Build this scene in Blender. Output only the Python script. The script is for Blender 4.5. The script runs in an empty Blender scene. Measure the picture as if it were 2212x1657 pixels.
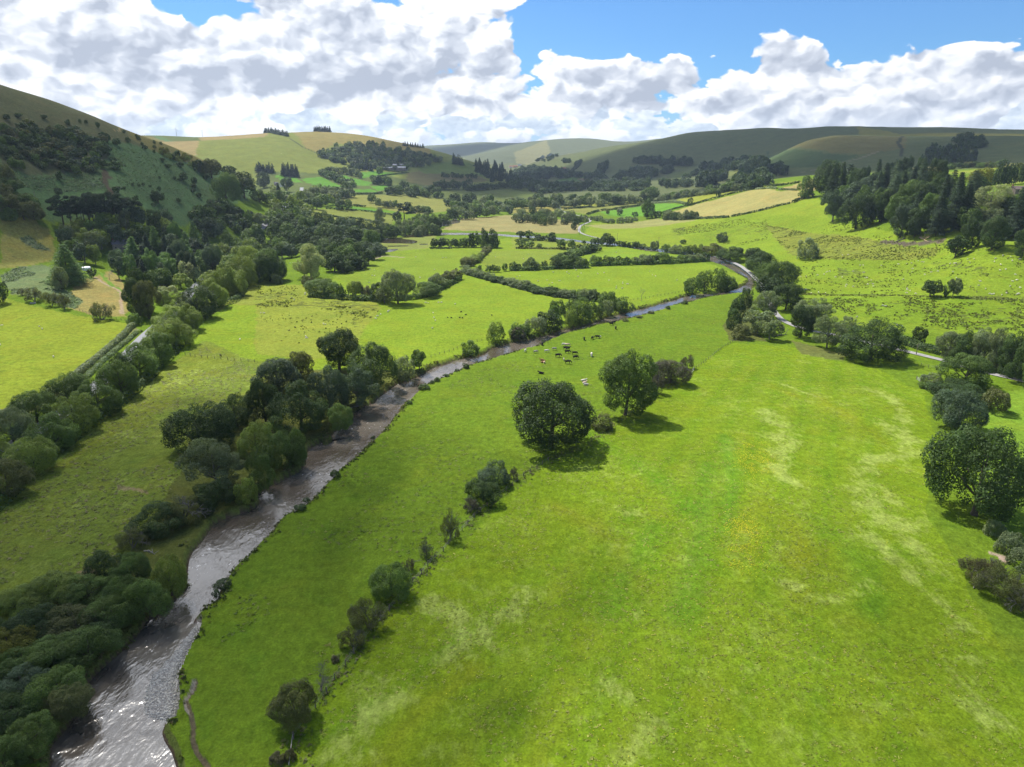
import bpy, bmesh, math, random
import numpy as np
from mathutils import Vector, Matrix
C = bpy.context.scene.collection
rad = math.radians
PI = math.pi
# ------------------------------------------------------------------ camera
FPX, CX, CY, CAMH, PITCH = 1475.0, 1106.0, 828.5, 75.0, rad(17.8)
cam_data = bpy.data.cameras.new('camera'); cam = bpy.data.objects.new('camera', cam_data); C.objects.link(cam)
cam.location = (0, 0, CAMH); cam.rotation_euler = (PI/2 - PITCH, 0, 0)
cam_data.sensor_width = 36; cam_data.lens = 36*FPX/2212; cam_data.clip_start = 1; cam_data.clip_end = 60000
bpy.context.scene.camera = cam
SUN = Vector((-0.356, 0.447, 0.819)).normalized()

def ray_of(px, py):
    u = (px-CX)/FPX; v = (CY-py)/FPX
    dx = u; dy = math.cos(PITCH) + v*math.sin(PITCH); dz = -math.sin(PITCH) + v*math.cos(PITCH)
    h = math.hypot(dx, dy)
    return math.atan2(dx, dy), dz/h

# tiles of the survey grid: name row letter + column
TX = [0.0, 552.8, 1105.5, 1658.3]; TY = {'A': 161.9, 'B': 539.8, 'C': 917.7, 'D': 1241.5}
def t(tile, zx, zy): return (TX[int(tile[1])] + .25025*zx, TY[tile[0]] + .25025*zy)
def tl(tile, *pts): return [t(tile, a, b) for a, b in pts]

# ------------------------------------------------------------------ terrain
ctrl = []   # az, ln r, z/r
def cz(px, py, z):
    az, te = ray_of(px, py); r = (z-CAMH)/te; ctrl.append((az, math.log(r), z/r))
def cr(px, py, r, back=None):
    az, te = ray_of(px, py); z = CAMH + r*te; ctrl.append((az, math.log(r), z/r))
    if back:
        for k, dz in back: ctrl.append((az, math.log(r*k), max(10, z+dz)/(r*k)))
for y in (1657, 1300, 1000):
    for x in (-200, 300, 700, 1106, 1500, 1900, 2400): cz(x, y, 0)
for y, xs in ((860, (350, 700, 1106, 1500, 1950)), (760, (380, 700, 1000, 1300, 1600, 1850)), (690, (450, 700, 950, 1200, 1450, 1680)),
              (640, (620, 850, 1100, 1350, 1600)), (590, (740, 950, 1200, 1400, 1580)), (550, (840, 1000, 1200, 1420)), (515, (900, 1060, 1240, 1380)), (488, (950, 1100, 1260))):
    for x in xs: cz(x, y, 0)
for a in ((0, 900, 0), (-200, 820, 3), (0, 760, 2), (120, 700, 3), (0, 640, 7), (100, 600, 11), (0, 560, 18), (200, 600, 8), (300, 640, 3), (190, 580, 10), (0, 500, 32), (-200, 600, 14),
          (130, 470, 37), (260, 530, 18), (400, 520, 12), (250, 450, 43), (560, 500, 10), (450, 450, 33), (600, 440, 28), (700, 560, 2), (800, 540, 1), (650, 600, 1),
          (850, 440, 12), (700, 450, 15), (1000, 430, 9), (950, 460, 3), (740, 500, 6), (1150, 450, 3),
          (1700, 640, 0), (1850, 730, .5), (2050, 790, 1), (2211, 800, 2), (2400, 800, 3), (1900, 650, 5), (2100, 650, 8), (2211, 640, 10), (2450, 640, 14), (1700, 560, 6), (1850, 560, 12), (2000, 560, 15),
          (2211, 560, 18), (2450, 560, 22), (1600, 530, 2), (1640, 520, 7), (1750, 490, 18), (1900, 490, 27), (2050, 500, 31), (2211, 520, 30), (1550, 475, 14), (1750, 440, 35), (1650, 470, 20), (1450, 470, 6),
          (1400, 440, 8), (1600, 430, 32), (1740, 420, 42), (1300, 425, 15)): cz(*a)
for a in ((0, 400, 620), (-250, 380, 600), (0, 300, 720), (150, 330, 740), (300, 400, 700), (400, 430, 760), (520, 395, 1050), (560, 420, 1050),
          (560, 410, 1300), (650, 400, 1400), (800, 405, 1450), (950, 410, 1500), (700, 420, 1250), (550, 350, 1750), (700, 340, 1850), (850, 350, 1850), (1000, 370, 1850), (1080, 385, 1850), (1115, 395, 1950),
          (1700, 400, 950), (1560, 408, 1150), (1500, 420, 1250), (1850, 400, 900), (2000, 380, 1000), (2211, 370, 1000), (2211, 430, 640), (2050, 420, 750), (1750, 370, 1450), (1600, 380, 1600), (1400, 400, 1750),
          (1250, 410, 1800), (1150, 400, 2300), (1850, 340, 1550), (2000, 340, 1500), (2150, 340, 1450), (2350, 340, 1400), (1300, 370, 2300), (1450, 350, 2250), (1600, 340, 2200), (1110, 352, 3800), (1120, 365, 3300), (1000, 338, 6200), (1100, 335, 5200)): cr(*a)
hb = ((1.18, -22), (1.5, -60))
for a in ((-400, 60, 850), (0, 183, 850), (100, 215, 860), (215, 255, 880), (330, 298, 950), (400, 325, 1000), (460, 355, 1040)): cr(*a, back=hb)
gb = ((1.15, -30), (1.45, -80))
for a in ((250, 296, 2300), (340, 293, 2300), (440, 296, 2300), (570, 287, 2300), (640, 284, 2300), (700, 284, 2300), (780, 292, 2250), (850, 305, 2200), (930, 322, 2150), (1000, 343, 2100), (1060, 362, 2050)): cr(*a, back=gb)
for a in ((1704, 325, 1750), (1746, 302, 1800), (1834, 293, 1850), (1959, 295, 1850), (2090, 294, 1850), (2211, 293, 1850), (2400, 292, 1850)): cr(*a, back=((1.13, -12),))
for a in ((1165, 345, 3200), (1250, 330, 3000), (1330, 315, 3000), (1400, 305, 2900), (1480, 288, 2800), (1560, 280, 2700), (1650, 277, 2600), (1800, 273, 2500), (1900, 272, 2500), (2050, 275, 2400), (2211, 280, 2400), (2400, 285, 2400)): cr(*a, back=((1.15, -25), (1.5, -70)))
for a in ((860, 320, 8800), (930, 318, 8800), (1020, 318, 8600), (1075, 310, 8200), (1130, 312, 7400), (1190, 303, 6600), (1290, 300, 6200), (1360, 307, 5900), (1420, 301, 5800), (1470, 298, 5600)): cr(*a, back=((1.12, -60), (1.3, -140)))
for x in (-300, 300, 1800, 2300):
    az, te = ray_of(x, 355); ctrl.append((az, math.log(9000), .012))
ctrl = np.array(ctrl)
def tps_k(d2): return np.where(d2 > 1e-12, .5*d2*np.log(np.maximum(d2, 1e-12)), 0)
def tps_fit(P, v, lam=2e-4):
    n = len(P); d2 = ((P[:, None]-P[None])**2).sum(-1); A = np.zeros((n+3, n+3))
    A[:n, :n] = tps_k(d2) + lam*np.eye(n); A[:n, n] = 1; A[:n, n+1:] = P; A[n, :n] = 1; A[n+1:, :n] = P.T
    return np.linalg.solve(A, np.concatenate([v, np.zeros(3)]))
SC = np.array([1.6, 1.0]); CP = ctrl[:, :2]*SC; W_ = tps_fit(CP, ctrl[:, 2])
azg = np.concatenate([np.linspace(-PI, -.80, 40)[:-1], np.linspace(-.80, .80, 860), np.linspace(.80, PI, 40)[1:]])
rg = np.concatenate([np.geomspace(2, 55, 24)[:-1], np.geomspace(55, 10500, 790), np.geomspace(10500, 16000, 8)[1:]])
NA, NR = len(azg), len(rg); LR = np.log(rg)
def vnoise(x, y, seed=0):
    rs = np.random.RandomState(seed); tab = rs.rand(256, 256)
    xi = np.floor(x).astype(int); yi = np.floor(y).astype(int); fx = x-xi; fy = y-yi
    fx = fx*fx*(3-2*fx); fy = fy*fy*(3-2*fy); g = lambda a, b: tab[a & 255, b & 255]
    return (g(xi, yi)*(1-fx)+g(xi+1, yi)*fx)*(1-fy) + (g(xi, yi+1)*(1-fx)+g(xi+1, yi+1)*fx)*fy
def fbm(x, y, s, oct=4, seed=0):
    o = 0; a = .5; n = 0
    for k in range(oct): o = o + a*vnoise(x*s+17.3*k, y*s-9.1*k, seed+k); n += a; s *= 2.03; a *= .5
    return o/n
def q_coarse():
    azc = np.linspace(-.85, .85, 170); lc = np.linspace(math.log(40), math.log(10500), 190)
    G = np.stack(np.meshgrid(azc, lc, indexing='ij'), -1).reshape(-1, 2)*SC; out = np.empty(len(G))
    for i in range(0, len(G), 8000):
        g = G[i:i+8000]; d2 = ((g[:, None]-CP[None])**2).sum(-1); out[i:i+8000] = tps_k(d2) @ W_[:-3] + W_[-3] + g @ W_[-2:]
    return azc, lc, out.reshape(len(azc), len(lc))
azc, lc, QC = q_coarse()
def interp2(xa, ya, G, x, y):
    i = np.clip(np.searchsorted(xa, x)-1, 0, len(xa)-2); j = np.clip(np.searchsorted(ya, y)-1, 0, len(ya)-2)
    fx = np.clip((x-xa[i])/(xa[i+1]-xa[i]), 0, 1); fy = np.clip((y-ya[j])/(ya[j+1]-ya[j]), 0, 1)
    return (G[i, j]*(1-fx)+G[i+1, j]*fx)*(1-fy) + (G[i, j+1]*(1-fx)+G[i+1, j+1]*fx)*fy
AZ, RR = np.meshgrid(azg, rg, indexing='ij')
Q = interp2(azc, lc, QC, np.clip(AZ, -.84, .84), np.log(RR))
Q *= np.clip((2.4-np.abs(AZ))/1.2, 0, 1)*np.clip((RR-40)/60, 0, 1)
X = RR*np.sin(AZ); Y = RR*np.cos(AZ); Z = Q*RR
hm = np.clip((Z-14)/40, 0, 1)
Z = Z + hm*((fbm(X, Y, 1/220., 4, 3)-.5)*9 + (fbm(X+.6*Z, Y, 1/70., 3, 9)-.5)*3.2) + (1-hm)*(fbm(X, Y, 1/60., 3, 5)-.5)*.5
Z0 = Z.copy()
def zat(x, y, G=None):
    x = np.asarray(x, float); y = np.asarray(y, float)
    return interp2(azg, LR, Z0 if G is None else G, np.arctan2(x, y), np.log(np.maximum(np.hypot(x, y), 2.01)))
def at(px, py, G=None):
    az, te = ray_of(px, py); G = Z0 if G is None else G
    i = min(max(np.searchsorted(azg, az)-1, 0), NA-2); f = (az-azg[i])/(azg[i+1]-azg[i])
    col = G[i]*(1-f)+G[i+1]*f; d = col-(CAMH+rg*te); k = np.nonzero(d >= 0)[0]
    if len(k) == 0 or k[0] == 0:
        r = 2300.0
    else:
        k = k[0]; r = rg[k-1]+(rg[k]-rg[k-1])*(-d[k-1])/(d[k]-d[k-1])
    return Vector((r*math.sin(az), r*math.cos(az), float(np.interp(r, rg, col))))
def wl(pts): return [at(*p) for p in pts]
def smooth_line(P, step):
    P = np.array([tuple(p)[:2] for p in P], float); out = []
    Q4 = np.vstack([2*P[0]-P[1], P, 2*P[-1]-P[-2]])
    for i in range(1, len(Q4)-2):
        p0, p1, p2, p3 = Q4[i-1:i+3]; n = max(2, int(np.linalg.norm(p2-p1)/step))
        s = np.linspace(0, 1, n, endpoint=False)[:, None]
        out.append(.5*((2*p1)+(-p0+p2)*s+(2*p0-5*p1+4*p2-p3)*s*s+(-p0+3*p1-3*p2+p3)*s**3))
    out.append(P[-1:]); return np.vstack(out)
def resample(P, n):
    P = np.asarray(P); d = np.r_[0, np.cumsum(np.linalg.norm(np.diff(P, axis=0), axis=1))]; s = np.linspace(0, d[-1], n)
    return np.stack([np.interp(s, d, P[:, k]) for k in range(P.shape[1])], 1)
def inside(px, py, poly):
    poly = np.asarray(poly); c = np.zeros(px.shape, bool); x0, y0 = poly[-1]
    for x1, y1 in poly:
        m = (y1 > py) != (y0 > py)
        c ^= m & (px < (x0-x1)*(py-y1)/((y0-y1) if y0 != y1 else 1e-9)+x1); x0, y0 = x1, y1
    return c
def seg_dist(px, py, line, closed=False):
    L = np.asarray(line); L = np.vstack([L, L[:1]]) if closed else L; best = np.full(px.shape, 1e9)
    for (ax, ay), (bx, by) in zip(L[:-1], L[1:]):
        dx, dy = bx-ax, by-ay; tt = np.clip(((px-ax)*dx+(py-ay)*dy)/(dx*dx+dy*dy+1e-9), 0, 1)
        best = np.minimum(best, (px-ax-tt*dx)**2+(py-ay-tt*dy)**2)
    return np.sqrt(best)
XF, YF, ZF = X.ravel(), Y.ravel(), Z.ravel()
def near_idx(line, m):
    L = np.asarray(line); lo = L.min(0)-m; hi = L.max(0)+m
    return np.nonzero((XF > lo[0]) & (XF < hi[0]) & (YF > lo[1]) & (YF < hi[1]))[0]

# ---------------------------------------------------------------- river
rb = ([(440, 1760), (405, 1690)] + tl('D0', (1600, 1640), (1540, 1500), (1490, 1400), (1480, 1280), (1500, 1220), (1530, 1100), (1540, 960), (1535, 860), (1560, 790), (1640, 610), (1720, 480), (1745, 340), (1830, 260), (1900, 200), (1950, 90))
      + tl('C0', (2050, 1210), (2130, 1130)) + tl('C1', (0, 1040), (120, 920), (220, 820), (330, 750), (440, 680), (530, 600), (620, 490), (720, 400), (820, 320), (920, 230), (1010, 140), (1100, 60))
      + tl('B1', (1110, 1560), (1200, 1440), (1260, 1340), (1340, 1280), (1420, 1200), (1510, 1140), (1600, 1100), (1740, 1040), (1840, 990), (1980, 950))
      + tl('B2', (0, 880), (110, 845), (200, 830), (300, 790), (400, 740), (560, 690), (750, 640), (900, 610), (1040, 575), (1250, 525), (1400, 470), (1560, 440), (1650, 410), (1800, 385), (1930, 370), (2045, 352), (2085, 320), (2100, 260), (2100, 205), (2030, 165), (1930, 112), (1800, 72), (1700, 48))
      + tl('A2', (1560, 1530), (1400, 1510), (1140, 1490), (900, 1452), (690, 1438), (390, 1402), (0, 1380)) + tl('A1', (2090, 1370), (1900, 1362), (1700, 1362), (1590, 1362)))
lb = ([(40, 1760), (60, 1690)] + tl('D0', (340, 1600), (370, 1420), (540, 1240), (640, 1050), (690, 900), (800, 770), (950, 640), (1120, 480), (1200, 350), (1310, 290), (1480, 160), (1560, 60))
      + tl('C0', (1550, 1380), (1560, 1200), (1610, 1080), (1700, 960), (1820, 820), (1930, 750), (2180, 660)) + tl('C1', (30, 530), (300, 380), (390, 280), (430, 180), (620, 90))
      + tl('B1', (600, 1640), (690, 1490), (790, 1390), (980, 1290), (1070, 1210), (1210, 1130), (1380, 1060), (1500, 995), (1560, 975), (1760, 915), (1930, 880), (2020, 830))
      + tl('B2', (0, 775), (170, 740), (330, 700), (480, 660), (640, 625), (770, 580), (880, 550), (1040, 505), (1100, 493), (1350, 430), (1520, 383), (1650, 368), (1780, 360), (1910, 330), (1960, 315), (2025, 280), (2030, 240), (1940, 195), (1830, 135), (1690, 88))
      + tl('A2', (1560, 1560), (1400, 1540), (1140, 1512), (900, 1472), (690, 1456), (390, 1420), (0, 1396)) + tl('A1', (2090, 1386), (1900, 1378), (1700, 1378), (1570, 1376)))
def flat_at(p):
    az, te = ray_of(*p); r = min(CAMH/-te, 3000); return Vector((r*math.sin(az), r*math.cos(az), 0))
RBW = smooth_line([flat_at(p) for p in rb], 1.5); LBW = smooth_line([flat_at(p) for p in lb], 1.5)
for B_, sd0 in ((RBW, 61), (LBW, 62)):
    tg = np.gradient(B_, axis=0); tg /= np.linalg.norm(tg, axis=1)[:, None]+1e-9; dj = (fbm(B_[:, 0], B_[:, 1], .16, 4, sd0)-.5)*2.4; B_ += np.stack([-tg[:, 1], tg[:, 0]], 1)*dj[:, None]
RIV = np.vstack([RBW, LBW[::-1]])
idx = near_idx(RIV, 4); ins = inside(XF[idx], YF[idx], RIV); ii = idx[ins]
sd = np.zeros(len(XF)); sd[ii] = seg_dist(XF[ii], YF[ii], np.vstack([RBW]), False); sd2 = seg_dist(XF[ii], YF[ii], LBW); sd[ii] = np.minimum(sd[ii], sd2)
far_near = idx[(np.hypot(XF[idx], YF[idx]) > 380)]
Zc = ZF.copy(); idf = near_idx(RIV, 30); idf = idf[np.hypot(XF[idf], YF[idf]) > 420]; dl = np.minimum(seg_dist(XF[idf], YF[idf], RBW[::3]), seg_dist(XF[idf], YF[idf], LBW[::3])); kf = np.clip(dl/28, 0, 1)*.9+.1; Zc[idf] = Zc[idf]*kf+.02*(1-kf)
Zc[ii] = Zc[ii]*np.clip(1-sd[ii], 0, 1) - np.minimum(1, sd[ii]/2.0)*2.6
RIVER_MASK = np.zeros(len(XF)); RIVER_MASK[ii] = 1
# second reach upstream, glimpsed between the trees
rb2 = tl('A1', (1590, 1362), (1560, 1335), (1600, 1310), (1700, 1285), (1765, 1265), (1730, 1240)); lb2 = tl('A1', (1550, 1350), (1520, 1320), (1545, 1292), (1600, 1268), (1690, 1245), (1720, 1238))
R2 = smooth_line([flat_at(p) for p in rb2], 6); L2 = smooth_line([flat_at(p) for p in lb2], 6); RIV2 = np.vstack([R2, L2[::-1]])
idx = near_idx(RIV2, 4); idx = idx[inside(XF[idx], YF[idx], RIV2)]; Zc[idx] = -2.4
# gravel bar
bar_px = tl('D0', (1745, 340), (1720, 480), (1640, 610), (1560, 790), (1540, 860), (1550, 1000), (1535, 1140), (1500, 1225), (1440, 1228), (1300, 1212), (1215, 1160), (1200, 1050), (1210, 970), (1240, 880), (1290, 790), (1400, 690), (1490, 590), (1600, 450), (1690, 350))
BAR = smooth_line([flat_at(p) for p in bar_px] + [flat_at(bar_px[0])], 1.0)
idx = near_idx(BAR, 1); idx = idx[inside(XF[idx], YF[idx], BAR)]; bd = seg_dist(XF[idx], YF[idx], BAR)
Zc[idx] = -1.5 + np.minimum(bd/1.2, 1)*.42 + .06*np.sin(XF[idx]*1.7)*np.cos(YF[idx]*2.1); BAR_IDX = idx
WATER_Z = -1.28
# ------------------------------------------------------------------ helpers for objects
def mesh_np(name, V, F, mat=None, smooth=False, attrs=None):
    me = bpy.data.meshes.new(name); V = np.asarray(V, np.float32)
    if isinstance(F, np.ndarray):
        n, k = F.shape
        me.vertices.add(len(V)); me.vertices.foreach_set('co', V.ravel())
        me.loops.add(n*k); me.loops.foreach_set('vertex_index', F.astype(np.int32).ravel())
        me.polygons.add(n); me.polygons.foreach_set('loop_start', np.arange(0, n*k, k, dtype=np.int32)); me.polygons.foreach_set('loop_total', np.full(n, k, np.int32))
    else:
        me.from_pydata([tuple(map(float, v)) for v in V], [], F)
    if smooth: me.polygons.foreach_set('use_smooth', np.ones(len(me.polygons), bool))
    for nm, ar in (attrs or {}).items():
        ar = np.asarray(ar, np.float32)
        if ar.ndim == 1: a = me.attributes.new(nm, 'FLOAT', 'POINT'); a.data.foreach_set('value', ar)
        else: a = me.attributes.new(nm, 'FLOAT_COLOR', 'POINT'); a.data.foreach_set('color', ar.ravel())
    me.update(); me.validate()
    if mat: me.materials.append(mat)
    return me
def put(name, me, loc=(0, 0, 0), rz=0, sc=(1, 1, 1), parent=None, mat=None):
    o = bpy.data.objects.new(name, me); C.objects.link(o); o.location = loc; o.rotation_euler = (0, 0, rz); o.scale = sc
    if parent is not None: o.parent = parent
    if mat is not None and me is not None:
        o.material_slots[0].link = 'OBJECT'; o.material_slots[0].material = mat
    return o
def tag(o, label=None, cat=None, group=None, kind=None):
    if label: o['label'] = label
    if cat: o['category'] = cat
    if group: o['group'] = group
    if kind: o['kind'] = kind
    return o
class NT:
    def __init__(s, tree): s.t = tree; tree.nodes.clear()
    def n(s, ty, **kw):
        nd = s.t.nodes.new(ty)
        for k, v in kw.items():
            if k.startswith('i_'): s.set(nd, k[2:], v)
            else: setattr(nd, k, v)
        return nd
    def set(s, nd, key, v):
        key = int(key) if isinstance(key, str) and key.isdigit() else key
        sock = nd.inputs[key]
        if hasattr(v, 'is_output') or isinstance(v, bpy.types.NodeSocket): s.t.links.new(v, sock)
        else: sock.default_value = v
    def m(s, op, a, b=0.0, c=0.0, clamp=False):
        nd = s.t.nodes.new('ShaderNodeMath'); nd.operation = op; nd.use_clamp = clamp
        s.set(nd, 0, a); s.set(nd, 1, b); s.set(nd, 2, c); return nd.outputs[0]
    def noise(s, vec, scale, detail=4.0, rough=.5, dist=0.0, dim='3D', col=False):
        nd = s.t.nodes.new('ShaderNodeTexNoise'); nd.noise_dimensions = dim
        if vec is not None: s.t.links.new(vec, nd.inputs['Vector'])
        nd.inputs['Scale'].default_value = scale; nd.inputs['Detail'].default_value = detail; nd.inputs['Roughness'].default_value = rough; nd.inputs['Distortion'].default_value = dist
        return nd.outputs['Color' if col else 0]
    def ss(s, x, lo, hi, a=0.0, b=1.0):
        nd = s.t.nodes.new('ShaderNodeMapRange'); nd.interpolation_type = 'SMOOTHSTEP'
        s.set(nd, 0, x); s.set(nd, 1, lo); s.set(nd, 2, hi); s.set(nd, 3, a); s.set(nd, 4, b); return nd.outputs[0]
    def lin(s, x, lo, hi, a=0.0, b=1.0, clamp=True):
        nd = s.t.nodes.new('ShaderNodeMapRange'); nd.clamp = clamp
        s.set(nd, 0, x); s.set(nd, 1, lo); s.set(nd, 2, hi); s.set(nd, 3, a); s.set(nd, 4, b); return nd.outputs[0]
    def mix(s, f, a, b, mode='MIX'):
        nd = s.t.nodes.new('ShaderNodeMix'); nd.data_type = 'RGBA'; nd.blend_type = mode
        col = lambda v: (*v, 1) if isinstance(v, tuple) and len(v) == 3 else v
        s.set(nd, 0, f); s.set(nd, 6, col(a)); s.set(nd, 7, col(b)); return nd.outputs[2]
    def scale(s, col, f):
        nd = s.t.nodes.new('ShaderNodeVectorMath'); nd.operation = 'SCALE'; s.set(nd, 0, col); s.set(nd, 'Scale', f); return nd.outputs[0]
    def vmul(s, v, k):
        nd = s.t.nodes.new('ShaderNodeVectorMath'); nd.operation = 'MULTIPLY'; s.set(nd, 0, v); s.set(nd, 1, k); return nd.outputs[0]
    def vadd(s, v, k):
        nd = s.t.nodes.new('ShaderNodeVectorMath'); nd.operation = 'ADD'; s.set(nd, 0, v); s.set(nd, 1, k); return nd.outputs[0]
    def attr(s, name, out='Color'):
        nd = s.t.nodes.new('ShaderNodeAttribute'); nd.attribute_name = name; return nd.outputs[out]
    def pos(s): return s.t.nodes.new('ShaderNodeNewGeometry').outputs['Position']
    def bump(s, h, strength=.5, dist=1.0, normal=None):
        nd = s.t.nodes.new('ShaderNodeBump'); nd.inputs['Strength'].default_value = strength; nd.inputs['Distance'].default_value = dist; s.set(nd, 'Height', h)
        if normal is not None: s.set(nd, 'Normal', normal)
        return nd.outputs[0]
    def bsdf(s, col, rough=.9, spec=.2, normal=None, **kw):
        nd = s.t.nodes.new('ShaderNodeBsdfPrincipled'); s.set(nd, 'Base Color', (*col, 1) if isinstance(col, tuple) and len(col) == 3 else col)
        s.set(nd, 'Roughness', rough); s.set(nd, 'Specular IOR Level', spec)
        if normal is not None: s.set(nd, 'Normal', normal)
        for k, v in kw.items(): s.set(nd, k, v)
        return nd.outputs[0]
    def out(s, surf=None, vol=None):
        o = s.t.nodes.new('ShaderNodeOutputMaterial')
        if surf is not None: s.t.links.new(surf, o.inputs['Surface'])
        if vol is not None: s.t.links.new(vol, o.inputs['Volume'])
def mat(name):
    m = bpy.data.materials.new(name); m.use_nodes = True; return m, NT(m.node_tree)
def simple(name, col, rough=.85, var=.25, scale=3.0, spec=.2, bump=.0):
    m, n = mat(name); p = n.pos(); f = n.noise(p, scale, 4)
    c = n.scale(tuple(col), n.lin(f, .25, .75, 1-var, 1+var))
    n.out(n.bsdf(c, rough, spec, n.bump(f, bump, .2) if bump else None)); return m

# ------------------------------------------------------------------ field colours (by plot
LIME = (.154, .224, .017); MEAD = (.130, .200, .010); PAST = (.105, .168, .012); TAN = (.27, .235, .085); ROUGH = (.17, .17, .04); BRACK = (.078, .135, .046); HEATH = (.095, .10, .040)
HILLG = (.145, .17, .034); GOLD = (.20, .17, .05); EMER = (.085, .20, .022); MOOR = (.095, .115, .045); DULL = (.1, .125, .022)
COL = np.empty((len(XF), 4)); COL[:] = (*PAST, 1)
RF = np.hypot(XF, YF); AF = np.arctan2(XF, YF)
COL[(RF > 1150), :3] = (.085, .11, .03); COL[(RF > 1350) & (AF > .03), :3] = MOOR; COL[RF > 3000, :3] = (.10, .115, .05)
RUSH = np.zeros(len(XF)); PALE_SHEEN = np.zeros(len(XF)); HUM = np.zeros(len(XF))
JX = (fbm(XF, YF, .12, 3, 21)-.5)*5; JY = (fbm(XF, YF, .12, 3, 33)-.5)*5
def plot(pts, col=None, rush=None, pale_sheen=None, hum=None, far=None):
    P = np.array([tuple(v)[:2] for v in wl(pts)]); idx = near_idx(P, 6)
    k = np.clip(RF[idx]/500, .45, 3)
    idx = idx[inside(XF[idx]+JX[idx]*k, YF[idx]+JY[idx]*k, P)]
    if far: idx = idx[(RF[idx] > far[0]) & (RF[idx] < far[1])]
    if col is not None: COL[idx, :3] = col
    if rush is not None: RUSH[idx] = rush
    if pale_sheen is not None: PALE_SHEEN[idx] = pale_sheen
    if hum is not None: HUM[idx] = hum
def soft(pts, arr, w, val):
    P = np.array([tuple(v)[:2] for v in wl(pts)]); idx = near_idx(P, w*2.5)
    arr[idx] = np.maximum(arr[idx], val*np.exp(-(seg_dist(XF[idx], YF[idx], P)/w)**2))
# left hill
plot([(-600, 0), (0, 178), (215, 250), (330, 292), (400, 320), (465, 350), (545, 410), (560, 430), (480, 452), (300, 475), (130, 480), (0, 440), (-600, 430)], BRACK, hum=.5)
plot([(-600, 0), (0, 178), (215, 250), (335, 294), (310, 318), (200, 300), (120, 285), (60, 275), (0, 300), (-600, 300)], HEATH)
plot([(300, 288), (400, 322), (465, 352), (455, 366), (400, 352), (330, 325), (280, 300)], (.135, .125, .035))
plot(tl('A0', (0, 420), (880, 560), (930, 700), (800, 850), (560, 850), (100, 820), (0, 760)), (.075, .085, .035))
plot(tl('A0', (860, 800), (920, 820), (990, 1060), (940, 1060)), (.075, .06, .035))
plot(tl('A0', (0, 1240), (250, 1240), (430, 1330), (480, 1480), (440, 1600), (200, 1657), (0, 1657)), (.20, .19, .045), rush=.12)
plot(tl('A0', (160, 1400), (260, 1390), (420, 1500), (380, 1530), (200, 1450)), (.12, .15, .07))
plot(tl('B0', (0, 0), (430, 0), (430, 100), (0, 160)), (.19, .185, .045))
# golden hill
plot([(250, 290), (440, 292), (570, 283), (700, 280), (780, 288), (850, 301), (930, 318), (1000, 341), (1060, 360), (1110, 384), (1090, 402), (950, 398), (800, 374), (700, 376), (560, 370), (450, 352), (330, 300)], HILLG)
plot([(625, 282), (700, 280), (780, 288), (850, 301), (930, 318), (930, 335), (800, 316), (720, 310), (690, 330), (660, 320)], GOLD)
plot([(250, 290), (440, 292), (580, 283), (575, 296), (440, 304), (350, 306)], (.24, .19, .075))
plot(tl('A1', (1300, 850), (1500, 800), (1700, 820), (1900, 850), (2000, 910), (1700, 960), (1500, 960), (1300, 920)), (.13, .12, .045))
plot(tl('A1', (1380, 800), (1700, 740), (1850, 760), (1990, 880), (1700, 860), (1450, 850)), (.105, .15, .03))
for pts in (((400, 900), (560, 880), (760, 965), (600, 985), (430, 930)), ((660, 870), (760, 870), (1005, 930), (960, 960), (830, 950)), ((990, 960), (1080, 950), (1180, 965), (1060, 1005)),
            ((830, 990), (1000, 985), (1050, 1015), (860, 1012)), ((600, 1115), (800, 1130), (1210, 1185), (1000, 1182)), ((870, 840), (1000, 832), (1290, 852), (1100, 872), (930, 895)), ((150, 860), (350, 880), (400, 930), (200, 900))):
    plot(tl('A1', *pts), EMER)
plot(tl('A1', (620, 1085), (900, 1035), (1300, 1035), (1780, 1090), (1650, 1175), (1400, 1205), (1000, 1140), (850, 1132)), (.175, .185, .045), rush=.2)
plot(tl('A1', (420, 1215), (470, 1150), (850, 1165), (1210, 1215), (1180, 1280), (1040, 1330), (800, 1330)), (.15, .175, .035))
plot(tl('A1', (1770, 1240), (2209, 1210)) + tl('A2', (570, 1262), (590, 1300), (560, 1372), (0, 1358)) + tl('A1', (1880, 1348), (1600, 1335), (1740, 1270)), (.225, .205, .08))
plot(tl('A1', (2209, 1190)) + tl('A2', (0, 1140), (400, 1140), (560, 1120), (560, 1160), (0, 1200)), (.2, .19, .05))
# bright valley fields
plot([(600, 640), (730, 600), (830, 550), (820, 515), (940, 520), (1100, 515), (1300, 528), (1500, 560), (1590, 590), (1610, 600), (1600, 632), (1500, 642), (1380, 675), (1200, 705), (1000, 765), (880, 815), (850, 830), (690, 800), (560, 790), (440, 760), (400, 780), (430, 720), (520, 640), (600, 585)], LIME)
plot(tl('B1', (0, 300), (450, 300), (1000, 440), (1090, 500), (900, 740), (800, 900), (500, 950), (0, 900)), (.18, .215, .028), rush=.18)
plot(tl('B1', (0, 360), (200, 350), (500, 420), (800, 450), (1090, 480), (1060, 540), (950, 640), (900, 740), (830, 640), (860, 560), (600, 520), (200, 490), (0, 490)), rush=.62)
plot(tl('B0', (1700, 480), (2209, 250), (2209, 480), (1950, 470), (1850, 560)), (.17, .2, .03), rush=.25)
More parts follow.
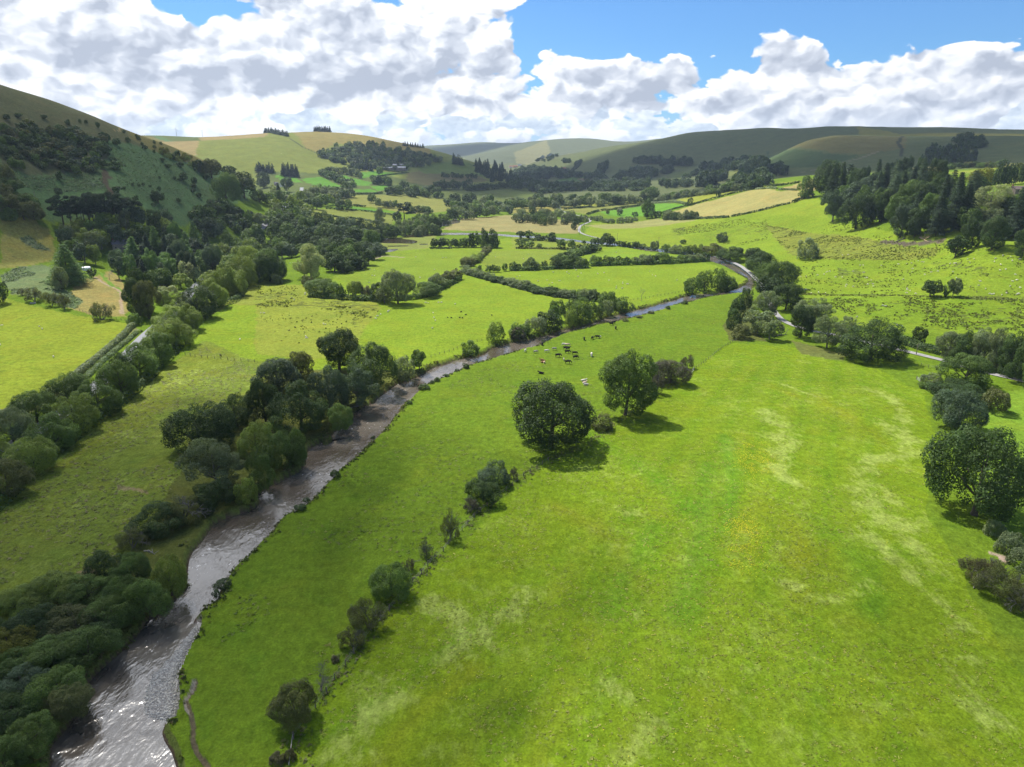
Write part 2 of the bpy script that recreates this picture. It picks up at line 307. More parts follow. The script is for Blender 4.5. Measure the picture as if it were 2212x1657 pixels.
# fields in the far right valley side
plot([(1260, 505), (1280, 482), (1400, 475), (1560, 470), (1740, 425), (1790, 440), (1780, 500), (1650, 540), (1500, 545), (1340, 530)], (.17, .23, .02), rush=.05)
plot(tl('A2', (620, 1300), (800, 1290), (1250, 1240), (1600, 1250), (1300, 1300), (800, 1330)), (.22, .225, .075))
plot([(1450, 500), (1600, 460), (1790, 470), (1950, 510), (2300, 520), (2300, 760), (2050, 720), (1950, 720), (1830, 700), (1730, 650), (1690, 600), (1640, 560), (1560, 545)], (.15, .218, .017), rush=.30)
plot(tl('B3', (150, 430), (2209, 440), (2209, 700), (1450, 680), (1300, 650), (700, 560), (400, 440)), (.13, .20, .014), rush=.42)
plot(tl('A3', (0, 1300), (200, 1330), (600, 1380), (900, 1420), (1100, 1470), (1500, 1490), (1450, 1560), (1000, 1600), (600, 1600), (200, 1560), (100, 1450)), (.16, .19, .028), rush=.56)
plot(tl('A2', (1370, 1330), (1500, 1310), (1530, 1370), (1400, 1400)), rush=.8)
plot(tl('A2', (1560, 1300), (1800, 1250), (2209, 1230), (2209, 1420), (1900, 1480), (1700, 1450)), rush=.5)
plot(tl('B3', (590, 150), (840, 190), (830, 210), (600, 230)), rush=.8); plot(tl('B3', (1400, 95), (1800, 150), (2100, 240), (1900, 250), (1450, 150)), rush=.6)
for a in (((0, 350), (300, 375), (800, 390), (1300, 400), (1700, 415), (2209, 425)),): soft(tl('B3', *a), RUSH, 4.0, 1.0)
plot(tl('A2', (1300, 1195), (1580, 1122), (2080, 990), (2209, 985)) + tl('A3', (100, 1002), (250, 995), (400, 1035), (190, 1108), (0, 1153)) + tl('A2', (1900, 1222), (1590, 1243), (1330, 1215)), (.255, .235, .08))
plot(tl('A2', (760, 1180), (1240, 1110), (1500, 1125), (1300, 1190), (1000, 1232), (830, 1212)), (.10, .22, .022))
plot(tl('A2', (440, 1165), (650, 1205), (740, 1180), (1120, 1120), (1120, 1098), (740, 1135)), (.17, .185, .045))
plot(tl('A2', (450, 1135), (740, 1108), (1150, 1080), (1150, 1097), (750, 1130)), (.21, .23, .035))
plot(tl('A2', (1340, 1092), (1960, 995), (2209, 955), (2209, 988), (2080, 982), (1560, 1112), (1500, 1105)), (.2, .225, .03))
plot(tl('A3', (0, 945), (280, 910), (420, 895), (420, 930), (280, 930), (0, 968)), (.19, .225, .03)); plot(tl('A3', (100, 990), (270, 935), (420, 905), (420, 1000)), (.26, .225, .08))
plot(tl('A3', (1200, 800), (1500, 785), (1560, 830), (1300, 840)), (.25, .22, .075)); plot(tl('A3', (1560, 840), (1980, 800), (1960, 830), (1600, 860)), (.18, .22, .03)); plot(tl('A3', (1900, 760), (2300, 760), (2300, 790), (1940, 790)), (.24, .23, .07)); plot(tl('A3', (1960, 960), (2209, 850), (2209, 930), (2000, 970)), (.17, .215, .03))
# far right hills
plot(tl('A3', (760, 445), (1150, 436), (2300, 455), (2300, 527), (1180, 532), (960, 532)), (.17, .165, .035), far=(1950, 3000))  # bright crest strip: its sunlight is put into the colour
plot(tl('A3', (0, 640), (180, 650), (350, 660), (560, 685), (800, 690), (500, 795), (0, 830)), (.06, .09, .035), hum=.6)
plot(tl('A3', (180, 640), (350, 560), (700, 525), (1200, 530), (1180, 640), (850, 680), (560, 670), (350, 640)), (.12, .115, .042))
plot([(1110, 330), (1180, 303), (1290, 298), (1380, 303), (1330, 318), (1230, 332), (1150, 352)], (.18, .175, .065), far=(3300, 16000)); plot([(1370, 300), (1420, 297), (1470, 295), (1440, 312), (1370, 312)], (.2, .19, .07), far=(3300, 16000))  # lit parts of the far ridge, sun painted in as lighter tan
plot(tl('A2', (400, 900), (560, 880), (740, 860), (700, 890), (420, 940)), (.07, .13, .03)); plot(tl('A2', (1340, 850), (1560, 820), (1640, 850), (1400, 900)), (.10, .13, .04)); plot(tl('A2', (1850, 870), (2000, 790), (2100, 760), (2000, 870)), (.12, .14, .04))
plot(tl('A2', (240, 950), (380, 950), (330, 990), (200, 970)), (.09, .12, .04)); plot(tl('A2', (0, 1000), (230, 1030), (180, 1060), (0, 1040)), (.09, .12, .03)); plot(tl('A2', (560, 900), (760, 860), (740, 900), (600, 920)), (.12, .10, .045)); plot(tl('A2', (900, 910), (1150, 900), (1130, 920), (900, 930)), (.13, .115, .05))
# left fields
plot([(-500, 640), (0, 640), (60, 658), (200, 688), (285, 700), (240, 745), (130, 830), (0, 893), (-500, 960)], (.17, .215, .02), rush=.04)
plot([(150, 625), (195, 600), (240, 585), (275, 620), (272, 684), (200, 682), (150, 665)], (.22, .19, .06))
plot(tl('B0', (0, 230), (150, 150), (350, 130), (470, 160), (480, 290), (720, 440), (650, 510), (400, 430), (100, 380)), (.11, .15, .06), hum=.8)
plot(tl('B0', (820, 170), (860, 190), (960, 290), (1050, 350), (1040, 380), (930, 300)), (.12, .21, .03))
plot([(285, 702), (300, 715), (120, 860), (0, 930), (-300, 1050), (-300, 960), (0, 893), (130, 830), (240, 745)], (.15, .17, .055), hum=.5)
plot([(560, 800), (900, 800), (880, 840), (790, 920), (700, 1000), (600, 1110), (480, 1160), (420, 1240), (330, 1340), (200, 1450), (100, 1640), (-400, 1760), (-400, 1400), (0, 1330), (220, 1250), (420, 960)], (.095, .11, .024), hum=.4)
plot([(160, 950), (330, 815), (440, 735), (520, 770), (600, 790), (560, 830), (420, 960), (320, 1150), (220, 1260), (60, 1330), (-400, 1500), (-400, 1150), (0, 1100)], (.132, .175, .024), hum=.5, pale_sheen=.12)
plot([(300, 830), (440, 742), (520, 775), (400, 850), (300, 930), (180, 1010), (120, 1010)], (.13, .165, .02), hum=.2)
plot(tl('C0', (650, 1290), (760, 1230), (850, 1280), (760, 1360)), (.22, .165, .085)); plot(tl('C0', (1010, 520), (1280, 570), (1290, 590), (1000, 560)), (.2, .17, .08))
# near pasture and meadow
plot([(400, 1950), (380, 1657), (420, 1420), (480, 1290), (560, 1150), (700, 1040), (830, 930), (900, 850), (1010, 790), (1180, 745), (1380, 690), (1610, 636), (1560, 720), (1490, 800), (1350, 890), (1190, 988), (1050, 1125), (900, 1245), (780, 1400), (640, 1600), (560, 1950)], PAST, hum=.75)
plot([(1190, 988), (1350, 893), (1490, 803), (1580, 742), (1700, 747), (1900, 800), (2000, 850), (2020, 950), (2000, 1100), (2060, 1200), (2110, 1300), (2500, 1950), (560, 1950), (640, 1600), (780, 1400), (900, 1245), (1050, 1125)], MEAD, pale_sheen=.10, hum=.35)
plot([(2140, 850), (2300, 830), (2500, 1200), (2300, 1250), (2150, 1150), (2120, 950)], (.13, .22, .02), hum=.2)
plot(tl('B3', (190, 780), (680, 900), (660, 960), (300, 900)), (.105, .125, .032)); plot(tl('B2', (1830, 650), (2060, 360), (2100, 700), (2209, 790), (1900, 790)), (.085, .10, .025), hum=.6, rush=.4)  # first patch: shade under the lane trees, painted as darker ground
for pts, w, v in ((tl('C3', (120, 50), (150, 200), (100, 420), (250, 500)), 3.0, .9), (tl('C3', (1050, 0), (1200, 120), (1180, 250), (900, 300), (800, 480), (880, 650), (950, 780)), 4.0, 1.0), (tl('B3', (850, 1180), (1100, 1300), (1200, 1500), (1150, 1657)), 3.0, .9),
                  (tl('B3', (120, 1160), (430, 1270)), 1.0, 1.0), (tl('B3', (0, 1400), (150, 1600), (200, 1657)), 4.0, .8), (tl('C3', (800, 900), (1100, 1150), (1400, 1450), (1600, 1657)), 2.5, .8), (tl('C3', (250, 1400), (500, 1500), (900, 1400)), 2.5, .7), (tl('D1', (1500, 250), (1700, 330), (1850, 600), (1700, 700)), 3.0, 1.0), (tl('D1', (2050, 350), (1850, 620)), 3.0, .9),
                  (tl('D1', (900, 950), (1300, 1000), (700, 1400), (850, 1550)), 3.0, .75), (tl('C2', (820, 700), (1080, 760)), 3.0, .6), (tl('C2', (0, 1657), (150, 1450)), 3.0, .7), (tl('C2', (1100, 1657), (1200, 1300)), 2.0, .5), ([(1900, 1050), (1960, 1150), (2080, 1400), (2150, 1600)], 3.0, .7), ([(1330, 1480), (1420, 1560), (1350, 1640)], 2.5, .6)):
    soft(pts, PALE_SHEEN, w, v)
plot(tl('B2', (-300, 10), (540, 0), (470, 150), (-250, 170)), (.155, .205, .026)); plot(tl('A2', (640, 1530), (900, 1500), (1450, 1560), (1400, 1600), (760, 1640)), (.155, .235, .022)); plot(tl('B1', (640, 235), (1080, 40), (1500, 0), (1930, 0), (1780, 150), (1350, 275), (930, 325)), (.148, .212, .02))
plot(tl('A1', (1030, 1400), (1560, 1385), (1500, 1495), (1040, 1535)), (.165, .195, .045), hum=.3); plot(tl('A2', (0, 1390), (700, 1445), (650, 1520), (0, 1500)), (.165, .21, .03))
def tintband(pts, w, mul):
    P = np.array([tuple(v)[:2] for v in wl(pts)]); idx = near_idx(P, w*2.5); g = np.exp(-(seg_dist(XF[idx], YF[idx], P)/w)**2)[:, None]; COL[idx, :3] *= 1+(np.array(mul)-1)*g
for pts, w, mul in (*(([(1000+k*170, 1640), (1240+k*118, 1200), (1430+k*82, 960), (1575+k*52, 780)], 1.5, (1.10, 1.05, 1.30)) for k in range(6)), *(([(1085+k*170, 1640), (1300+k*118, 1200), (1470+k*82, 960), (1600+k*52, 780)], 1.3, (.90, .96, .95)) for k in range(6)), (tl('C2', (1230, 880), (1100, 1100), (980, 1300), (850, 1600)), 3.2, (.72, .9, .9)), (tl('C2', (1700, 350), (1650, 700), (1600, 1100), (1450, 1657)), 3.0, (.82, .98, 1.2)), (tl('C2', (1850, 100), (1900, 500), (1850, 900)), 2.2, (.8, 1.0, 1.2)), (tl('C2', (700, 100), (1300, 500), (1500, 700)), 3.5, (.85, 1, 1)), (tl('C2', (400, 700), (900, 1000), (1100, 1400)), 2.5, (1.12, .96, 1.2)),
                    (tl('B3', (0, 1110), (500, 1125), (1000, 1180), (1250, 1300)), 1.5, (.86, .95, 1)), (tl('B3', (100, 1200), (600, 1400), (900, 1657)), 2.5, (1.1, 1.0, 1.1)), (tl('B3', (400, 1250), (750, 1450), (1000, 1657)), 2.0, (1.1, .98, 1)), (tl('C3', (0, 700), (300, 1000), (350, 1500)), 4, (1.1, .96, 1)), (tl('C3', (600, 950), (800, 1200), (900, 1600)), 3, (.85, .97, 1)), (tl('D1', (1000, 1657), (1400, 1200), (1900, 800)), 2.0, (1.15, 1.0, 1.1)), (tl('D1', (600, 1400), (1200, 1000), (1800, 500)), 1.6, (.85, .97, 1.0)), (tl('C0', (250, 560), (700, 230), (1050, 0)), 1.2, (1.15, 1.08, 1)), (tl('B0', (1300, 1300), (1500, 1130), (1900, 850)), 1.5, (1.12, 1.08, 1))): tintband(pts, w, mul)
def line_col(pts, w, col, dz=0.0):
    P = np.array([tuple(v)[:2] for v in wl(pts)]); idx = near_idx(P, w+1); idx = idx[seg_dist(XF[idx], YF[idx], P) < w]
    COL[idx, :3] = col; Zc[idx] += dz; RUSH[idx] = 0; PALE_SHEEN[idx] = 0
line_col(tl('D0', (1690, 900), (1670, 990), (1600, 1080), (1640, 1180), (1670, 1300), (1660, 1420), (1700, 1530), (1800, 1657)), .32, (.12, .10, .06), -.3)
line_col(tl('D0', (1680, 900), (1655, 990), (1590, 1090), (1620, 1190)), .2, (.27, .25, .2), -.1)
line_col(tl('B0', (820, 235), (900, 290), (1010, 340), (1050, 380), (1045, 480), (1055, 555)), .9, (.28, .22, .14))
line_col(tl('A1', (280, 540), (400, 620), (510, 670)), 1.6, (.05, .055, .03)); line_col(tl('A3', (1170, 530), (1125, 590), (1160, 640), (1150, 700)), 3.5, (.05, .055, .03)); line_col(tl('A3', (300, 840), (520, 790), (760, 730), (960, 660)), 3.0, (.17, .15, .09))
line_col(tl('C3', (1950, 1110), (2020, 1130), (2040, 1180)), .8, (.34, .26, .2)); line_col(tl('A3', (1000, 1440), (1200, 1460), (1500, 1430)), 3.0, (.10, .085, .06))
line_col(tl('A1', (980, 1600), (1100, 1560), (1270, 1575)), 1.5, (.27, .23, .16))
dk = np.array(COL[:, :3]); mm = RIVER_MASK > 0
mm &= sd > .7; COL[RIVER_MASK > 0, :3] = (.11, .14, .03); COL[mm, :3] = (.085, .062, .04); RUSH[mm] = 0; PALE_SHEEN[mm] = 0
COL[BAR_IDX, :3] = (.25, .24, .22)
# ponds: shallow hollows
PZ = []
ponds = [tl('A1', (1030, 1442), (1130, 1400), (1270, 1417), (1390, 1440), (1350, 1457), (1200, 1452)), tl('A1', (1060, 1517), (1150, 1505), (1228, 1505), (1180, 1527), (1080, 1532)), tl('A1', (1140, 1472), (1310, 1474), (1300, 1480), (1150, 1480)),
         tl('A1', (1415, 1457), (1480, 1458), (1480, 1465), (1415, 1465)), tl('A1', (1250, 1378), (1520, 1368), (1530, 1392), (1300, 1400)), tl('A1', (1570, 1378), (1640, 1378), (1640, 1383), (1570, 1383))]
for i, pp in enumerate(ponds):
    P = np.array([tuple(v)[:2] for v in wl(pp)]); idx = near_idx(P, 14); zc = float(np.median(zat(P[:, 0], P[:, 1]))); PZ.append(zc); sd_ = seg_dist(XF[idx], YF[idx], P, True); inn = inside(XF[idx], YF[idx], P); wgt = np.where(inn, 1, np.clip(1-sd_/12, 0, 1)); Zc[idx] = Zc[idx]*(1-wgt)+(zc-.02-.3*inn*np.clip(sd_/3, 0, 1))*wgt; COL[idx[inn], :3] = (.075, .062, .042)
# ground mesh
I = np.arange(NA*NR).reshape(NA, NR)
F = np.stack([I[:-1, :-1], I[1:, :-1], I[1:, 1:], I[:-1, 1:]], -1).reshape(-1, 4)[:, ::-1]
gm, n = mat('ground_turf'); p = n.pos()
f1 = n.noise(p, .035, 5, .6); f2 = n.noise(p, .45, 6, .65); f3 = n.noise(p, 2.6, 5, .7); f4 = n.noise(n.vmul(p, (1, .45, 1)), .9, 5, .7, .6)
fa = n.attr('field'); ms = n.attr('mask'); sep = n.n('ShaderNodeSeparateColor', i_0=ms)
br = n.m('MULTIPLY', n.lin(f1, .3, .7, .88, 1.12), n.lin(f2, .3, .7, .78, 1.22)); br = n.m('MULTIPLY', br, n.lin(f3, .25, .75, .62, 1.38))
br = n.m('MULTIPLY', br, n.lin(n.noise(n.vmul(p, (1, .6, 1)), 1.1, 4, .6, .4), .3, .7, .82, 1.18)); c = n.scale(fa, br)
c = n.mix(n.m('MULTIPLY', n.ss(n.noise(p, .06, 5, .6, 1.0), .45, .72), .27), c, n.vmul(c, (1.42, 1.0, .9)))
c = n.mix(n.m('MULTIPLY', n.ss(n.noise(n.vadd(p, (91, 37, 0)), .11, 5, .62, .5), .5, .7), .4), c, n.vmul(c, (.66, .88, .8)))
hum = n.m('MULTIPLY', sep.outputs[2], n.ss(n.noise(p, .33, 5, .62, .4), .56, .68)); c = n.mix(n.m('MULTIPLY', hum, .55), c, n.vmul(c, (.55, .62, .75)))
dry = n.m('MULTIPLY', sep.outputs[2], n.ss(n.noise(n.vadd(p, (11, 77, 0)), .5, 4, .6), .6, .74)); c = n.mix(n.m('MULTIPLY', dry, .5), c, n.vmul(c, (1.5, 1.15, 2.2)))
st = n.m('ADD', sep.outputs[1], n.lin(n.noise(p, .17, 5, .62, .5), .38, .62, -.62, .18)); st = n.m('ADD', st, n.lin(f1, .35, .7, -.3, .3)); st = n.m('ADD', st, n.lin(f4, .3, .7, -.55, .45)); stf = n.ss(st, -.15, .95)
stf = n.m('MULTIPLY', stf, n.ss(sep.outputs[1], .0, .15)); c = n.mix(n.m('MULTIPLY', stf, .68), c, n.scale((.27, .325, .075), br))  # pale sheen of flattened, reflecting grass is put into the base colour
rn = n.noise(n.vmul(p, (.7, 1, 1)), .28, 3, .6); rz = n.m('SUBTRACT', n.m('ADD', n.m('MULTIPLY', sep.outputs[0], .42), n.m('MULTIPLY', n.m('SUBTRACT', n.noise(p, .03, 3), .5), .5)), n.m('SUBTRACT', .84, rn)); rsh = n.m('MULTIPLY', n.ss(rz, -.06, .04), n.ss(sep.outputs[0], .0, .1))
c = n.mix(n.m('MULTIPLY', rsh, .7), c, n.scale((.075, .088, .025), n.lin(f3, .25, .75, .7, 1.4)))
h = n.m('ADD', n.m('MULTIPLY', f3, .35), n.m('ADD', n.m('MULTIPLY', f2, .8), n.m('ADD', n.m('MULTIPLY', rsh, .5), n.m('MULTIPLY', stf, .12))))
nd = n.bsdf(c, .95, .03, n.bump(h, .75, .9)); n.out(nd)
ground = put('ground', mesh_np('ground', np.stack([XF, YF, Zc], 1), F, gm, True, {'field': COL, 'mask': np.stack([RUSH, PALE_SHEEN, HUM, np.ones(len(XF))], 1)}))
tag(ground, kind='structure')
# ------------------------------------------------------------------ water
wm, n = mat('river_water'); p = n.pos()
pr_ = n.n('ShaderNodeMapping', vector_type='POINT'); n.t.links.new(p, pr_.inputs[0]); pr_.inputs['Rotation'].default_value = (0, 0, rad(-38)); pr_.inputs['Scale'].default_value = (1.0, .55, 1); q = pr_.outputs[0]
w1 = n.noise(q, .42, 3, .5, .5); w2 = n.noise(q, 1.5, 3, .5, .3); w3 = n.noise(n.vadd(p, (40, 3, 0)), .09, 3, .5)
hh = n.m('ADD', n.m('MULTIPLY', w1, 1.0), n.m('MULTIPLY', w2, .28)); hh = n.m('MULTIPLY', hh, n.lin(w3, .35, .65, .7, 1.2))
foam = n.m('MULTIPLY', n.ss(n.noise(q, 1.2, 5, .65, .4), .62, .70), n.ss(n.noise(p, .07, 3), .50, .66))
cc = n.mix(foam, n.mix(n.ss(n.noise(p, .07, 4), .36, .64), (.066, .050, .034), (.135, .115, .09)), (.6, .58, .55))
n.out(n.bsdf(cc, n.lin(foam, 0, 1, .15, .6), 1.0, n.bump(hh, .6, .45), IOR=1.7))
def strip(A, B, z, across):
    m_ = len(A); s = np.linspace(0, 1, across+1); V = A[:, None]*(1-s[None, :, None])+B[:, None]*s[None, :, None]; zz = z+np.clip((np.hypot(V[..., 0], V[..., 1])-330)/260, 0, 1)[..., None]*1.05; V = np.concatenate([V, zz], 2).reshape(-1, 3)
    I = np.arange(m_*(across+1)).reshape(m_, across+1); return V, np.stack([I[:-1, :-1], I[1:, :-1], I[1:, 1:], I[:-1, 1:]], -1).reshape(-1, 4)
V, F = strip(resample(LBW, 260), resample(RBW, 260), WATER_Z, 6)
tag(put('river', mesh_np('river', V, F[:, ::-1], wm, True)), kind='structure')
V, F = strip(resample(L2, 30), resample(R2, 30), WATER_Z-.1, 3); tag(put('river', mesh_np('river_far', V, F[:, ::-1], wm, True)), kind='structure')
pm, n = mat('pond_water'); p = n.pos(); n.out(n.bsdf((.05, .04, .025), .06, .5, n.bump(n.noise(p, 1.2, 3), .12, .1), IOR=1.33))
for i, pp in enumerate(ponds):
    P = smooth_line(wl(pp)+[wl(pp)[0]], 3.0)[:-1]; P = np.column_stack([P, np.full(len(P), PZ[i]+.02)]); c0 = P.mean(0)
    V = np.vstack([P, c0]); k = len(P); tag(put('pond', mesh_np('pond', V, [[j, (j+1) % k, k] for j in range(k)], pm)), kind='structure')
# ------------------------------------------------------------------ roads
def drape(L, w, lift, name, m_, dash=None):
    L = np.asarray(L); d = np.gradient(L, axis=0); d /= np.linalg.norm(d, axis=1)[:, None]+1e-9; nrm = np.stack([-d[:, 1], d[:, 0]], 1)
    s = np.linspace(-w/2, w/2, 5); V = (L[:, None]+nrm[:, None]*s[None, :, None]).reshape(-1, 2); zc = np.repeat(zat(L[:, 0], L[:, 1]), 5); zz = np.maximum(zat(V[:, 0], V[:, 1]), zc-.2)+lift; V = np.column_stack([V, zz])
    I = np.arange(len(V)).reshape(len(L), 5); F = np.stack([I[:-1, :-1], I[1:, :-1], I[1:, 1:], I[:-1, 1:]], -1)
    if dash: F = F[[i for i in range(len(L)-1) if (i % dash[1]) < dash[0]]]
    return mesh_np(name, V, F.reshape(-1, 4)[:, ::-1], m_)
asph = simple('asphalt', (.21, .215, .23), .8, .15, 1.5); lane_m = simple('lane_tarmac', (.27, .265, .255), .85, .2, .8); paint = simple('road_paint', (.75, .75, .72), .6, .1)
road_px = [(-260, 1180), (-120, 1080), (0, 985), (140, 888), (228, 818), (310, 732), (380, 669), (425, 617), (470, 580), (510, 548), (560, 500), (610, 450), (648, 420), (652, 405)]
RL = smooth_line(wl(road_px), 3.0)
tag(put('road', drape(RL, 6.2, .12, 'road', asph)), kind='structure')
rdm = drape(RL, .16, .15, 'road_centre_line', paint, (1, 3)); o = put('road_marking', rdm); tag(o, kind='structure')
lane_px = [(1209, 448), (1217, 457), (1246, 465), (1268, 470), (1275, 478), (1256, 487), (1251, 495), (1253, 502), (1266, 508), (1290, 514), (1331, 524), (1400, 534), (1500, 545), (1585, 568), (1640, 610), (1662, 655), (1688, 690), (1740, 712), (1809, 725), (1934, 754), (1984, 766), (2044, 781), (2120, 803), (2211, 824), (2350, 860)]
tag(put('lane', drape(smooth_line(wl(lane_px), 3.0), 3.0, .22, 'lane', lane_m)), kind='structure')
# ------------------------------------------------------------------ foliage
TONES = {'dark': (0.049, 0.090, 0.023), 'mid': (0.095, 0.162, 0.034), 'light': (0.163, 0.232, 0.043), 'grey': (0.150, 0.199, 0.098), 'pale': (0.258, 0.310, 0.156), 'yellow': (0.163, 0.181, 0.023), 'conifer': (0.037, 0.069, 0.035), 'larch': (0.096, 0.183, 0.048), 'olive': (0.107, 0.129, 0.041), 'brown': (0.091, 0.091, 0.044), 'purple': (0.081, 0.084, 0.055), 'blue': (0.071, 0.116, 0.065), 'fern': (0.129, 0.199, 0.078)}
LEAF = {}
for nm, cl in TONES.items():
    m_, n = mat('leaf_'+nm); oi = n.n('ShaderNodeObjectInfo'); rnd = oi.outputs['Random']
    tint = n.m('MULTIPLY', n.attr('tint', 'Fac'), n.lin(rnd, 0, 1, .85, 1.18)); c = n.scale(cl, tint)
    c = n.mix(n.lin(n.noise(n.pos(), .3, 2), .42, .65, 0, .5), c, n.vmul(c, (1.22, 1.08, .75)))
    b = n.bsdf(c, .6, .22); tr = n.n('ShaderNodeBsdfTranslucent', i_0=n.vmul(c, (1.3, 1.25, .5))); mx = n.n('ShaderNodeMixShader', i_0=.32, i_1=b, i_2=tr.outputs[0]); n.out(mx.outputs[0]); LEAF[nm] = m_
BARK = simple('bark', (.085, .07, .055), .95, .3, 4); DEADWOOD = simple('dead_wood', (.33, .30, .26), .9, .3, 4); BARKGREY = simple('grey_bark', (.16, .15, .135), .95, .3, 4)
def unit(v): return v/np.maximum(np.linalg.norm(v, axis=-1, keepdims=True), 1e-9)
def quads(P, N, size, rng, asp=(.7, 1.3), updown=None):
    k = len(P); T = unit(np.cross(N, unit(rng.normal(size=(k, 3))))); B = np.cross(N, T); a = size*rng.uniform(.6, 1.35, (k, 1)); b = a*rng.uniform(*asp, (k, 1))
    j = lambda: rng.uniform(.55, 1.15, (k, 1))
    bend = N*a*rng.uniform(-.35, .35, (k, 1))
    V = np.stack([P-T*a*j()+bend, P-B*b*j()-bend, P+T*a*j()+bend, P+B*b*j()-bend], 1).reshape(-1, 3)
    return V, np.arange(4*k).reshape(k, 4)
def crown_arrays(seed, nleaf, clear=.12, nl=18, lr=(.18, .27), spread=(.5, .75), leaf=.03, shape='round', core=.28, inner=.10, jit=.42, sub=7, sr=(.08, .15), rag=.48):
    """leaves of one crown in a unit box: boughs, clumps on the boughs, leaves on the clumps"""
    rng = np.random.RandomState(seed); zc = (1+clear)/2; rz = (1-clear)/2
    d = unit(rng.normal(size=(nl, 3)))
    if shape == 'dome': d[:, 2] = np.abs(d[:, 2])*.95-.42; zc = clear+.42*(1-clear); rz = (1-clear)*.60
    elif shape == 'tall': d[:, 2] *= 1.15
    else: d[:, 2] = d[:, 2]*.9+.08
    d = unit(d); w3 = unit(rng.normal(size=(3, 3))); env = 1+rag*.5*(np.sin(2.3*(d @ w3[0])+rng.uniform(0, 6))*.6+np.sin(3.7*(d @ w3[1])+rng.uniform(0, 6))*.4)
    L = d*rng.uniform(*spread, (nl, 1))*.5*env[:, None]; r = rng.uniform(*lr, nl)
    if shape == 'tall': L[:, :2] *= (1-.55*np.clip(L[:, 2:]/.5+.1, 0, 1))
    L = np.vstack([L, [[0, 0, -.05]]]); r = np.r_[r, core]; tn = rng.uniform(.82, 1.18, nl+1)
    sd_ = unit(rng.normal(size=(nl+1, sub, 3))+unit(L+[0, 0, .12])[:, None]*.8); S = (L[:, None]+sd_*r[:, None, None]*rng.uniform(.7, 1.0, (nl+1, sub, 1))).reshape(-1, 3); s_r = rng.uniform(*sr, len(S)); tn = np.repeat(tn, sub)*rng.uniform(.85, 1.15, len(S))
    w = s_r**2; g = np.linalg.norm((S[:, None]-S[None])/s_r[None, :, None], axis=-1); pick = rng.choice(len(S), nleaf*4, p=w/w.sum()); dd = unit(rng.normal(size=(nleaf*4, 3))); P = S[pick]+dd*s_r[pick][:, None]*rng.uniform(.75, 1.12, (nleaf*4, 1))
    g = np.linalg.norm((P[:, None].astype(np.float32)-S[None].astype(np.float32))/s_r[None, :, None].astype(np.float32), axis=-1); g[np.arange(len(P)), pick] = 9
    gb = np.linalg.norm((P[:, None]-L[None])/r[None, :, None], axis=-1).min(1)
    keep = ((g.min(1) > .72) & (gb > .72)) | (rng.rand(len(P)) < inner); keep &= (P[:, 2]*2*rz+zc > clear*.6)
    P = P[keep][:nleaf]; dd = dd[keep][:nleaf]; tt = tn[pick][keep][:nleaf]
    N = unit(dd*.75+rng.normal(size=P.shape)*jit+np.array([0, 0, .35])); P2 = P.copy(); P2[:, 2] = P[:, 2]*2*rz+zc
    V, Fq = quads(P2, N, leaf, rng); tint = np.repeat(tt*rng.uniform(.85, 1.17, len(P)), 4); return V, Fq, tint
def fir_arrays(seed, nleaf, leaf=.03, clear=.06, ragged=.25, power=.85):
    rng = np.random.RandomState(seed); tiers = 17; Ps = []; Ns = []; T = []
    per = max(3, nleaf//(tiers*9))
    for k in range(tiers):
        f = (k+.5)/tiers; z = clear+(1-clear)*f; R = .5*(1-f)**power*(1-ragged*.3+ragged*rng.uniform(-.5, .6))+.02; nb = max(4, int(11-6*f)); a0 = rng.uniform(0, 6)
        for b in range(nb):
            a = a0+2*PI*b/nb+rng.uniform(-.3, .3); Rb = R*rng.uniform(.7, 1.15); cnt = max(2, int(per*(.35+1.3*(1-f)))); s = rng.uniform(.12, 1, cnt)**.7
            side = rng.normal(size=cnt)*.035*(.4+s); x = np.cos(a)*Rb*s-np.sin(a)*side; y = np.sin(a)*Rb*s+np.cos(a)*side; zz = z-.055*s*Rb/.4+rng.uniform(-.018, .018, cnt)+.02*(1-s)
            Ps.append(np.stack([x, y, zz], 1)); Ns.append(np.tile([np.cos(a)*.45, np.sin(a)*.45, .9], (cnt, 1))); T.append(np.full(cnt, rng.uniform(.8, 1.2)))
    P = np.vstack(Ps); N = unit(np.vstack(Ns)+rng.normal(size=P.shape)*.45); tt = np.concatenate(T)
    V, Fq = quads(P, N, leaf, rng, (.45, .8)); return V, Fq, np.repeat(tt*rng.uniform(.75, 1.25, len(P)), 4)
def pine_arrays(seed, nleaf, leaf=.035):
    rng = np.random.RandomState(seed); nl = 15; L = np.stack([rng.uniform(-.36, .36, nl), rng.uniform(-.36, .36, nl), rng.uniform(.42, .94, nl)], 1); L[:, :2] *= (1.15-.7*(L[:, 2:]-.5)); r = rng.uniform(.11, .2, nl)
    pick = rng.randint(0, nl, nleaf); d = unit(rng.normal(size=(nleaf, 3))); P = L[pick]+d*r[pick][:, None]*np.array([1, 1, .38])*rng.uniform(.5, 1.05, (nleaf, 1)); N = unit(d*.5+rng.normal(size=P.shape)*.5+[0, 0, .5])
    V, Fq = quads(P, N, leaf, rng, (.5, .9)); return V, Fq, np.repeat(rng.uniform(.75, 1.25, nl)[pick]*rng.uniform(.8, 1.2, nleaf), 4)
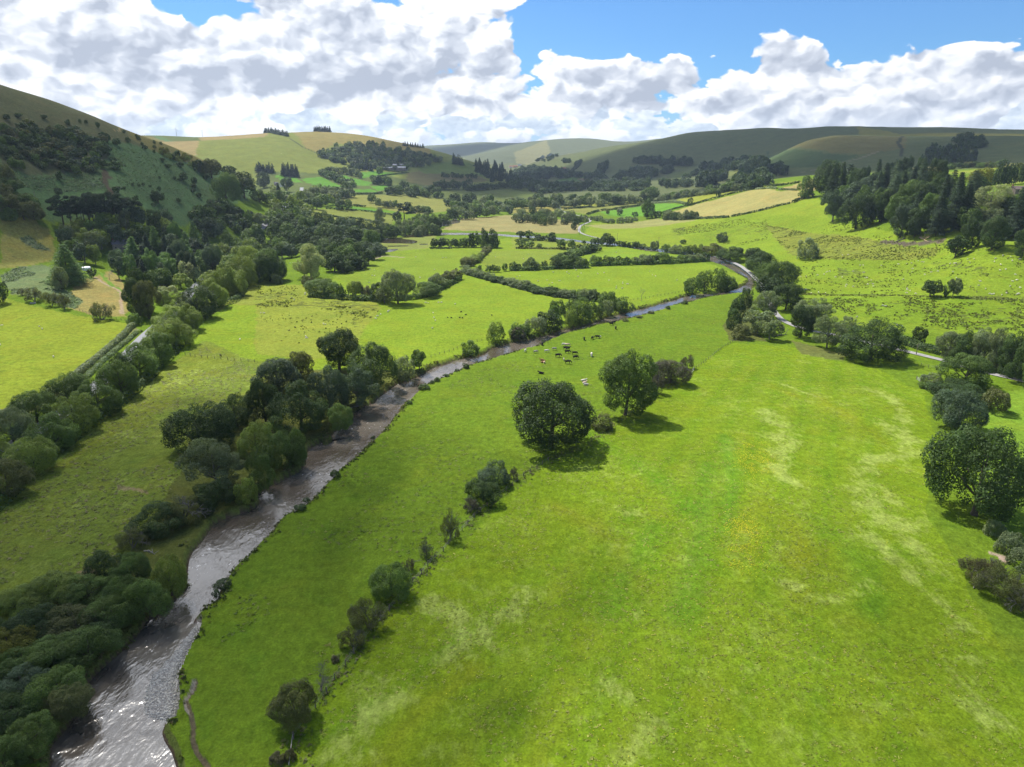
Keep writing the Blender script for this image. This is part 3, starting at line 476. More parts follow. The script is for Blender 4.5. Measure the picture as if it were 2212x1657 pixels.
def tube(path, radii, sides=7):
    path = np.asarray(path, float); V = []; Fs = []
    for i, (p, r) in enumerate(zip(path, radii)):
        dv = unit((path[min(i+1, len(path)-1)]-path[max(i-1, 0)])[None])[0]; a = unit(np.cross(dv, [.31, .95, .1])[None])[0]; b = np.cross(dv, a)
        for k in range(sides): V.append(p+r*(a*math.cos(2*PI*k/sides)+b*math.sin(2*PI*k/sides)))
    for i in range(len(path)-1):
        for k in range(sides): k2 = (k+1) % sides; Fs.append([i*sides+k, i*sides+k2, (i+1)*sides+k2, (i+1)*sides+k])
    Fs.append(list(range(sides))[::-1]); Fs.append([(len(path)-1)*sides+k for k in range(sides)]); return V, Fs
class Acc:
    def __init__(s): s.V = []; s.F = []
    def add(s, V, F): o = len(s.V); s.V += [tuple(map(float, v)) for v in V]; s.F += [[i+o for i in f] for f in F]; return s
    def tube(s, path, radii, sides=7): return s.add(*tube(path, radii, sides))
    def box(s, lo, hi, M=None):
        V = [Vector((x, y, z)) for x in (lo[0], hi[0]) for y in (lo[1], hi[1]) for z in (lo[2], hi[2])]
        if M is not None: V = [M @ v for v in V]
        return s.add(V, [(0, 1, 3, 2), (4, 6, 7, 5), (0, 4, 5, 1), (2, 3, 7, 6), (0, 2, 6, 4), (1, 5, 7, 3)])
    def mesh(s, name, m_=None, smooth=False): return mesh_np(name, np.array(s.V), s.F, m_, smooth)
def trunk_mesh(seed, clear, limbs=5, r=.028, top=.72, m_=None):
    rng = np.random.RandomState(seed); a = Acc(); bx = rng.uniform(-.03, .03, 2)
    a.tube([(0, 0, -.03), (bx[0]*.3, bx[1]*.3, .04), (bx[0], bx[1], clear+.12), (bx[0]*1.5, bx[1]*1.5, top)], [r*1.6, r*1.1, r*.85, r*.2])
    for k in range(limbs):
        an = 2*PI*k/limbs+rng.uniform(-.4, .4); z = clear+rng.uniform(0, .2); l = rng.uniform(.22, .38)
        a.tube([(bx[0], bx[1], z), (math.cos(an)*l*.5, math.sin(an)*l*.5, z+.14), (math.cos(an)*l, math.sin(an)*l, z+.32)], [r*.6, r*.4, r*.12], 5)
    return a.mesh('trunk', m_ or BARK, True)
def bare_mesh(seed, m_, depth=4, r0=.02, lean=.0, spread=.55, stems=1, h0=.34):
    rng = np.random.RandomState(seed); a = Acc()
    def grow(p, d, l, r, k):
        q = p+d*l*.5+rng.normal(size=3)*l*.04; e = p+d*l; a.tube([p, q, e], [r, r*.85, r*.6], 4 if k < depth else 5)
        if k == 0: return
        for _ in range(3 if k > 1 else 3): grow(e-d*l*rng.uniform(0, .35), unit((d+rng.normal(size=3)*spread+[0, 0, .12])[None])[0], l*rng.uniform(.55, .8), r*.55, k-1)
    for s_ in range(stems):
        d = unit(np.array([[lean+rng.normal()*.35*(stems > 1), rng.normal()*.35*(stems > 1), 1]]))[0]; grow(np.array([0, 0, -.02]), d, h0, r0, depth)
    V = np.array(a.V); V[:, 2] /= max(.3, V[:, 2].max()); w_ = max(V[:, 0].max()-V[:, 0].min(), V[:, 1].max()-V[:, 1].min()); V[:, :2] /= w_; a.V = [tuple(v) for v in V]
    return a.mesh('branches', m_)
# prototypes: kind -> lod -> list of (crown mesh, trunk mesh)
LODN = {2: 26000, 1: 5200, 0: 700}; LODL = {2: .0118, 1: .0265, 0: .067}
PROTO = {}; ARR = {}; MASS = []; PENDING = []
def protos(kind):
    if kind in PROTO: return PROTO[kind]
    out = {}
    for lod in (2, 1, 0):
        nv = {2: 4, 1: 5, 0: 5}[lod]; lst = []
        for v in range(nv):
            s = hash_(kind)+v*13+lod*101; nn = LODN[lod]; lf = LODL[lod]
            if kind == 'broad': A = crown_arrays(s, nn, .10, 19, (.17, .26), (.48, .74), lf, 'round', sub=7); tr = trunk_mesh(s, .16)
            elif kind == 'dome': A = crown_arrays(s, nn, .02, 20, (.18, .27), (.48, .74), lf, 'dome', sub=7); tr = trunk_mesh(s, .14)
            elif kind == 'airy': A = crown_arrays(s, int(nn*.85), .10, 26, (.12, .20), (.45, .95), lf, 'round', core=.24, inner=.3, jit=.7, sub=6, sr=(.055, .11), rag=.5); tr = trunk_mesh(s, .18, 7, .024, .85, BARKGREY)
            elif kind == 'tall': A = crown_arrays(s, nn, .10, 20, (.13, .22), (.55, .92), lf, 'tall', core=.24, sub=7); tr = trunk_mesh(s, .2, 5, .03, .9)
            elif kind == 'bush': A = crown_arrays(s, int(nn*.85), -.04, 14, (.20, .30), (.42, .68), lf*1.05, 'dome', sub=7, sr=(.09, .15)); tr = None
            elif kind == 'twiggy': A = crown_arrays(s, int(nn*.8), .02, 20, (.12, .22), (.4, 1.0), lf*.8, 'dome', core=.25, inner=.5, jit=.9, sub=6, sr=(.06, .11)); tr = bare_mesh(s, BARKGREY, 4, .022, 0, .6, 3, .3)
            elif kind == 'fir': A = fir_arrays(s, nn, lf*1.05, .05+.03*(v % 3), .3+.12*v, .75+.12*(v % 3)); a = Acc().tube([(0, 0, -.03), (0, 0, .5), (0, 0, .98)], [.022, .014, .003], 6); tr = a.mesh('trunk', BARK, True)
            elif kind == 'pine': A = pine_arrays(s, int(nn*.55), lf*1.2); a = Acc().tube([(0, 0, -.03), (.02, .01, .4), (-.01, .02, .93)], [.028, .02, .006], 6)
            if kind == 'pine':
                rg_ = np.random.RandomState(s)
                for k in range(6): an = rg_.uniform(0, 6.28); z = rg_.uniform(.45, .8); a.tube([(0, 0, z), (.3*math.cos(an), .3*math.sin(an), z+.08)], [.01, .003], 4)
                tr = a.mesh('trunk', BARK, True)
            V, Fq, ti = A; rr_ = np.hypot(V[:, 0], V[:, 1]); V = V*np.array([1, 1, 1])*[.5/np.percentile(rr_, 96), .5/np.percentile(rr_, 96), 1.0]; V[:, 2] /= np.percentile(V[:, 2], 99.6)
            me = mesh_np('foliage', V, Fq, LEAF['mid'], False, {'tint': ti}); ARR[me.name] = (V, Fq, ti); lst.append((me, tr))
        out[lod] = lst
    PROTO[kind] = out; return out
def hash_(s_): return sum(ord(ch)*(i+3) for i, ch in enumerate(s_)) % 9973
RNG = random.Random(11)
NAMES = {'broad': ('broadleaf_tree', 'tree'), 'dome': ('broadleaf_tree', 'tree'), 'airy': ('broadleaf_tree', 'tree'), 'tall': ('broadleaf_tree', 'tree'), 'bush': ('bush', 'bush'), 'twiggy': ('thorn_bush', 'bush'), 'fir': ('conifer', 'tree'), 'pine': ('pine_tree', 'tree')}
OCC = []
def metric(kind, px, py, w, h):
    P = at(px, py); D = (P-Vector((0, 0, CAMH))).length; dep = math.asin((CAMH-P.z)/D)
    if dep > .05 and kind != 'fir':      # the foot stands behind the lowest seen leaves of the near side
        sh_ = min({'bush': .40, 'dome': .36, 'twiggy': .2}.get(kind, .16)*w*math.sin(dep), .4*h); py -= sh_; h -= sh_; P = at(px, py)
    k = ((P.y)*math.cos(PITCH)+(CAMH-P.z)*math.sin(PITCH))/FPX
    W = w*k*(1.08 if kind != 'fir' else 1.15); H = h*k
    if dep > .12: H = max(.5*h*k, (h*k-.10*W*math.sin(dep))/math.cos(dep))
    return P, W, H
def plant(kind, tone, px, py, w, h, label, group=None, name=None):
    nm = name or NAMES[kind][0]
    if not name and kind != 'fir' and kind != 'twiggy':
        if 'willow' in label: nm = 'willow'
        elif 'alder' in label: nm = 'alder'
    PENDING.append((nm, kind, tone, px, py, w, h, label, group))
def plant_all():
    cap = {'broadleaf_tree': 292, 'bush': 285, 'conifer': 285}; by = {}
    for p in PENDING: by.setdefault(p[0], []).append(p)
    for nm, L in by.items():
        L.sort(key=lambda p: -p[5]*p[6]*(.2 if not -30 < p[3] < 2240 else 1))
        for i, p in enumerate(L):
            if i < cap.get(nm, 290): plant_one(*p)
            else: MASS.append(p[1:])
def plant_one(name, kind, tone, px, py, w, h, label, group=None):
    """one tree or bush whose foot stands where the photograph shows it; w, h its seen width and height"""
    P, W, H = metric(kind, px, py, w, h)
    lod = 2 if max(w, h) > 58 else (1 if max(w, h) > 22 else 0)
    pr = RNG.choice(protos(kind)[lod]); nm, cat = NAMES[kind]; nm = name or nm; cat = 'bush' if nm in ('bush', 'thorn_bush', 'tussock') else 'tree'
    bushy = pr[1] is None
    rz = RNG.uniform(0, 2*PI); sy = W*RNG.uniform(.92, 1.08)
    if bushy:
        o = put(nm, pr[0], P, rz, (W, sy, H*1.03), mat=LEAF[tone]); tag(o, label, cat, group)
    else:
        e = put(nm, None, P, rz, (W, sy, H)); tag(e, label, cat, group); e.empty_display_size = .1
        f = put('branches' if kind == 'twiggy' else 'trunk', pr[1], parent=e); put('crown', pr[0], parent=e, mat=LEAF[tone])
        o = e
    OCC.append((P.x, P.y, W/2)); return o
ORD = 'first second third fourth fifth sixth seventh eighth ninth tenth eleventh twelfth thirteenth fourteenth fifteenth sixteenth seventeenth eighteenth nineteenth twentieth'.split()
def row(kind, tones, pts, n_, w, h, fmt, group, jit=.12, name=None):
    """trees standing in a line; fmt holds {o} for the place counted from the near or left end"""
    L = resample(np.array(pts, float), n_); kw = 1.25 if kind in ('bush', 'dome') else 1.0
    for i, (x, y) in enumerate(L):
        f = i/max(1, n_-1); ww = kw*(w if not isinstance(w, tuple) else w[0]+(w[1]-w[0])*f)*RNG.uniform(.82, 1.2); hh = (h if not isinstance(h, tuple) else h[0]+(h[1]-h[0])*f)*RNG.uniform(.8, 1.2)
        plant(kind if isinstance(kind, str) else RNG.choice(kind), RNG.choice(tones), x+RNG.uniform(-jit, jit)*ww, y+RNG.uniform(-.04, .04)*hh, ww, hh, fmt.format(o=ORD[i % 20]), group, name)
def fill(kinds, tones, poly, n_, w, h, label, group, sep=.55, name=None):
    """trees of one wood, scattered over the ground it covers"""
    P = np.array(poly, float); lo, hi = P.min(0), P.max(0); got = []; tries = 0
    while len(got) < n_ and tries < n_*60:
        tries += 1; x = RNG.uniform(lo[0], hi[0]); y = RNG.uniform(lo[1], hi[1])
        if not inside(np.array([x]), np.array([y]), P)[0]: continue
        yb = y+.42*h
        if (abs(x-187) < 34 and yb > 575 and yb < 640) or (abs(x-263) < 20 and 541 < yb < 541+h*.8): continue
        if any((x-a)**2+((y-b)*2.2)**2 < (sep*w)**2 for a, b in got): continue
        got.append((x, y))
    for x, y in sorted(got, key=lambda q: q[1]):
        plant(RNG.choice(kinds), RNG.choice(tones), x, y+.42*h, w*RNG.uniform(.75, 1.25), h*RNG.uniform(.75, 1.25), label, group, name)
def tp(tile, kind, tone, zx, zy, w, h, label, group=None, name=None):
    x, y = t(tile, zx, zy); plant(kind, tone, x, y, w*.25, h*.25, label, group, name)
# ------------------------------------------------------------------ trees one by one
# along the boundary between the river pasture and the meadow
plant('dome', 'dark', 1190, 988, 172, 160, 'biggest round dark oak in the middle of the picture, casting a round shadow')
plant('broad', 'mid', 1350, 903, 112, 138, 'tall airy grey green tree right behind the biggest round oak')
plant('bush', 'olive', 1298, 932, 46, 38, 'small olive bush tucked between the biggest oak and the airy tree')
plant('dome', 'purple', 1447, 836, 76, 58, 'rounded purplish bush tree beside the airy tree, at the field gate')
plant('twiggy', 'purple', 1416, 852, 40, 50, 'thin purplish shrub between the airy tree and the rounded purplish tree')
plant('twiggy', 'brown', 1484, 797, 28, 30, 'sparse brownish shrub behind the rounded purplish tree')
plant('bush', 'blue', 1066, 1062, 72, 62, 'glossy blue green holly bush, farther of a pair on the meadow fence')
plant('bush', 'dark', 1043, 1097, 76, 62, 'dark holly bush in front of the glossy blue green one on the fence', None)
plant('twiggy', 'purple', 1018, 1108, 34, 32, 'low greyish thorn at the left foot of the dark holly')
plant('twiggy', 'olive', 972, 1168, 38, 68, 'narrow upright thorn tree standing alone on the meadow fence')
plant('twiggy', 'grey', 922, 1205, 30, 40, 'small grey shrub beside the fence below the narrow thorn tree')
plant('twiggy', 'brown', 884, 1236, 26, 28, 'brown scrubby thorn right behind the dense green bush tree on the fence')
plant('dome', 'mid', 846, 1303, 84, 86, 'dense dark green bush tree on the meadow fence near the bottom')
plant('twiggy', 'olive', 796, 1367, 86, 70, 'twiggy olive thorn bush just below the dense green bush tree')
plant('twiggy', 'olive', 762, 1404, 56, 46, 'smaller twiggy thorn below the twiggy olive thorn bush')
plant('bush', 'brown', 724, 1433, 20, 15, 'brown grass tussock beside the lower fence posts', name='tussock')
plant('dome', 'olive', 640, 1578, 94, 96, 'yew like bush with yellow tips at the bottom of the meadow fence')
plant('bush', 'brown', 598, 1656, 36, 28, 'brown shrub at the bottom edge left of the leaning rail')
plant('bush', 'brown', 628, 1648, 26, 26, 'brown shrub at the bottom edge right beside the leaning rail')
plant('twiggy', 'purple', 1110, 1037, 20, 28, 'tiny bare thorn beside the fence right of the holly pair')
for x, y, w, h, lb_ in ((693, 1494, 54, 38, 'lower grey leafless thorn crown on the fence above the yew'), (690, 1462, 46, 40, 'upper grey leafless thorn leaning behind the lower one on the fence')):
    P = at(x, y); k = P.y/FPX*1.1; o = put('bare_thorn', bare_mesh(int(x+y), BARKGREY, 5, .016, .1, .7, 4, .3), P, 1.0, (w*k, w*k, h*k)); tag(o, lb_, 'shrub')
P = at(1385, 650); k = P.y*1.05/FPX; tag(put('dead_tree', bare_mesh(5, DEADWOOD, 4, .022, .0, .45, 1, .4), P, .5, (17*k, 17*k, 30*k)), 'bare dead tree standing by the riverside fence', 'tree')
P = t('B0', 950, 258); P = at(*P); k = P.y*1.05/FPX; tag(put('dead_tree', bare_mesh(8, DEADWOOD, 3, .025, .0, .9, 1, .55), P, .5, (13*k, 13*k, 23*k)), 'bare dead sapling in the garden paddock beside the polytunnel', 'tree')
# right side of the meadow
tp('B3', 'dome', 'dark', 890, 985, 470, 395, 'large spreading dark oak beside the right lane')
tp('B3', 'airy', 'grey', 510, 855, 245, 285, 'silvery tree left of the large oak by the lane')
tp('B3', 'broad', 'dark', 275, 765, 205, 280, 'dark tree two places left of the large oak by the lane')
tp('B3', 'airy', 'grey', 400, 640, 280, 220, 'grey green willow behind the lane, above the dark tree')
tp('B3', 'airy', 'grey', 350, 700, 180, 220, 'paler grey tree squeezed between the dark tree and the willow behind')
tp('B3', 'bush', 'grey', 670, 705, 150, 130, 'grey bush behind the large spreading oak')
tp('B3', 'broad', 'dark', 150, 530, 245, 240, 'dark rounded tree beside the lane where it leaves the river')
tp('B3', 'broad', 'mid', 120, 350, 270, 250, 'mid green rounded tree on the river bend beside the lane')
tp('B3', 'broad', 'dark', 1305, 830, 125, 165, 'small round tree standing alone on the lane hedge')
tp('B3', 'broad', 'dark', 1400, 410, 155, 150, 'round dark tree, left of three on the ditch in the rushy field')
tp('B3', 'broad', 'grey', 1595, 405, 110, 160, 'greyish upright tree, right of three on the ditch in the rushy field')
tp('B3', 'airy', 'mid', 1545, 405, 80, 125, 'thin green tree, middle of three on the ditch in the rushy field')
for x, y, w, h, q in ((2048, 776, 52, 60, 'first'), (2082, 786, 52, 72, 'second'), (2118, 794, 54, 86, 'third'), (2150, 802, 56, 92, 'fourth'), (2183, 816, 58, 100, 'fifth'), (2214, 830, 66, 110, 'sixth'), (2236, 850, 66, 110, 'seventh')):
    plant('tall', RNG.choice(('mid', 'grey', 'dark')), x, y, w, h, q+' from the left of the row of tall trees along the lane on the right', 'row of tall trees along the lane')
plant('bush', 'dark', 2120, 806, 60, 20, 'low dark hedge bush under the row of tall trees on the right')
tp('B3', 'broad', 'mid', 1690, 1185, 380, 285, 'yellowish green oak at the far corner of the meadow hedge')
tp('B3', 'bush', 'grey', 1400, 1175, 180, 115, 'low grey hedge bush beside the metal gate on the right'); tp('B3', 'bush', 'mid', 1345, 1200, 100, 60, 'small low bush left of the grey hedge bush by the gate')
tp('B3', 'broad', 'dark', 1630, 1320, 400, 190, 'dark hedge tree in the middle of the right hedge, behind the grey crown')
tp('B3', 'dome', 'blue', 1635, 1605, 405, 395, 'bluish dark round tree on the right hedge above the largest right oak')
tp('B3', 'bush', 'olive', 1955, 1425, 225, 215, 'olive bush in the small field right of the bluish round tree')
plant('dome', 'dark', 2104, 1140, 188, 212, 'largest dark oak on the right edge of the meadow')
for x, y, w, h, q in ((2150, 1165, 44, 40, 'nearest the oak'), (2180, 1200, 52, 48, 'second from the oak'), (2205, 1235, 54, 50, 'third from the oak')):
    plant('bush', 'grey', x, y, w, h, 'grey bramble bush on the right edge, '+q)
plant('twiggy', 'brown', 2100, 1256, 64, 56, 'twiggy brown bush left of the bare sandy patch on the right')
plant('twiggy', 'olive', 2140, 1250, 52, 46, 'olive twiggy bush behind the twiggy brown one on the right'); plant('twiggy', 'olive', 2162, 1300, 96, 76, 'wide olive thorn below the sandy patch at the right edge'); plant('twiggy', 'olive', 2205, 1325, 66, 70, 'olive thorn cut by the right edge below the sandy patch')
# riverside willows and the river bend
for a in ((70, 765, 200, 140, 'bush', 'mid', 'low green bush at the lower end of the riverside willow group'), (210, 740, 185, 165, 'bush', 'grey', 'grey rounded willow near the lower end of the riverside group'), (320, 700, 220, 175, 'bush', 'dark', 'dark bush behind the grey rounded willow'),
          (380, 620, 145, 185, 'broad', 'mid', 'upright green willow above the dark riverside bush'), (570, 640, 240, 235, 'dome', 'mid', 'biggest yellow green willow of the riverside group'), (520, 665, 105, 145, 'bush', 'light', 'small bright willow at the water in front of the biggest willow'),
          (715, 600, 160, 160, 'bush', 'mid', 'round willow just upstream of the biggest riverside willow'), (810, 570, 135, 130, 'bush', 'grey', 'greyish round bush between two willows upstream'), (835, 520, 180, 165, 'dome', 'mid', 'spreading willow with a dark trunk gap, near the upstream end'), (960, 545, 175, 135, 'bush', 'mid', 'last green willow at the upstream end of the riverside group')):
    tp('B2', a[4], a[5], a[0], a[1], a[2], a[3], a[6])
tp('B1', 'bush', 'light', 2075, 800, 155, 175, 'bright green bush at the start of the riverside fence'); tp('B2', 'bush', 'purple', 60, 780, 130, 110, 'dark low bush right of the bright green riverside bush'); tp('B1', 'bush', 'mid', 1852, 925, 155, 140, 'round dark willow standing in the water by the fence')
tp('B1', 'broad', 'mid', 1412, 1045, 150, 180, 'yellowish small tree on the left bank next to a grey willow'); tp('B1', 'bush', 'grey', 1288, 1128, 210, 210, 'grey green round willow on the left bank below the big tree group')
for a in ((1562, 388, 155, 155, 'left'), (1662, 362, 145, 185, 'second'), (1795, 352, 145, 190, 'third'), (1865, 352, 150, 130, 'right')): tp('B2', 'dome', 'mid', a[0], a[1], a[2], a[3], a[4]+' tree of the four growing together at the river bend')
for i, (x, y, w, h, k_, tn) in enumerate(((1636, 722, 58, 52, 'airy', 'grey'), (1662, 735, 46, 44, 'airy', 'grey'), (1600, 735, 40, 34, 'bush', 'olive'), (1585, 715, 34, 46, 'bush', 'dark'), (1592, 690, 34, 44, 'bush', 'dark'), (1606, 668, 34, 44, 'bush', 'dark'), (1640, 592, 66, 50, 'dome', 'dark'), (1652, 622, 60, 52, 'dome', 'mid'), (1664, 650, 58, 52, 'broad', 'dark'), (1650, 690, 56, 60, 'airy', 'grey'), (1628, 560, 40, 24, 'bush', 'dark'))):
    plant(k_, tn, x, y, w, h, ('grey willow at the foot of the bend, beside the lane', 'small grey willow right of the one beside the lane', 'olive scrub at the corner of the meadow', 'first dark bush of the ditch running from the corner to the bend', 'second dark bush of the ditch to the bend', 'third dark bush of the ditch, nearest the bend', 'wide dark tree where the river disappears upstream', 'mid green tree right of the upper river bend', 'dark tree on the right bank just above the bend', 'tall grey willow between bend and lane', 'dark low bush upstream of the wide dark tree')[i])
# big group on the left bank
for x, y, w, h, k_, tn, lb_ in ((733, 806, 94, 96, 'broad', 'dark', 'tall umbrella crowned tree at the top of the left bank group, trunk in view'), (803, 850, 104, 112, 'dome', 'dark', 'broad dark tree sloping down to the river right of the umbrella crowned one'), (650, 838, 62, 78, 'broad', 'olive', 'olive tree left of the umbrella crowned tree'),
        (605, 850, 92, 76, 'broad', 'blue', 'bluish flat topped tree at the left of the upper group'), (712, 900, 78, 104, 'broad', 'blue', 'bluish tall tree in the centre of the left bank group'), (772, 880, 84, 88, 'airy', 'blue', 'silvery green tree beside the river in the left bank group'), (652, 945, 122, 118, 'dome', 'dark', 'large rounded dark tree in front of the left bank group'),
        (575, 915, 64, 96, 'broad', 'dark', 'dark narrow tree left of the large rounded one'), (735, 935, 56, 62, 'bush', 'mid', 'green bush hanging over the water below the bluish tall tree'), (512, 932, 82, 82, 'dome', 'dark', 'dark round tree behind the big left oak'), (436, 990, 136, 118, 'dome', 'dark', 'widest dark tree on the left bank, above the dying ash'),
        (470, 1062, 122, 112, 'airy', 'grey', 'grey dying ash with bare twigs on the left bank'), (456, 1112, 94, 74, 'bush', 'dark', 'dark holly like bush in front of the dying ash'), (532, 1092, 50, 58, 'bush', 'light', 'small yellowish willow right of the holly like bush'),
        (558, 992, 76, 82, 'dome', 'light', 'yellow green willow right of the widest dark tree'), (612, 1022, 74, 88, 'bush', 'mid', 'willow overhanging the water under the large rounded tree'), (642, 1008, 52, 80, 'bush', 'mid', 'narrow willow farthest right over the water, under the rounded tree'), (562, 1062, 64, 82, 'bush', 'mid', 'green willow between the dying ash and the river'),
        (342, 1165, 104, 76, 'bush', 'dark', 'dark dense bush alone on the left bank slope'), (392, 1138, 88, 68, 'twiggy', 'olive', 'dull sprawling thicket right of the dark dense bush'), (288, 1190, 62, 48, 'twiggy', 'olive', 'dull thorn above the alder group'),
        (232, 1268, 80, 80, 'bush', 'dark', 'leftmost alder of the group by the bleached branch'), (286, 1282, 76, 82, 'dome', 'mid', 'alder in the middle of the group by the bleached branch'), (270, 1330, 76, 88, 'dome', 'mid', 'front left alder of the group, over the bank'), (326, 1350, 92, 94, 'dome', 'mid', 'front alder of the group, overhanging the river'), (372, 1296, 64, 98, 'dome', 'light', 'right alder of the group, beside the bleached branch')):
    plant(k_, tn, x, y, w, h, lb_)
ALD = 'alders of the bottom left thicket'
for x, y, w, h, tn, lb_ in ((40, 1345, 100, 80, 'light', 'bright'), (128, 1318, 96, 76, 'light', 'bright'), (192, 1312, 84, 70, 'mid', 'mid'), (85, 1400, 112, 92, 'mid', 'mid'), (168, 1398, 112, 88, 'olive', 'mid'), (246, 1372, 92, 80, 'mid', 'mid'), (286, 1336, 54, 60, 'mid', 'mid'), (22, 1448, 100, 92, 'yellow', 'yellow'), (108, 1470, 112, 92, 'mid', 'mid'), (192, 1452, 112, 92, 'mid', 'mid'),
        (60, 1530, 104, 92, 'blue', 'mid'), (132, 1540, 104, 92, 'mid', 'mid'), (18, 1600, 104, 92, 'dark', 'mid'), (150, 1560, 84, 78, 'mid', 'mid'), (72, 1640, 94, 88, 'mid', 'mid'), (8, 1690, 94, 92, 'mid', 'mid'), (-40, 1540, 100, 100, 'mid', 'mid'), (-45, 1430, 100, 100, 'mid', 'mid'), (218, 1412, 70, 70, 'mid', 'mid'), (60, 1480, 90, 80, 'mid', 'mid')):
    plant('dome', RNG.choice(('mid', 'mid', 'olive', 'mid', 'dark')) if tn == 'mid' else tn, x, y, w*1.1, h, {'bright': 'bright leafy alder on the upper rim of the bottom left thicket', 'yellow': 'yellow green alder on the left edge of the bottom left thicket', 'mid': 'round green alder in the thicket at the bottom left, over the river'}[lb_], ALD)
# belt along the road on the left
BELT = [(20, 1085, 92, 90, 0), (72, 1030, 92, 90, 0), (122, 980, 88, 86, 0), (-30, 1015, 92, 95, 0), (30, 965, 86, 84, 2), (80, 922, 82, 80, 0), (168, 940, 80, 90, 0), (216, 903, 80, 85, 0), (150, 882, 72, 76, 0), (264, 864, 76, 86, 0), (264, 838, 54, 78, 3), (304, 824, 70, 82, 0), (340, 794, 66, 76, 0), (348, 764, 60, 66, 0), (384, 752, 60, 66, 1), (372, 722, 60, 60, 1), (415, 718, 56, 60, 1),
        (400, 692, 54, 58, 1), (430, 692, 68, 78, 3), (464, 668, 56, 66, 1), (452, 642, 50, 56, 1), (480, 645, 60, 70, 1), (506, 642, 52, 60, 1), (522, 624, 60, 74, 1), (546, 607, 54, 74, 1), (560, 592, 56, 66, 3), (584, 612, 72, 74, 3), (500, 600, 48, 46, 1), (530, 580, 50, 48, 1)]
for i, (x, y, w, h, c_) in enumerate(BELT):
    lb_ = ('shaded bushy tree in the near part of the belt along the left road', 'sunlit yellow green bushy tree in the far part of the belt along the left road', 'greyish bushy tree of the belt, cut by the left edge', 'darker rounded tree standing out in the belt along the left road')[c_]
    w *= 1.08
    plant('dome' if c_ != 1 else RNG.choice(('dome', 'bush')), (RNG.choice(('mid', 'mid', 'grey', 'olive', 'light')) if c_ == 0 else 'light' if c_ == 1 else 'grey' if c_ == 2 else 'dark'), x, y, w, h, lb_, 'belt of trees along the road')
for a in (('B0', 'broad', 'dark', 1190, 580, 210, 330, 'tall dark birch at the left of the clump beside the road'), ('B0', 'broad', 'olive', 1290, 600, 200, 330, 'tall olive birch at the right of the clump beside the road'), ('B0', 'broad', 'dark', 1250, 540, 210, 380, 'tallest dark birch behind the clump beside the road'), ('B0', 'bush', 'mid', 1160, 655, 120, 110, 'round bush below the birch clump at the field corner'),
          ('B0', 'dome', 'light', 1415, 480, 125, 130, 'light green bush between the birch clump and the road'), ('B0', 'bush', 'pale', 1460, 420, 160, 110, 'whitish leaved shrub on the left verge of the road'), ('B0', 'dome', 'light', 1570, 345, 165, 140, 'yellow green willow on the left verge of the road'), ('B0', 'dome', 'pale', 1635, 280, 180, 180, 'pale silvery willow on the left of the road, behind the yellow green one'), ('B0', 'broad', 'mid', 1385, 340, 190, 180, 'rounded green tree behind the verge willows'), ('B0', 'dome', 'grey', 1770, 200, 170, 140, 'greyish willow upper left of the road'),
          ('B0', 'twiggy', 'olive', 890, 610, 175, 150, 'thorn pair beside the path at the top of the left field'), ('B0', 'twiggy', 'olive', 840, 590, 80, 140, 'thin thorn left of the thorn pair'), ('B0', 'broad', 'dark', 800, 240, 76, 80, 'small round tree in front of the polytunnel'), ('B0', 'fir', 'larch', 600, 290, 290, 330, 'big spreading larch left of the polytunnel'), ('B0', 'fir', 'larch', 668, 262, 110, 200, 'lower larch between the big larch and the polytunnel'),
          ('B0', 'tall', 'grey', 535, 345, 135, 200, 'grey upright tree in front of the big larch'), ('B0', 'twiggy', 'olive', 300, 450, 130, 130, 'wide bare thorn, middle of the row on the bracken bank'), ('B0', 'twiggy', 'olive', 190, 395, 60, 65, 'small thorn, left of the row on the bracken bank'), ('B0', 'twiggy', 'olive', 450, 490, 130, 130, 'wide thorn, third of the row on the bracken bank'), ('B0', 'twiggy', 'olive', 560, 515, 105, 140, 'upright thorn, right of the row on the bracken bank'), ('B0', 'bush', 'dark', 15, 470, 140, 190, 'dark bush cut by the left edge at the top of the left field'),
          ('B1', 'airy', 'pale', 480, 255, 240, 300, 'pale cream flowered tree in the valley left of the dark wood'), ('B1', 'broad', 'light', 420, 235, 120, 130, 'light green tree in front of the pale cream tree'), ('B1', 'bush', 'olive', 455, 315, 110, 95, 'small olive tree at the left end of the field hedge'), ('B1', 'dome', 'mid', 120, 285, 270, 290, 'dark domed tree above the rushy field at the end of the belt'), ('B1', 'bush', 'grey', 180, 300, 100, 85, 'small grey bush at the foot of the dark domed tree'),
          ('B1', 'broad', 'grey', 1228, 472, 260, 300, 'tall pale ash in the hedge above the grazed field'), ('B1', 'airy', 'grey', 1110, 460, 140, 130, 'lower spreading limb tree left of the tall pale ash'), ('B1', 'dome', 'mid', 590, 410, 275, 160, 'wide bush at the left of the hedge above the rushes'), ('B1', 'broad', 'mid', 735, 425, 90, 130, 'narrow tree second in the hedge above the rushes'), ('B1', 'broad', 'light', 860, 425, 135, 155, 'greener tree third in the hedge above the rushes'), ('B1', 'bush', 'brown', 960, 430, 110, 115, 'brownish bush left of the tall pale ash'), ('B1', 'broad', 'dark', 1040, 440, 130, 160, 'dark tree just left of the tall pale ash'),
          ('B1', 'dome', 'mid', 1480, 418, 250, 140, 'wide clipped looking bush right of the tall pale ash'), ('B1', 'dome', 'grey', 1580, 340, 170, 140, 'grey bush second right of the tall pale ash'), ('B1', 'dome', 'olive', 1660, 290, 140, 110, 'olive bush third right of the tall pale ash'), ('B1', 'dome', 'olive', 1725, 260, 110, 100, 'olive bush at the hedge corner gateway')): tp(*a)
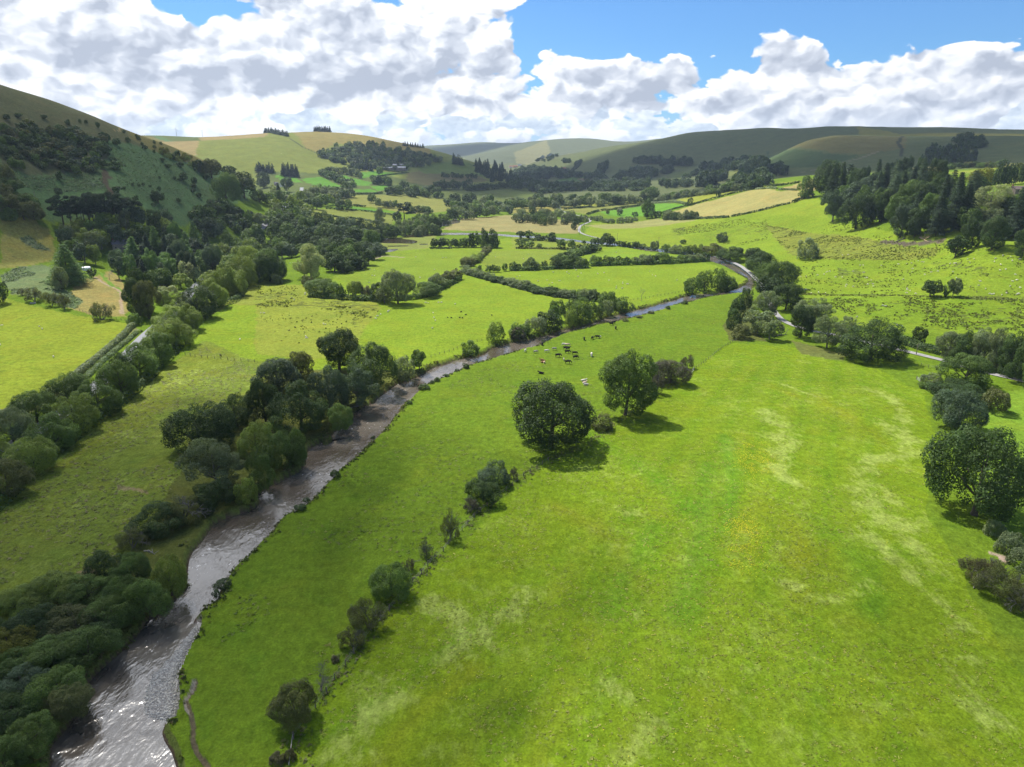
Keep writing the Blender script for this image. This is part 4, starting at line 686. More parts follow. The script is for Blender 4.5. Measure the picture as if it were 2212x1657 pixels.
# hedgerow bushes of the middle fields
row('bush', ('grey', 'mid', 'dark'), tl('B1', (1800, 205), (1960, 250), (2180, 305)) + tl('B2', (70, 335), (300, 390), (540, 425), (720, 445)), 16, (26, 30), (17, 21), '{o} bush from the upper end of the hedge running down to the willows', 'bushes of the diagonal hedge')
row('bush', ('olive', 'mid', 'light'), tl('B1', (1815, 150), (1900, 110), (1960, 55), (2010, 5)) + [(1062, 530)], 9, (22, 16), (18, 12), '{o} bush from the lower end of the short hedge climbing to the three big trees', 'bushes of the short climbing hedge')
for x, y, w, h in ((1036, 588, 16, 15), (1055, 588, 15, 16), (1066, 588, 12, 17), (1076, 588, 12, 14), (1090, 586, 14, 17)): plant('broad', 'mid', x, y, w, h, 'small hedge tree in the gappy row above the sheep field', 'small trees of the gappy row')
for a in ((15, 180, 70, 80), (55, 178, 60, 60), (170, 178, 150, 110), (285, 165, 58, 70), (385, 165, 125, 100), (460, 162, 150, 110), (540, 160, 160, 125), (620, 155, 90, 80)): tp('B2', 'dome', RNG.choice(('mid', 'dark')), *a, 'rounded dark bush tree in the left half of the long hedge above the sheep', 'left half of the long hedge')
for a in ((725, 140, 110, 90), (830, 135, 115, 85), (925, 130, 95, 75), (990, 132, 80, 70), (1060, 128, 80, 65), (1140, 126, 140, 85), (1215, 122, 90, 80), (1295, 120, 140, 95), (1385, 112, 62, 58), (1470, 112, 110, 68), (1545, 110, 100, 70), (1610, 106, 95, 76), (1670, 100, 80, 78)): tp('B2', RNG.choice(('dome', 'bush')), RNG.choice(('mid', 'dark', 'grey')), *a, 'rounded bush tree in the right half of the long hedge above the sheep', 'right half of the long hedge')
row('dome', ('mid', 'dark'), tl('B2', (440, 120), (500, 80), (560, 50), (620, 20)) + tl('A2', (640, 1550), (715, 1520)), 8, (28, 20), (22, 16), '{o} bush from the lower end of the diagonal hedge beyond the long hedge', 'upper diagonal hedge')
for a in ((75, 1408, 70, 60), (150, 1418, 85, 76), (220, 1428, 65, 58), (275, 1432, 55, 42), (345, 1438, 105, 78)): tp('A2', 'broad', 'dark', *a, 'small dark tree in the short row on the near bank of the far river reach', 'row on the far river reach')
for a in ((80, 1498, 78, 76), (150, 1492, 90, 60), (240, 1500, 45, 45), (425, 1505, 92, 86), (510, 1502, 74, 82), (620, 1462, 42, 36)): tp('A2', 'broad', 'mid', *a, 'small tree standing in the loose row behind the two grazed fields', 'loose row behind the grazed fields')
for a in ((720, 1475, 95, 70), (820, 1480, 135, 112), (870, 1470, 60, 60)): tp('A2', 'dome', 'dark', *a, 'dark tree in the clump of three beside the far lane', 'clump of three beside the far lane')
row('broad', ('dark', 'mid'), tl('A2', (930, 1480), (1130, 1500)), 6, 15, 13, '{o} tree from the left of the short hedge row right of the clump of three', 'short hedge row')
for a in ((1230, 1515, 74, 80), (1330, 1535, 90, 75), (1410, 1550, 110, 85), (1490, 1560, 110, 85), (1560, 1555, 100, 92), (1625, 1550, 80, 92), (1480, 1460, 60, 40)): tp('A2', 'dome', RNG.choice(('mid', 'light', 'grey')), *a, 'mid green willow in the line between the long hedge and the rushy field', 'willows between the long hedge and the rushes')
tp('A2', 'dome', 'olive', 1730, 1565, 185, 110, 'brownish round willow beside the upper river'); tp('A2', 'dome', 'dark', 1880, 1615, 245, 135, 'big dark round willow beside the upper river'); tp('A2', 'bush', 'blue', 1812, 1445, 110, 85, 'lone dark bush in the rushes above the upper river'); tp('A2', 'bush', 'olive', 2060, 1590, 110, 70, 'olive bush left of the trees hiding the river')
for a in ((1880, 1490, 90, 130), (1960, 1495, 100, 170), (2050, 1495, 110, 165)): tp('A1', 'dome', 'dark', *a, 'large dark tree in the clump of three in the middle of the valley', 'clump of three large dark trees')
row('broad', ('dark', 'mid'), tl('A1', (1540, 1490), (1680, 1490), (1850, 1490)), 8, 20, 18, '{o} tree from the left of the low row left of the three large dark trees', 'low row left of the three large trees')
# middle distance
tp('A2', 'tall', 'mid', 1168, 1242, 104, 165, 'tall bright tree standing alone in the green valley field'); tp('A2', 'dome', 'dark', 1255, 1232, 70, 58, 'dark round tree right of the tall bright one in the valley field'); tp('A2', 'broad', 'grey', 930, 1216, 58, 66, 'small tree left of the tall bright one in the valley field'); tp('A2', 'bush', 'dark', 1062, 1222, 52, 40, 'low bush between the small tree and the tall bright one'); tp('A2', 'broad', 'olive', 828, 1206, 34, 46, 'tiny tree in the rough patch left of the valley field')
row('bush', ('dark', 'grey'), tl('A2', (1335, 1250), (1450, 1252), (1570, 1245)), 8, 17, 17, '{o} bush from the left of the thick block of bushes below the tan field', 'block of bushes below the tan field')
for a in ((690, 1254, 55, 38), (748, 1264, 85, 48), (800, 1280, 60, 42), (852, 1284, 75, 44), (940, 1284, 70, 56), (1005, 1280, 84, 58), (1060, 1264, 55, 38)): tp('A2', 'bush', 'grey', *a, 'grey willow bush on the rim of the bright field below the tall tree', 'grey willows rimming the bright field')
tp('A2', 'broad', 'dark', 540, 1338, 62, 72, 'lone small tree at the edge of the tan field beside the white track'); tp('A2', 'bush', 'grey', 615, 1274, 84, 68, 'grey willow where the white track bends')
fill(('bush', 'dome'), ('mid', 'dark', 'grey'), tl('A2', (40, 1275), (0, 1200), (120, 1170), (400, 1190), (560, 1240), (560, 1270), (250, 1275)), 24, 22, 17, 'willow bush in the thicket on the far side of the tan river field', 'willow thicket beyond the tan river field', .5)
tp('A2', 'broad', 'dark', 1780, 1056, 42, 58, 'small tree on the hedge at the left of the large tan field'); tp('A2', 'broad', 'dark', 1540, 1128, 50, 66, 'small tree on the hedge below the large tan field')
for i, a in enumerate(((1190, 1090, 150, 120), (410, 1112, 72, 90), (1400, 1070, 90, 60), (1490, 1050, 90, 60))): tp('A2', 'broad', 'mid', *a, ('large tree standing above the dark valley belt', 'tree rising from the left end of the valley belt', 'rounded tree right of the large one in the valley belt', 'rounded tree at the right end of the valley belt')[i])
fill(('dome', 'broad'), ('mid', 'dark', 'grey'), tl('A2', (0, 1130), (0, 1095), (250, 1080), (600, 1075), (900, 1060), (1130, 1055), (1130, 1080), (740, 1105), (440, 1120), (200, 1130)), 34, 22, 19, 'tree in the belt crossing the valley beyond the bright fields', 'belt crossing the valley', .5)
row('bush', ('dark', 'mid', 'grey'), tl('A2', (1300, 1085), (1600, 1045), (1930, 995), (2070, 985)), 22, 17, 12, '{o} bush from the left of the thick hedge above the lime strip', 'thick hedge above the lime strip')
# left valley side
LV = [('A1', 'broad', 'dark', 725, 1168, 98, 96, 'round dark tree in the hedge of the near valley side fields'), ('A1', 'broad', 'mid', 800, 1168, 78, 92, 'lighter tree right beside the round dark one in the valley side hedge'), ('A1', 'broad', 'mid', 1005, 1105, 80, 75, 'rounded tree at the edge of the yellow rough field'), ('A1', 'pine', 'conifer', 1280, 1285, 180, 180, 'dark spreading pine above the alders of the river'), ('A1', 'airy', 'blue', 1225, 1285, 80, 110, 'bluish tree left of the dark spreading pine'), ('A1', 'tall', 'grey', 1070, 1275, 100, 122, 'greyish poplar like tree in the lower valley side field'),
      ('A1', 'broad', 'mid', 1440, 1052, 46, 48, 'tiny round tree alone in the yellow rough field'), ('A1', 'broad', 'mid', 1555, 1062, 60, 54, 'left tree of the pair beyond the yellow rough field'), ('A1', 'broad', 'mid', 1605, 1062, 40, 48, 'right tree of the pair beyond the yellow rough field'), ('A1', 'broad', 'mid', 1070, 866, 66, 72, 'pale round tree below the far barns'), ('A1', 'broad', 'grey', 903, 892, 52, 52, 'grey tree left of the pale round one below the barns'), ('A1', 'bush', 'grey', 1390, 1400, 64, 66, 'grey round willow standing beside the flooded pool'),
      ('A1', 'broad', 'dark', 70, 975, 112, 132, 'dark tree on the hill road bend'), ('A1', 'airy', 'blue', 270, 1010, 112, 120, 'bluish tree right of the white house'), ('A1', 'fir', 'conifer', 205, 1108, 78, 168, 'lone dark spruce below the white house'), ('A1', 'airy', 'grey', 745, 1056, 130, 84, 'left tree of the two domes beside the hill lane'), ('A1', 'broad', 'grey', 815, 1056, 90, 74, 'right tree of the two domes beside the hill lane'),
      ('A0', 'broad', 'dark', 1722, 845, 90, 108, 'dark tree, left of the three at the nose of the left hill'), ('A0', 'broad', 'olive', 1830, 892, 180, 160, 'broad olive tree, middle of the three at the nose of the left hill'), ('A0', 'dome', 'mid', 1965, 1110, 225, 255, 'big leafy tree low on the nose of the left hill'), ('A0', 'dome', 'dark', 2110, 1062, 215, 215, 'very dark big tree right of the leafy one at the nose of the left hill'), ('A0', 'broad', 'dark', 1985, 880, 120, 95, 'small dark tree behind the very dark big one')]
for a in LV: tp(*a)
row('broad', ('mid', 'grey'), tl('A1', (1060, 1145), (1200, 1150)) , 4, 18, 17, '{o} tree from the left of the row inside the yellow rough field', 'row inside the yellow rough field'); row('bush', ('mid', 'grey', 'dark'), tl('A1', (1340, 1185), (1500, 1195)), 5, 17, 16, '{o} bush from the left of the row right of the dark pine', 'row right of the dark pine')
row('broad', ('dark', 'grey'), tl('A1', (590, 858), (740, 850), (870, 878)), 9, 15, 14, '{o} tree from the left of the hedgerow under the golden hill', 'hedgerow under the golden hill'); row('broad', ('dark',), tl('A1', (820, 830), (980, 810)), 6, 14, 12, '{o} tree from the left of the hedgerow leading to the barns', 'hedgerow leading to the barns')
row('dome', ('dark', 'mid'), tl('A1', (570, 860), (700, 920), (820, 965)), 11, 16, 14, '{o} bush from the upper end of the thick hedge between the emerald strips', 'thick hedge between the emerald strips'); row('broad', ('mid', 'dark', 'grey'), tl('A1', (1010, 940), (1150, 955)), 6, 19, 17, '{o} tree from the left of the clump below the barns', 'clump below the barns')
fill(('broad', 'dome'), ('mid', 'dark'), tl('A1', (1090, 1020), (1250, 970), (1570, 985), (1560, 1030), (1300, 1025)), 16, 20, 18, 'tree in the copse above the yellow rough field', 'copse above the yellow rough field'); row('broad', ('dark',), tl('A1', (1580, 990), (1830, 985)), 7, 17, 19, '{o} tree from the left of the shaded row right of the copse', 'shaded row right of the copse'); row('dome', ('dark',), tl('A1', (1840, 1000), (2209, 975)), 13, 13, 12, '{o} bush from the left of the shaded hedge at the valley mouth', 'shaded hedge at the valley mouth'); row('broad', ('dark',), tl('A1', (1620, 888), (1900, 895)), 8, 11, 11, '{o} tree from the left of the row on the shaded slope', 'row on the shaded slope')
fill(('broad', 'dome'), ('mid', 'light', 'grey', 'dark'), tl('A1', (20, 1060), (150, 1000), (380, 1060), (560, 990), (850, 1010), (700, 1060), (640, 1080), (480, 1150), (420, 1210), (330, 1180), (150, 1130)), 34, 26, 25, 'tree in the mixed copse around the houses of the left valley side', 'mixed copse around the hillside houses', .5)
fill(('bush', 'dome'), ('mid', 'dark', 'grey'), tl('A1', (1020, 1400), (1060, 1330), (1300, 1290), (1480, 1230), (1650, 1240), (1600, 1290), (1500, 1330), (1560, 1350), (1300, 1365)), 26, 24, 24, 'alder in the thick fringe left of the far river reach', 'alder fringe of the far river reach', .5)
fill(('dome', 'broad'), ('mid', 'dark', 'grey'), tl('A1', (1660, 1080), (1900, 1060), (2209, 1080), (2209, 1180), (1950, 1200), (1760, 1240), (1640, 1215), (1700, 1160)), 36, 22, 19, 'tree in the wood along the far river beyond the tan field', 'wood along the far river', .5)
# woods on the left
fill(('dome', 'broad'), ('dark', 'mid', 'dark', 'blue'), tl('A1', (380, 1250), (560, 1260), (1000, 1330), (1060, 1430), (1040, 1530), (980, 1600), (900, 1657), (700, 1690), (640, 1600), (420, 1560), (300, 1560), (180, 1530), (150, 1380), (200, 1250)), 70, 36, 34, 'dense dark broadleaf of the large wood left of the flooded pools', 'large dark wood left of the pools', .5)
fill(('fir', 'fir', 'broad'), ('conifer', 'larch', 'larch', 'blue'), tl('A0', (700, 1657), (850, 1600), (1100, 1500), (1350, 1420), (1700, 1400), (1900, 1480), (1950, 1640), (1700, 1690), (1400, 1760), (1150, 1740), (850, 1640)), 40, 34, 52, 'fir of the mixed plantation around the hidden house', 'mixed plantation around the hidden house', .45, 'conifer')
fill(('broad', 'dome', 'airy'), ('mid', 'grey', 'dark', 'blue', 'light'), tl('A0', (500, 1340), (800, 1260), (1200, 1230), (1650, 1250), (1900, 1330), (1700, 1380), (1350, 1400), (1100, 1480), (850, 1590), (600, 1600), (480, 1500)), 34, 34, 40, 'leafy tree in the wood between the pines and the hidden house', 'leafy wood between the pines and the hidden house', .5)
fill(('pine',), ('conifer',), tl('A0', (540, 1220), (560, 1160), (800, 1150), (1000, 1190), (1200, 1190), (1150, 1240), (800, 1230)), 20, 38, 62, 'tall dark pine with a bare trunk in the stand below the fern slope', 'stand of tall pines below the fern slope', .4)
fill(('broad', 'dome'), ('mid', 'dark'), tl('A0', (1640, 1215), (1750, 1160), (1900, 1120), (2000, 1130), (1900, 1180), (1720, 1230)), 12, 24, 24, 'tree of the hedge line at the foot of the fern slope', 'hedge line at the foot of the fern slope', .45)
fill(('broad', 'dome'), ('olive', 'mid'), tl('A0', (0, 1130), (0, 900), (60, 860), (170, 1050), (300, 1090), (420, 1190), (240, 1230), (60, 1240)), 13, 34, 36, 'olive tree on the left edge between the fern slope and the rough field', 'olive trees on the left edge', .5)
fill(('broad', 'bush'), ('mid', 'grey', 'dark'), tl('A1', (0, 1230), (150, 1180), (400, 1210), (200, 1300), (30, 1320)), 9, 26, 24, 'tree above the large dark wood', 'trees above the large dark wood', .5)
fill(('dome', 'broad'), ('mid', 'dark', 'light'), tl('A0', (1900, 1500), (2050, 1400), (2209, 1380), (2300, 1480), (2250, 1657), (2000, 1690), (1850, 1640)), 16, 44, 42, 'rounded sunlit tree on the left of the road above the belt', 'trees left of the road above the belt', .5)
fill(('bush', 'broad'), ('dark', 'mid', 'blue'), tl('A0', (1750, 1260), (1900, 1200), (2080, 1150), (2209, 1250), (2150, 1350), (1900, 1330)), 16, 22, 20, 'small tree of the fern fields at the foot of the left hill nose', 'trees of the fern fields', .6)
# left hill shrubs
HS = ((590, 432, 50, 45), (690, 412, 25, 30), (745, 425, 35, 35), (845, 460, 35, 50), (1110, 585, 45, 50), (1075, 505, 32, 30), (1180, 535, 25, 25), (1200, 565, 42, 40), (1250, 645, 46, 40), (1228, 612, 25, 30), (1335, 635, 34, 30), (1330, 592, 30, 28), (1390, 602, 26, 25), (1330, 675, 22, 30), (1500, 735, 42, 50), (1530, 705, 60, 50), (1400, 750, 40, 35), (520, 912, 48, 82), (1010, 610, 72, 62), (910, 622, 52, 50), (900, 570, 92, 70), (1010, 826, 120, 85), (975, 750, 60, 40), (1450, 806, 56, 40), (1560, 800, 62, 50), (1590, 922, 76, 82), (1510, 905, 32, 30), (1550, 918, 32, 30), (1380, 898, 24, 25), (1235, 955, 26, 25), (1200, 965, 22, 25), (1295, 970, 26, 20), (1150, 965, 28, 35), (1375, 1005, 32, 45), (1365, 1112, 112, 110), (1075, 990, 26, 25), (1020, 1022, 76, 60), (1175, 1090, 48, 50), (1330, 1142, 44, 40), (1540, 1102, 52, 40), (1680, 955, 50, 70), (1680, 982, 46, 42), (1670, 1018, 36, 35), (1720, 1064, 46, 45), (1840, 975, 32, 48), (1785, 908, 50, 50), (380, 380, 45, 35), (60, 385, 60, 45), (165, 365, 60, 35))
for a in HS: tp('A0', 'broad' if a[3] > 34 else 'bush', 'dark', *a, 'dark shrub scattered on the open fern slope of the left hill', 'scattered shrubs of the left hill')
fill(('bush',), ('yellow', 'light'), tl('A0', (1370, 640), (1500, 660), (1640, 700), (1680, 790), (1560, 760), (1400, 690)), 20, 11, 9, 'bright gorse bush on the sunlit rim of the left hill', 'gorse bushes on the sunlit rim', .6)
fill(('broad', 'bush', 'dome'), ('dark', 'olive', 'dark', 'mid', 'blue'), tl('A0', (0, 460), (250, 430), (480, 470), (700, 470), (900, 560), (940, 700), (880, 790), (800, 840), (600, 850), (480, 760), (330, 800), (150, 790), (0, 740)), 110, 21, 17, 'small dark tree of the scrub wood on the upper left hill', 'scrub wood on the left hill', .5)
# wood on the right
RW = [('A3', 'airy', 'blue', 560, 1268, 215, 270, 'pale blue green tree at the left front of the right wood'), ('A3', 'dome', 'dark', 760, 1335, 260, 300, 'dark pyramid shaped broadleaf in front of the right wood'), ('A3', 'tall', 'mid', 320, 1066, 138, 188, 'upright tree on the hedge left of the right wood'), ('A3', 'dome', 'dark', 500, 1042, 240, 290, 'dark broad tree at the far left corner of the right wood'), ('A3', 'broad', 'blue', 1140, 1405, 190, 280, 'left tree of the pair above the fallen log'), ('A3', 'broad', 'dark', 1270, 1395, 200, 245, 'right tree of the pair above the fallen log'), ('A3', 'fir', 'conifer', 1450, 1390, 150, 400, 'single tall fir with a bare trunk right of the fallen log'),
      ('A3', 'fir', 'conifer', 1590, 1335, 200, 450, 'wide tall fir behind the round field tree'), ('A3', 'fir', 'conifer', 1680, 1320, 180, 380, 'tall fir right of the wide one'), ('A3', 'broad', 'dark', 1760, 1500, 180, 260, 'dark tree at the right front of the wood, left of two'), ('A3', 'broad', 'dark', 1930, 1515, 235, 285, 'dark tree at the right front of the wood, right of two'), ('A3', 'fir', 'conifer', 2120, 1420, 210, 430, 'tall fir at the right edge of the wood'), ('A3', 'broad', 'dark', 2185, 1580, 170, 245, 'dark tree cut by the right edge below the tall fir'), ('A3', 'airy', 'pale', 1895, 1230, 290, 270, 'pale green spreading willow inside the right wood'),
      ('A3', 'broad', 'dark', 980, 1268, 170, 280, 'dark tree behind the pyramid shaped broadleaf'), ('A3', 'airy', 'grey', 1095, 1268, 130, 190, 'grey tree beside the dark one in the middle of the right wood'), ('A3', 'bush', 'grey', 340, 1600, 180, 185, 'rounded grey tree alone in the rushes below the right wood'), ('A3', 'broad', 'dark', 1615, 1580, 186, 186, 'round topped tree with a clear trunk in front of the right wood'), ('A3', 'dome', 'yellow', 1850, 960, 210, 150, 'yellow green crown at the back of the right wood'), ('A3', 'dome', 'dark', 1815, 1010, 170, 140, 'dark crown in front of the yellow green one'), ('A3', 'broad', 'dark', 2030, 802, 96, 72, 'small tree on the skyline field hedge at the far right')]
for a in RW: tp(*a)
for x, y, w, h in ((1930, 430, 32, 84), (1949, 434, 30, 84), (1984, 430, 32, 88), (1964, 440, 30, 84), (1904, 440, 34, 80), (1880, 436, 34, 74), (2027, 446, 34, 86), (2064, 456, 34, 84), (2097, 440, 40, 78), (2049, 450, 32, 84), (1890, 458, 38, 84), (1925, 462, 38, 88), (1958, 466, 40, 92), (1992, 470, 40, 94), (2030, 478, 40, 96), (1860, 446, 36, 74), (1840, 450, 36, 66), (1900, 480, 36, 84), (1975, 490, 36, 84), (2010, 488, 36, 84), (2080, 486, 40, 90), (1935, 488, 36, 80)):
    if RNG.random() < .36: plant('broad', RNG.choice(('dark', 'blue', 'mid')), x, y, w*1.35, h*.8, 'dark rounded tree standing between the firs of the right wood', 'rounded trees between the firs'); continue
    plant('fir', RNG.choice(('conifer', 'conifer', 'blue')), x, y, w*1.3, h*RNG.uniform(.86, 1.04), 'dark fir standing in the middle of the right wood', 'firs in the middle of the right wood')
fill(('broad', 'airy', 'dome'), ('grey', 'mid', 'blue', 'dark'), tl('A3', (600, 1060), (900, 1040), (1400, 1150), (1700, 1200), (1800, 1250), (2100, 1150), (2209, 1100), (2209, 1280), (1900, 1330), (1300, 1230), (900, 1180)), 26, 40, 44, 'leafy tree mixed among the firs of the right wood', 'leafy trees among the firs', .55)
fill(('broad', 'fir'), ('dark', 'conifer'), tl('A3', (450, 960), (900, 880), (1400, 900), (1700, 980), (1300, 1040), (700, 1010)), 18, 32, 58, 'dark tree at the back of the right wood', 'back of the right wood', .45, 'woodland_tree')
for i in range(9): plant('tall', RNG.choice(('blue', 'grey')), 2148+i*9.5, 402-i*.9, 15, 44+RNG.uniform(-4, 4), ORD[i]+' from the left of the slender trees in a row at the far right', 'row of slender trees')
row('bush', ('mid', 'dark', 'olive'), [(2035, 368), (2090, 362), (2150, 362)], 9, 17, 11, '{o} bush from the left of the hedge on the far right field', 'hedge on the far right field')
# conifer blocks
for nm_, pts, n_, w, h, lb_ in (('row', tl('A1', (10, 838), (140, 842)), 9, 10, 18, '{o} conifer from the left of the left strip under the golden hill'), ('row', tl('A1', (235, 872), (360, 882)), 10, 10, 25, '{o} conifer from the left of the right strip under the golden hill'), ('row', tl('A1', (1705, 770), (1775, 778)), 6, 9, 19, '{o} conifer from the left of the small block on the shaded slope'), ('row', tl('A1', (1270, 612), (1330, 620), (1440, 632)), 9, 6, 9, '{o} conifer from the left of the skyline clump at the end of the golden hill'), ('row', tl('A1', (505, 488), (640, 492)), 17, 6, 11, '{o} conifer from the left of the round hilltop clump'), ('row', tl('A1', (75, 492), (180, 512), (272, 532)), 20, 7, 11, '{o} conifer from the left of the long hilltop clump')):
    row('fir', ('conifer',), pts, n_, w, h, lb_, lb_.split('of the ')[1], name='conifer')
fill(('fir',), ('conifer',), tl('A1', (1885, 800), (1900, 745), (2080, 775), (2200, 850), (2209, 905), (2020, 900)), 44, 10, 19, 'conifer of the dark plantation on the end of the golden hill', 'dark plantation on the hill end', .5)
# ------------------------------------------------------------------ far woods as masses, hedges, rushes, fences
def far_scatter(kinds, tones, poly, n_, w, h):
    P = np.array(poly, float); lo, hi = P.min(0), P.max(0); k = 0; tr = 0; got = []
    while k < n_ and tr < n_*40:
        tr += 1; x = RNG.uniform(lo[0], hi[0]); y = RNG.uniform(lo[1], hi[1])
        if inside(np.array([x]), np.array([y]), P)[0]:
            got.append((RNG.choice(kinds), RNG.choice(tones), x, y+.35*h, w*RNG.uniform(.75, 1.3), h*RNG.uniform(.75, 1.3))); k += 1
    return got
mm_, n = mat('leaf_mixed'); c = n.attr('leafcol'); c = n.mix(n.lin(n.noise(n.pos(), .35, 2), .4, .65, 0, .5), c, n.vmul(c, (1.25, 1.05, .65)))
mx = n.n('ShaderNodeMixShader', i_0=.3, i_1=n.bsdf(c, .6, .22), i_2=n.n('ShaderNodeBsdfTranslucent', i_0=n.vmul(c, (1.3, 1.25, .5))).outputs[0]); n.out(mx.outputs[0])
def mass(name, items, label, cat, group=None):
    Vs, Cs = [], []
    for it in items:
        kind, tone, px, py, w, h = it[:6]; P, W, H = metric(kind, px, py, w, h); V, Fq, ti = ARR[RNG.choice(protos(kind)[0])[0].name]
        a = RNG.uniform(0, 6.28); ca, sa = math.cos(a), math.sin(a)
        if H < 14 or w < 13:
            q = V.reshape(-1, 4, 3)[::2]; ctr = q.mean(1, keepdims=True); V = ((q-ctr)*1.35+ctr).reshape(-1, 3); ti = ti.reshape(-1, 4)[::2].ravel()
        Vs.append(np.stack([(V[:, 0]*ca-V[:, 1]*sa)*W+P.x, (V[:, 0]*sa+V[:, 1]*ca)*W+P.y, V[:, 2]*H+P.z], 1)); tn = np.array(TONES[tone])*RNG.uniform(.85, 1.18); Cs.append(np.column_stack([tn[None]*ti[:, None], np.ones(len(ti))]))
    V = np.vstack(Vs); me = mesh_np(name, V, np.arange(len(V)).reshape(-1, 4), mm_, False, {'leafcol': np.vstack(Cs)})
    return tag(put(name, me), label, cat, group, 'stuff')
plant_all()
mass('distant_trees', MASS, 'many small trees of the hedges and copses too far off to tell apart', 'trees')
hw = far_scatter(('broad', 'dome'), ('dark', 'blue', 'mid', 'grey'), tl('A1', (525, 690), (600, 650), (760, 600), (950, 590), (1120, 610), (1290, 650), (1450, 690), (1640, 735), (1560, 755), (1400, 790), (1290, 808), (1100, 810), (1000, 810), (860, 780), (680, 750), (580, 720)), 300, 11, 10)
hw += far_scatter(('fir',), ('conifer',), tl('A1', (850, 770), (870, 740), (1000, 780), (1020, 815), (960, 815)), 22, 8, 17)
mass('woodland', sorted(hw, key=lambda q: q[3]), 'shaded wood filling the hollow of the golden hill', 'wood')
vw = []
for kinds, tones, poly, n_, w, h in ((('broad', 'dome'), ('dark', 'blue'), tl('A2', (0, 960), (150, 930), (380, 960), (600, 940), (900, 930), (1200, 920), (1380, 930), (1540, 930), (1540, 960), (1200, 960), (900, 985), (460, 990), (250, 1010), (0, 960)), 130, 17, 15),
        (('broad', 'dome'), ('dark', 'blue'), tl('A2', (60, 850), (200, 830), (500, 840), (760, 870), (900, 850), (1100, 830), (1380, 800), (1370, 850), (1200, 890), (760, 910), (500, 870), (250, 900), (100, 910)), 110, 16, 14), (('dome', 'broad'), ('dark',), tl('A2', (1040, 740), (1240, 720), (1380, 760), (1340, 790), (1230, 760), (1050, 755)), 34, 13, 12), (('fir', 'broad'), ('conifer', 'dark'), tl('A2', (1350, 740), (1440, 740), (1440, 760), (1350, 760)), 10, 11, 15), (('broad',), ('dark',), tl('A2', (1460, 745), (1550, 745), (1540, 765), (1460, 765)), 9, 13, 16),
        (('broad', 'fir'), ('dark', 'conifer'), tl('A2', (1590, 940), (1600, 880), (1850, 850), (1840, 900), (1720, 950)), 40, 17, 22), (('broad', 'dome'), ('dark', 'blue'), tl('A2', (1600, 800), (1750, 780), (2100, 740), (2209, 760), (2209, 800), (1860, 810), (1700, 830)), 60, 18, 18), (('broad', 'dome'), ('dark', 'blue'), tl('A2', (1890, 960), (2000, 860), (2209, 800), (2209, 920), (2100, 960)), 46, 22, 24), (('broad', 'dome'), ('dark', 'mid'), tl('A2', (1680, 1000), (1900, 950), (1940, 975), (1700, 1010)), 16, 18, 15),
        (('dome', 'broad'), ('dark',), tl('A2', (740, 850), (740, 820), (820, 750), (830, 780), (780, 850)), 16, 12, 14), (('broad',), ('dark', 'blue'), tl('A2', (0, 860), (40, 820), (300, 790), (380, 800), (360, 840), (100, 880)), 46, 11, 10), (('broad', 'dome'), ('dark', 'blue'), tl('A2', (0, 960), (0, 900), (140, 900), (240, 960), (100, 1000)), 26, 15, 15), (('dome',), ('dark', 'blue'), tl('A2', (1490, 880), (1620, 830), (1640, 840), (1500, 890)), 14, 12, 9),
        (('bush', 'dome'), ('dark',), tl('A2', (460, 985), (900, 990), (1150, 985), (1150, 995), (460, 1000)), 36, 12, 7), (('broad',), ('blue', 'dark'), tl('A2', (200, 740), (330, 690), (410, 690), (300, 745)), 24, 7, 6), (('bush', 'broad'), ('dark',), tl('A2', (440, 750), (520, 750), (520, 740), (440, 740)), 8, 8, 10), (('bush',), ('dark',), tl('A2', (560, 760), (610, 740), (600, 760), (500, 860)), 10, 9, 8),
        (('dome', 'broad'), ('dark', 'conifer'), tl('A3', (0, 860), (0, 800), (60, 780), (150, 800), (160, 860)), 16, 18, 17)): vw += far_scatter(kinds, tones, poly, n_, w, h)
mass('woodland', sorted(vw, key=lambda q: q[3]), 'dark shaded woods and copses spread over the far right valley side', 'wood')
pw = far_scatter(('fir', 'dome'), ('conifer', 'dark'), tl('A3', (1320, 770), (1330, 690), (1400, 640), (1600, 640), (1780, 680), (1800, 750), (1500, 780)), 120, 10, 20) + far_scatter(('dome', 'broad'), ('dark',), tl('A3', (1600, 590), (1600, 540), (1700, 520), (1850, 560), (1880, 620), (1720, 640)), 60, 10, 13)
mass('woodland', sorted(pw, key=lambda q: q[3]), 'dark plantation on the slope of the far right hill', 'wood')

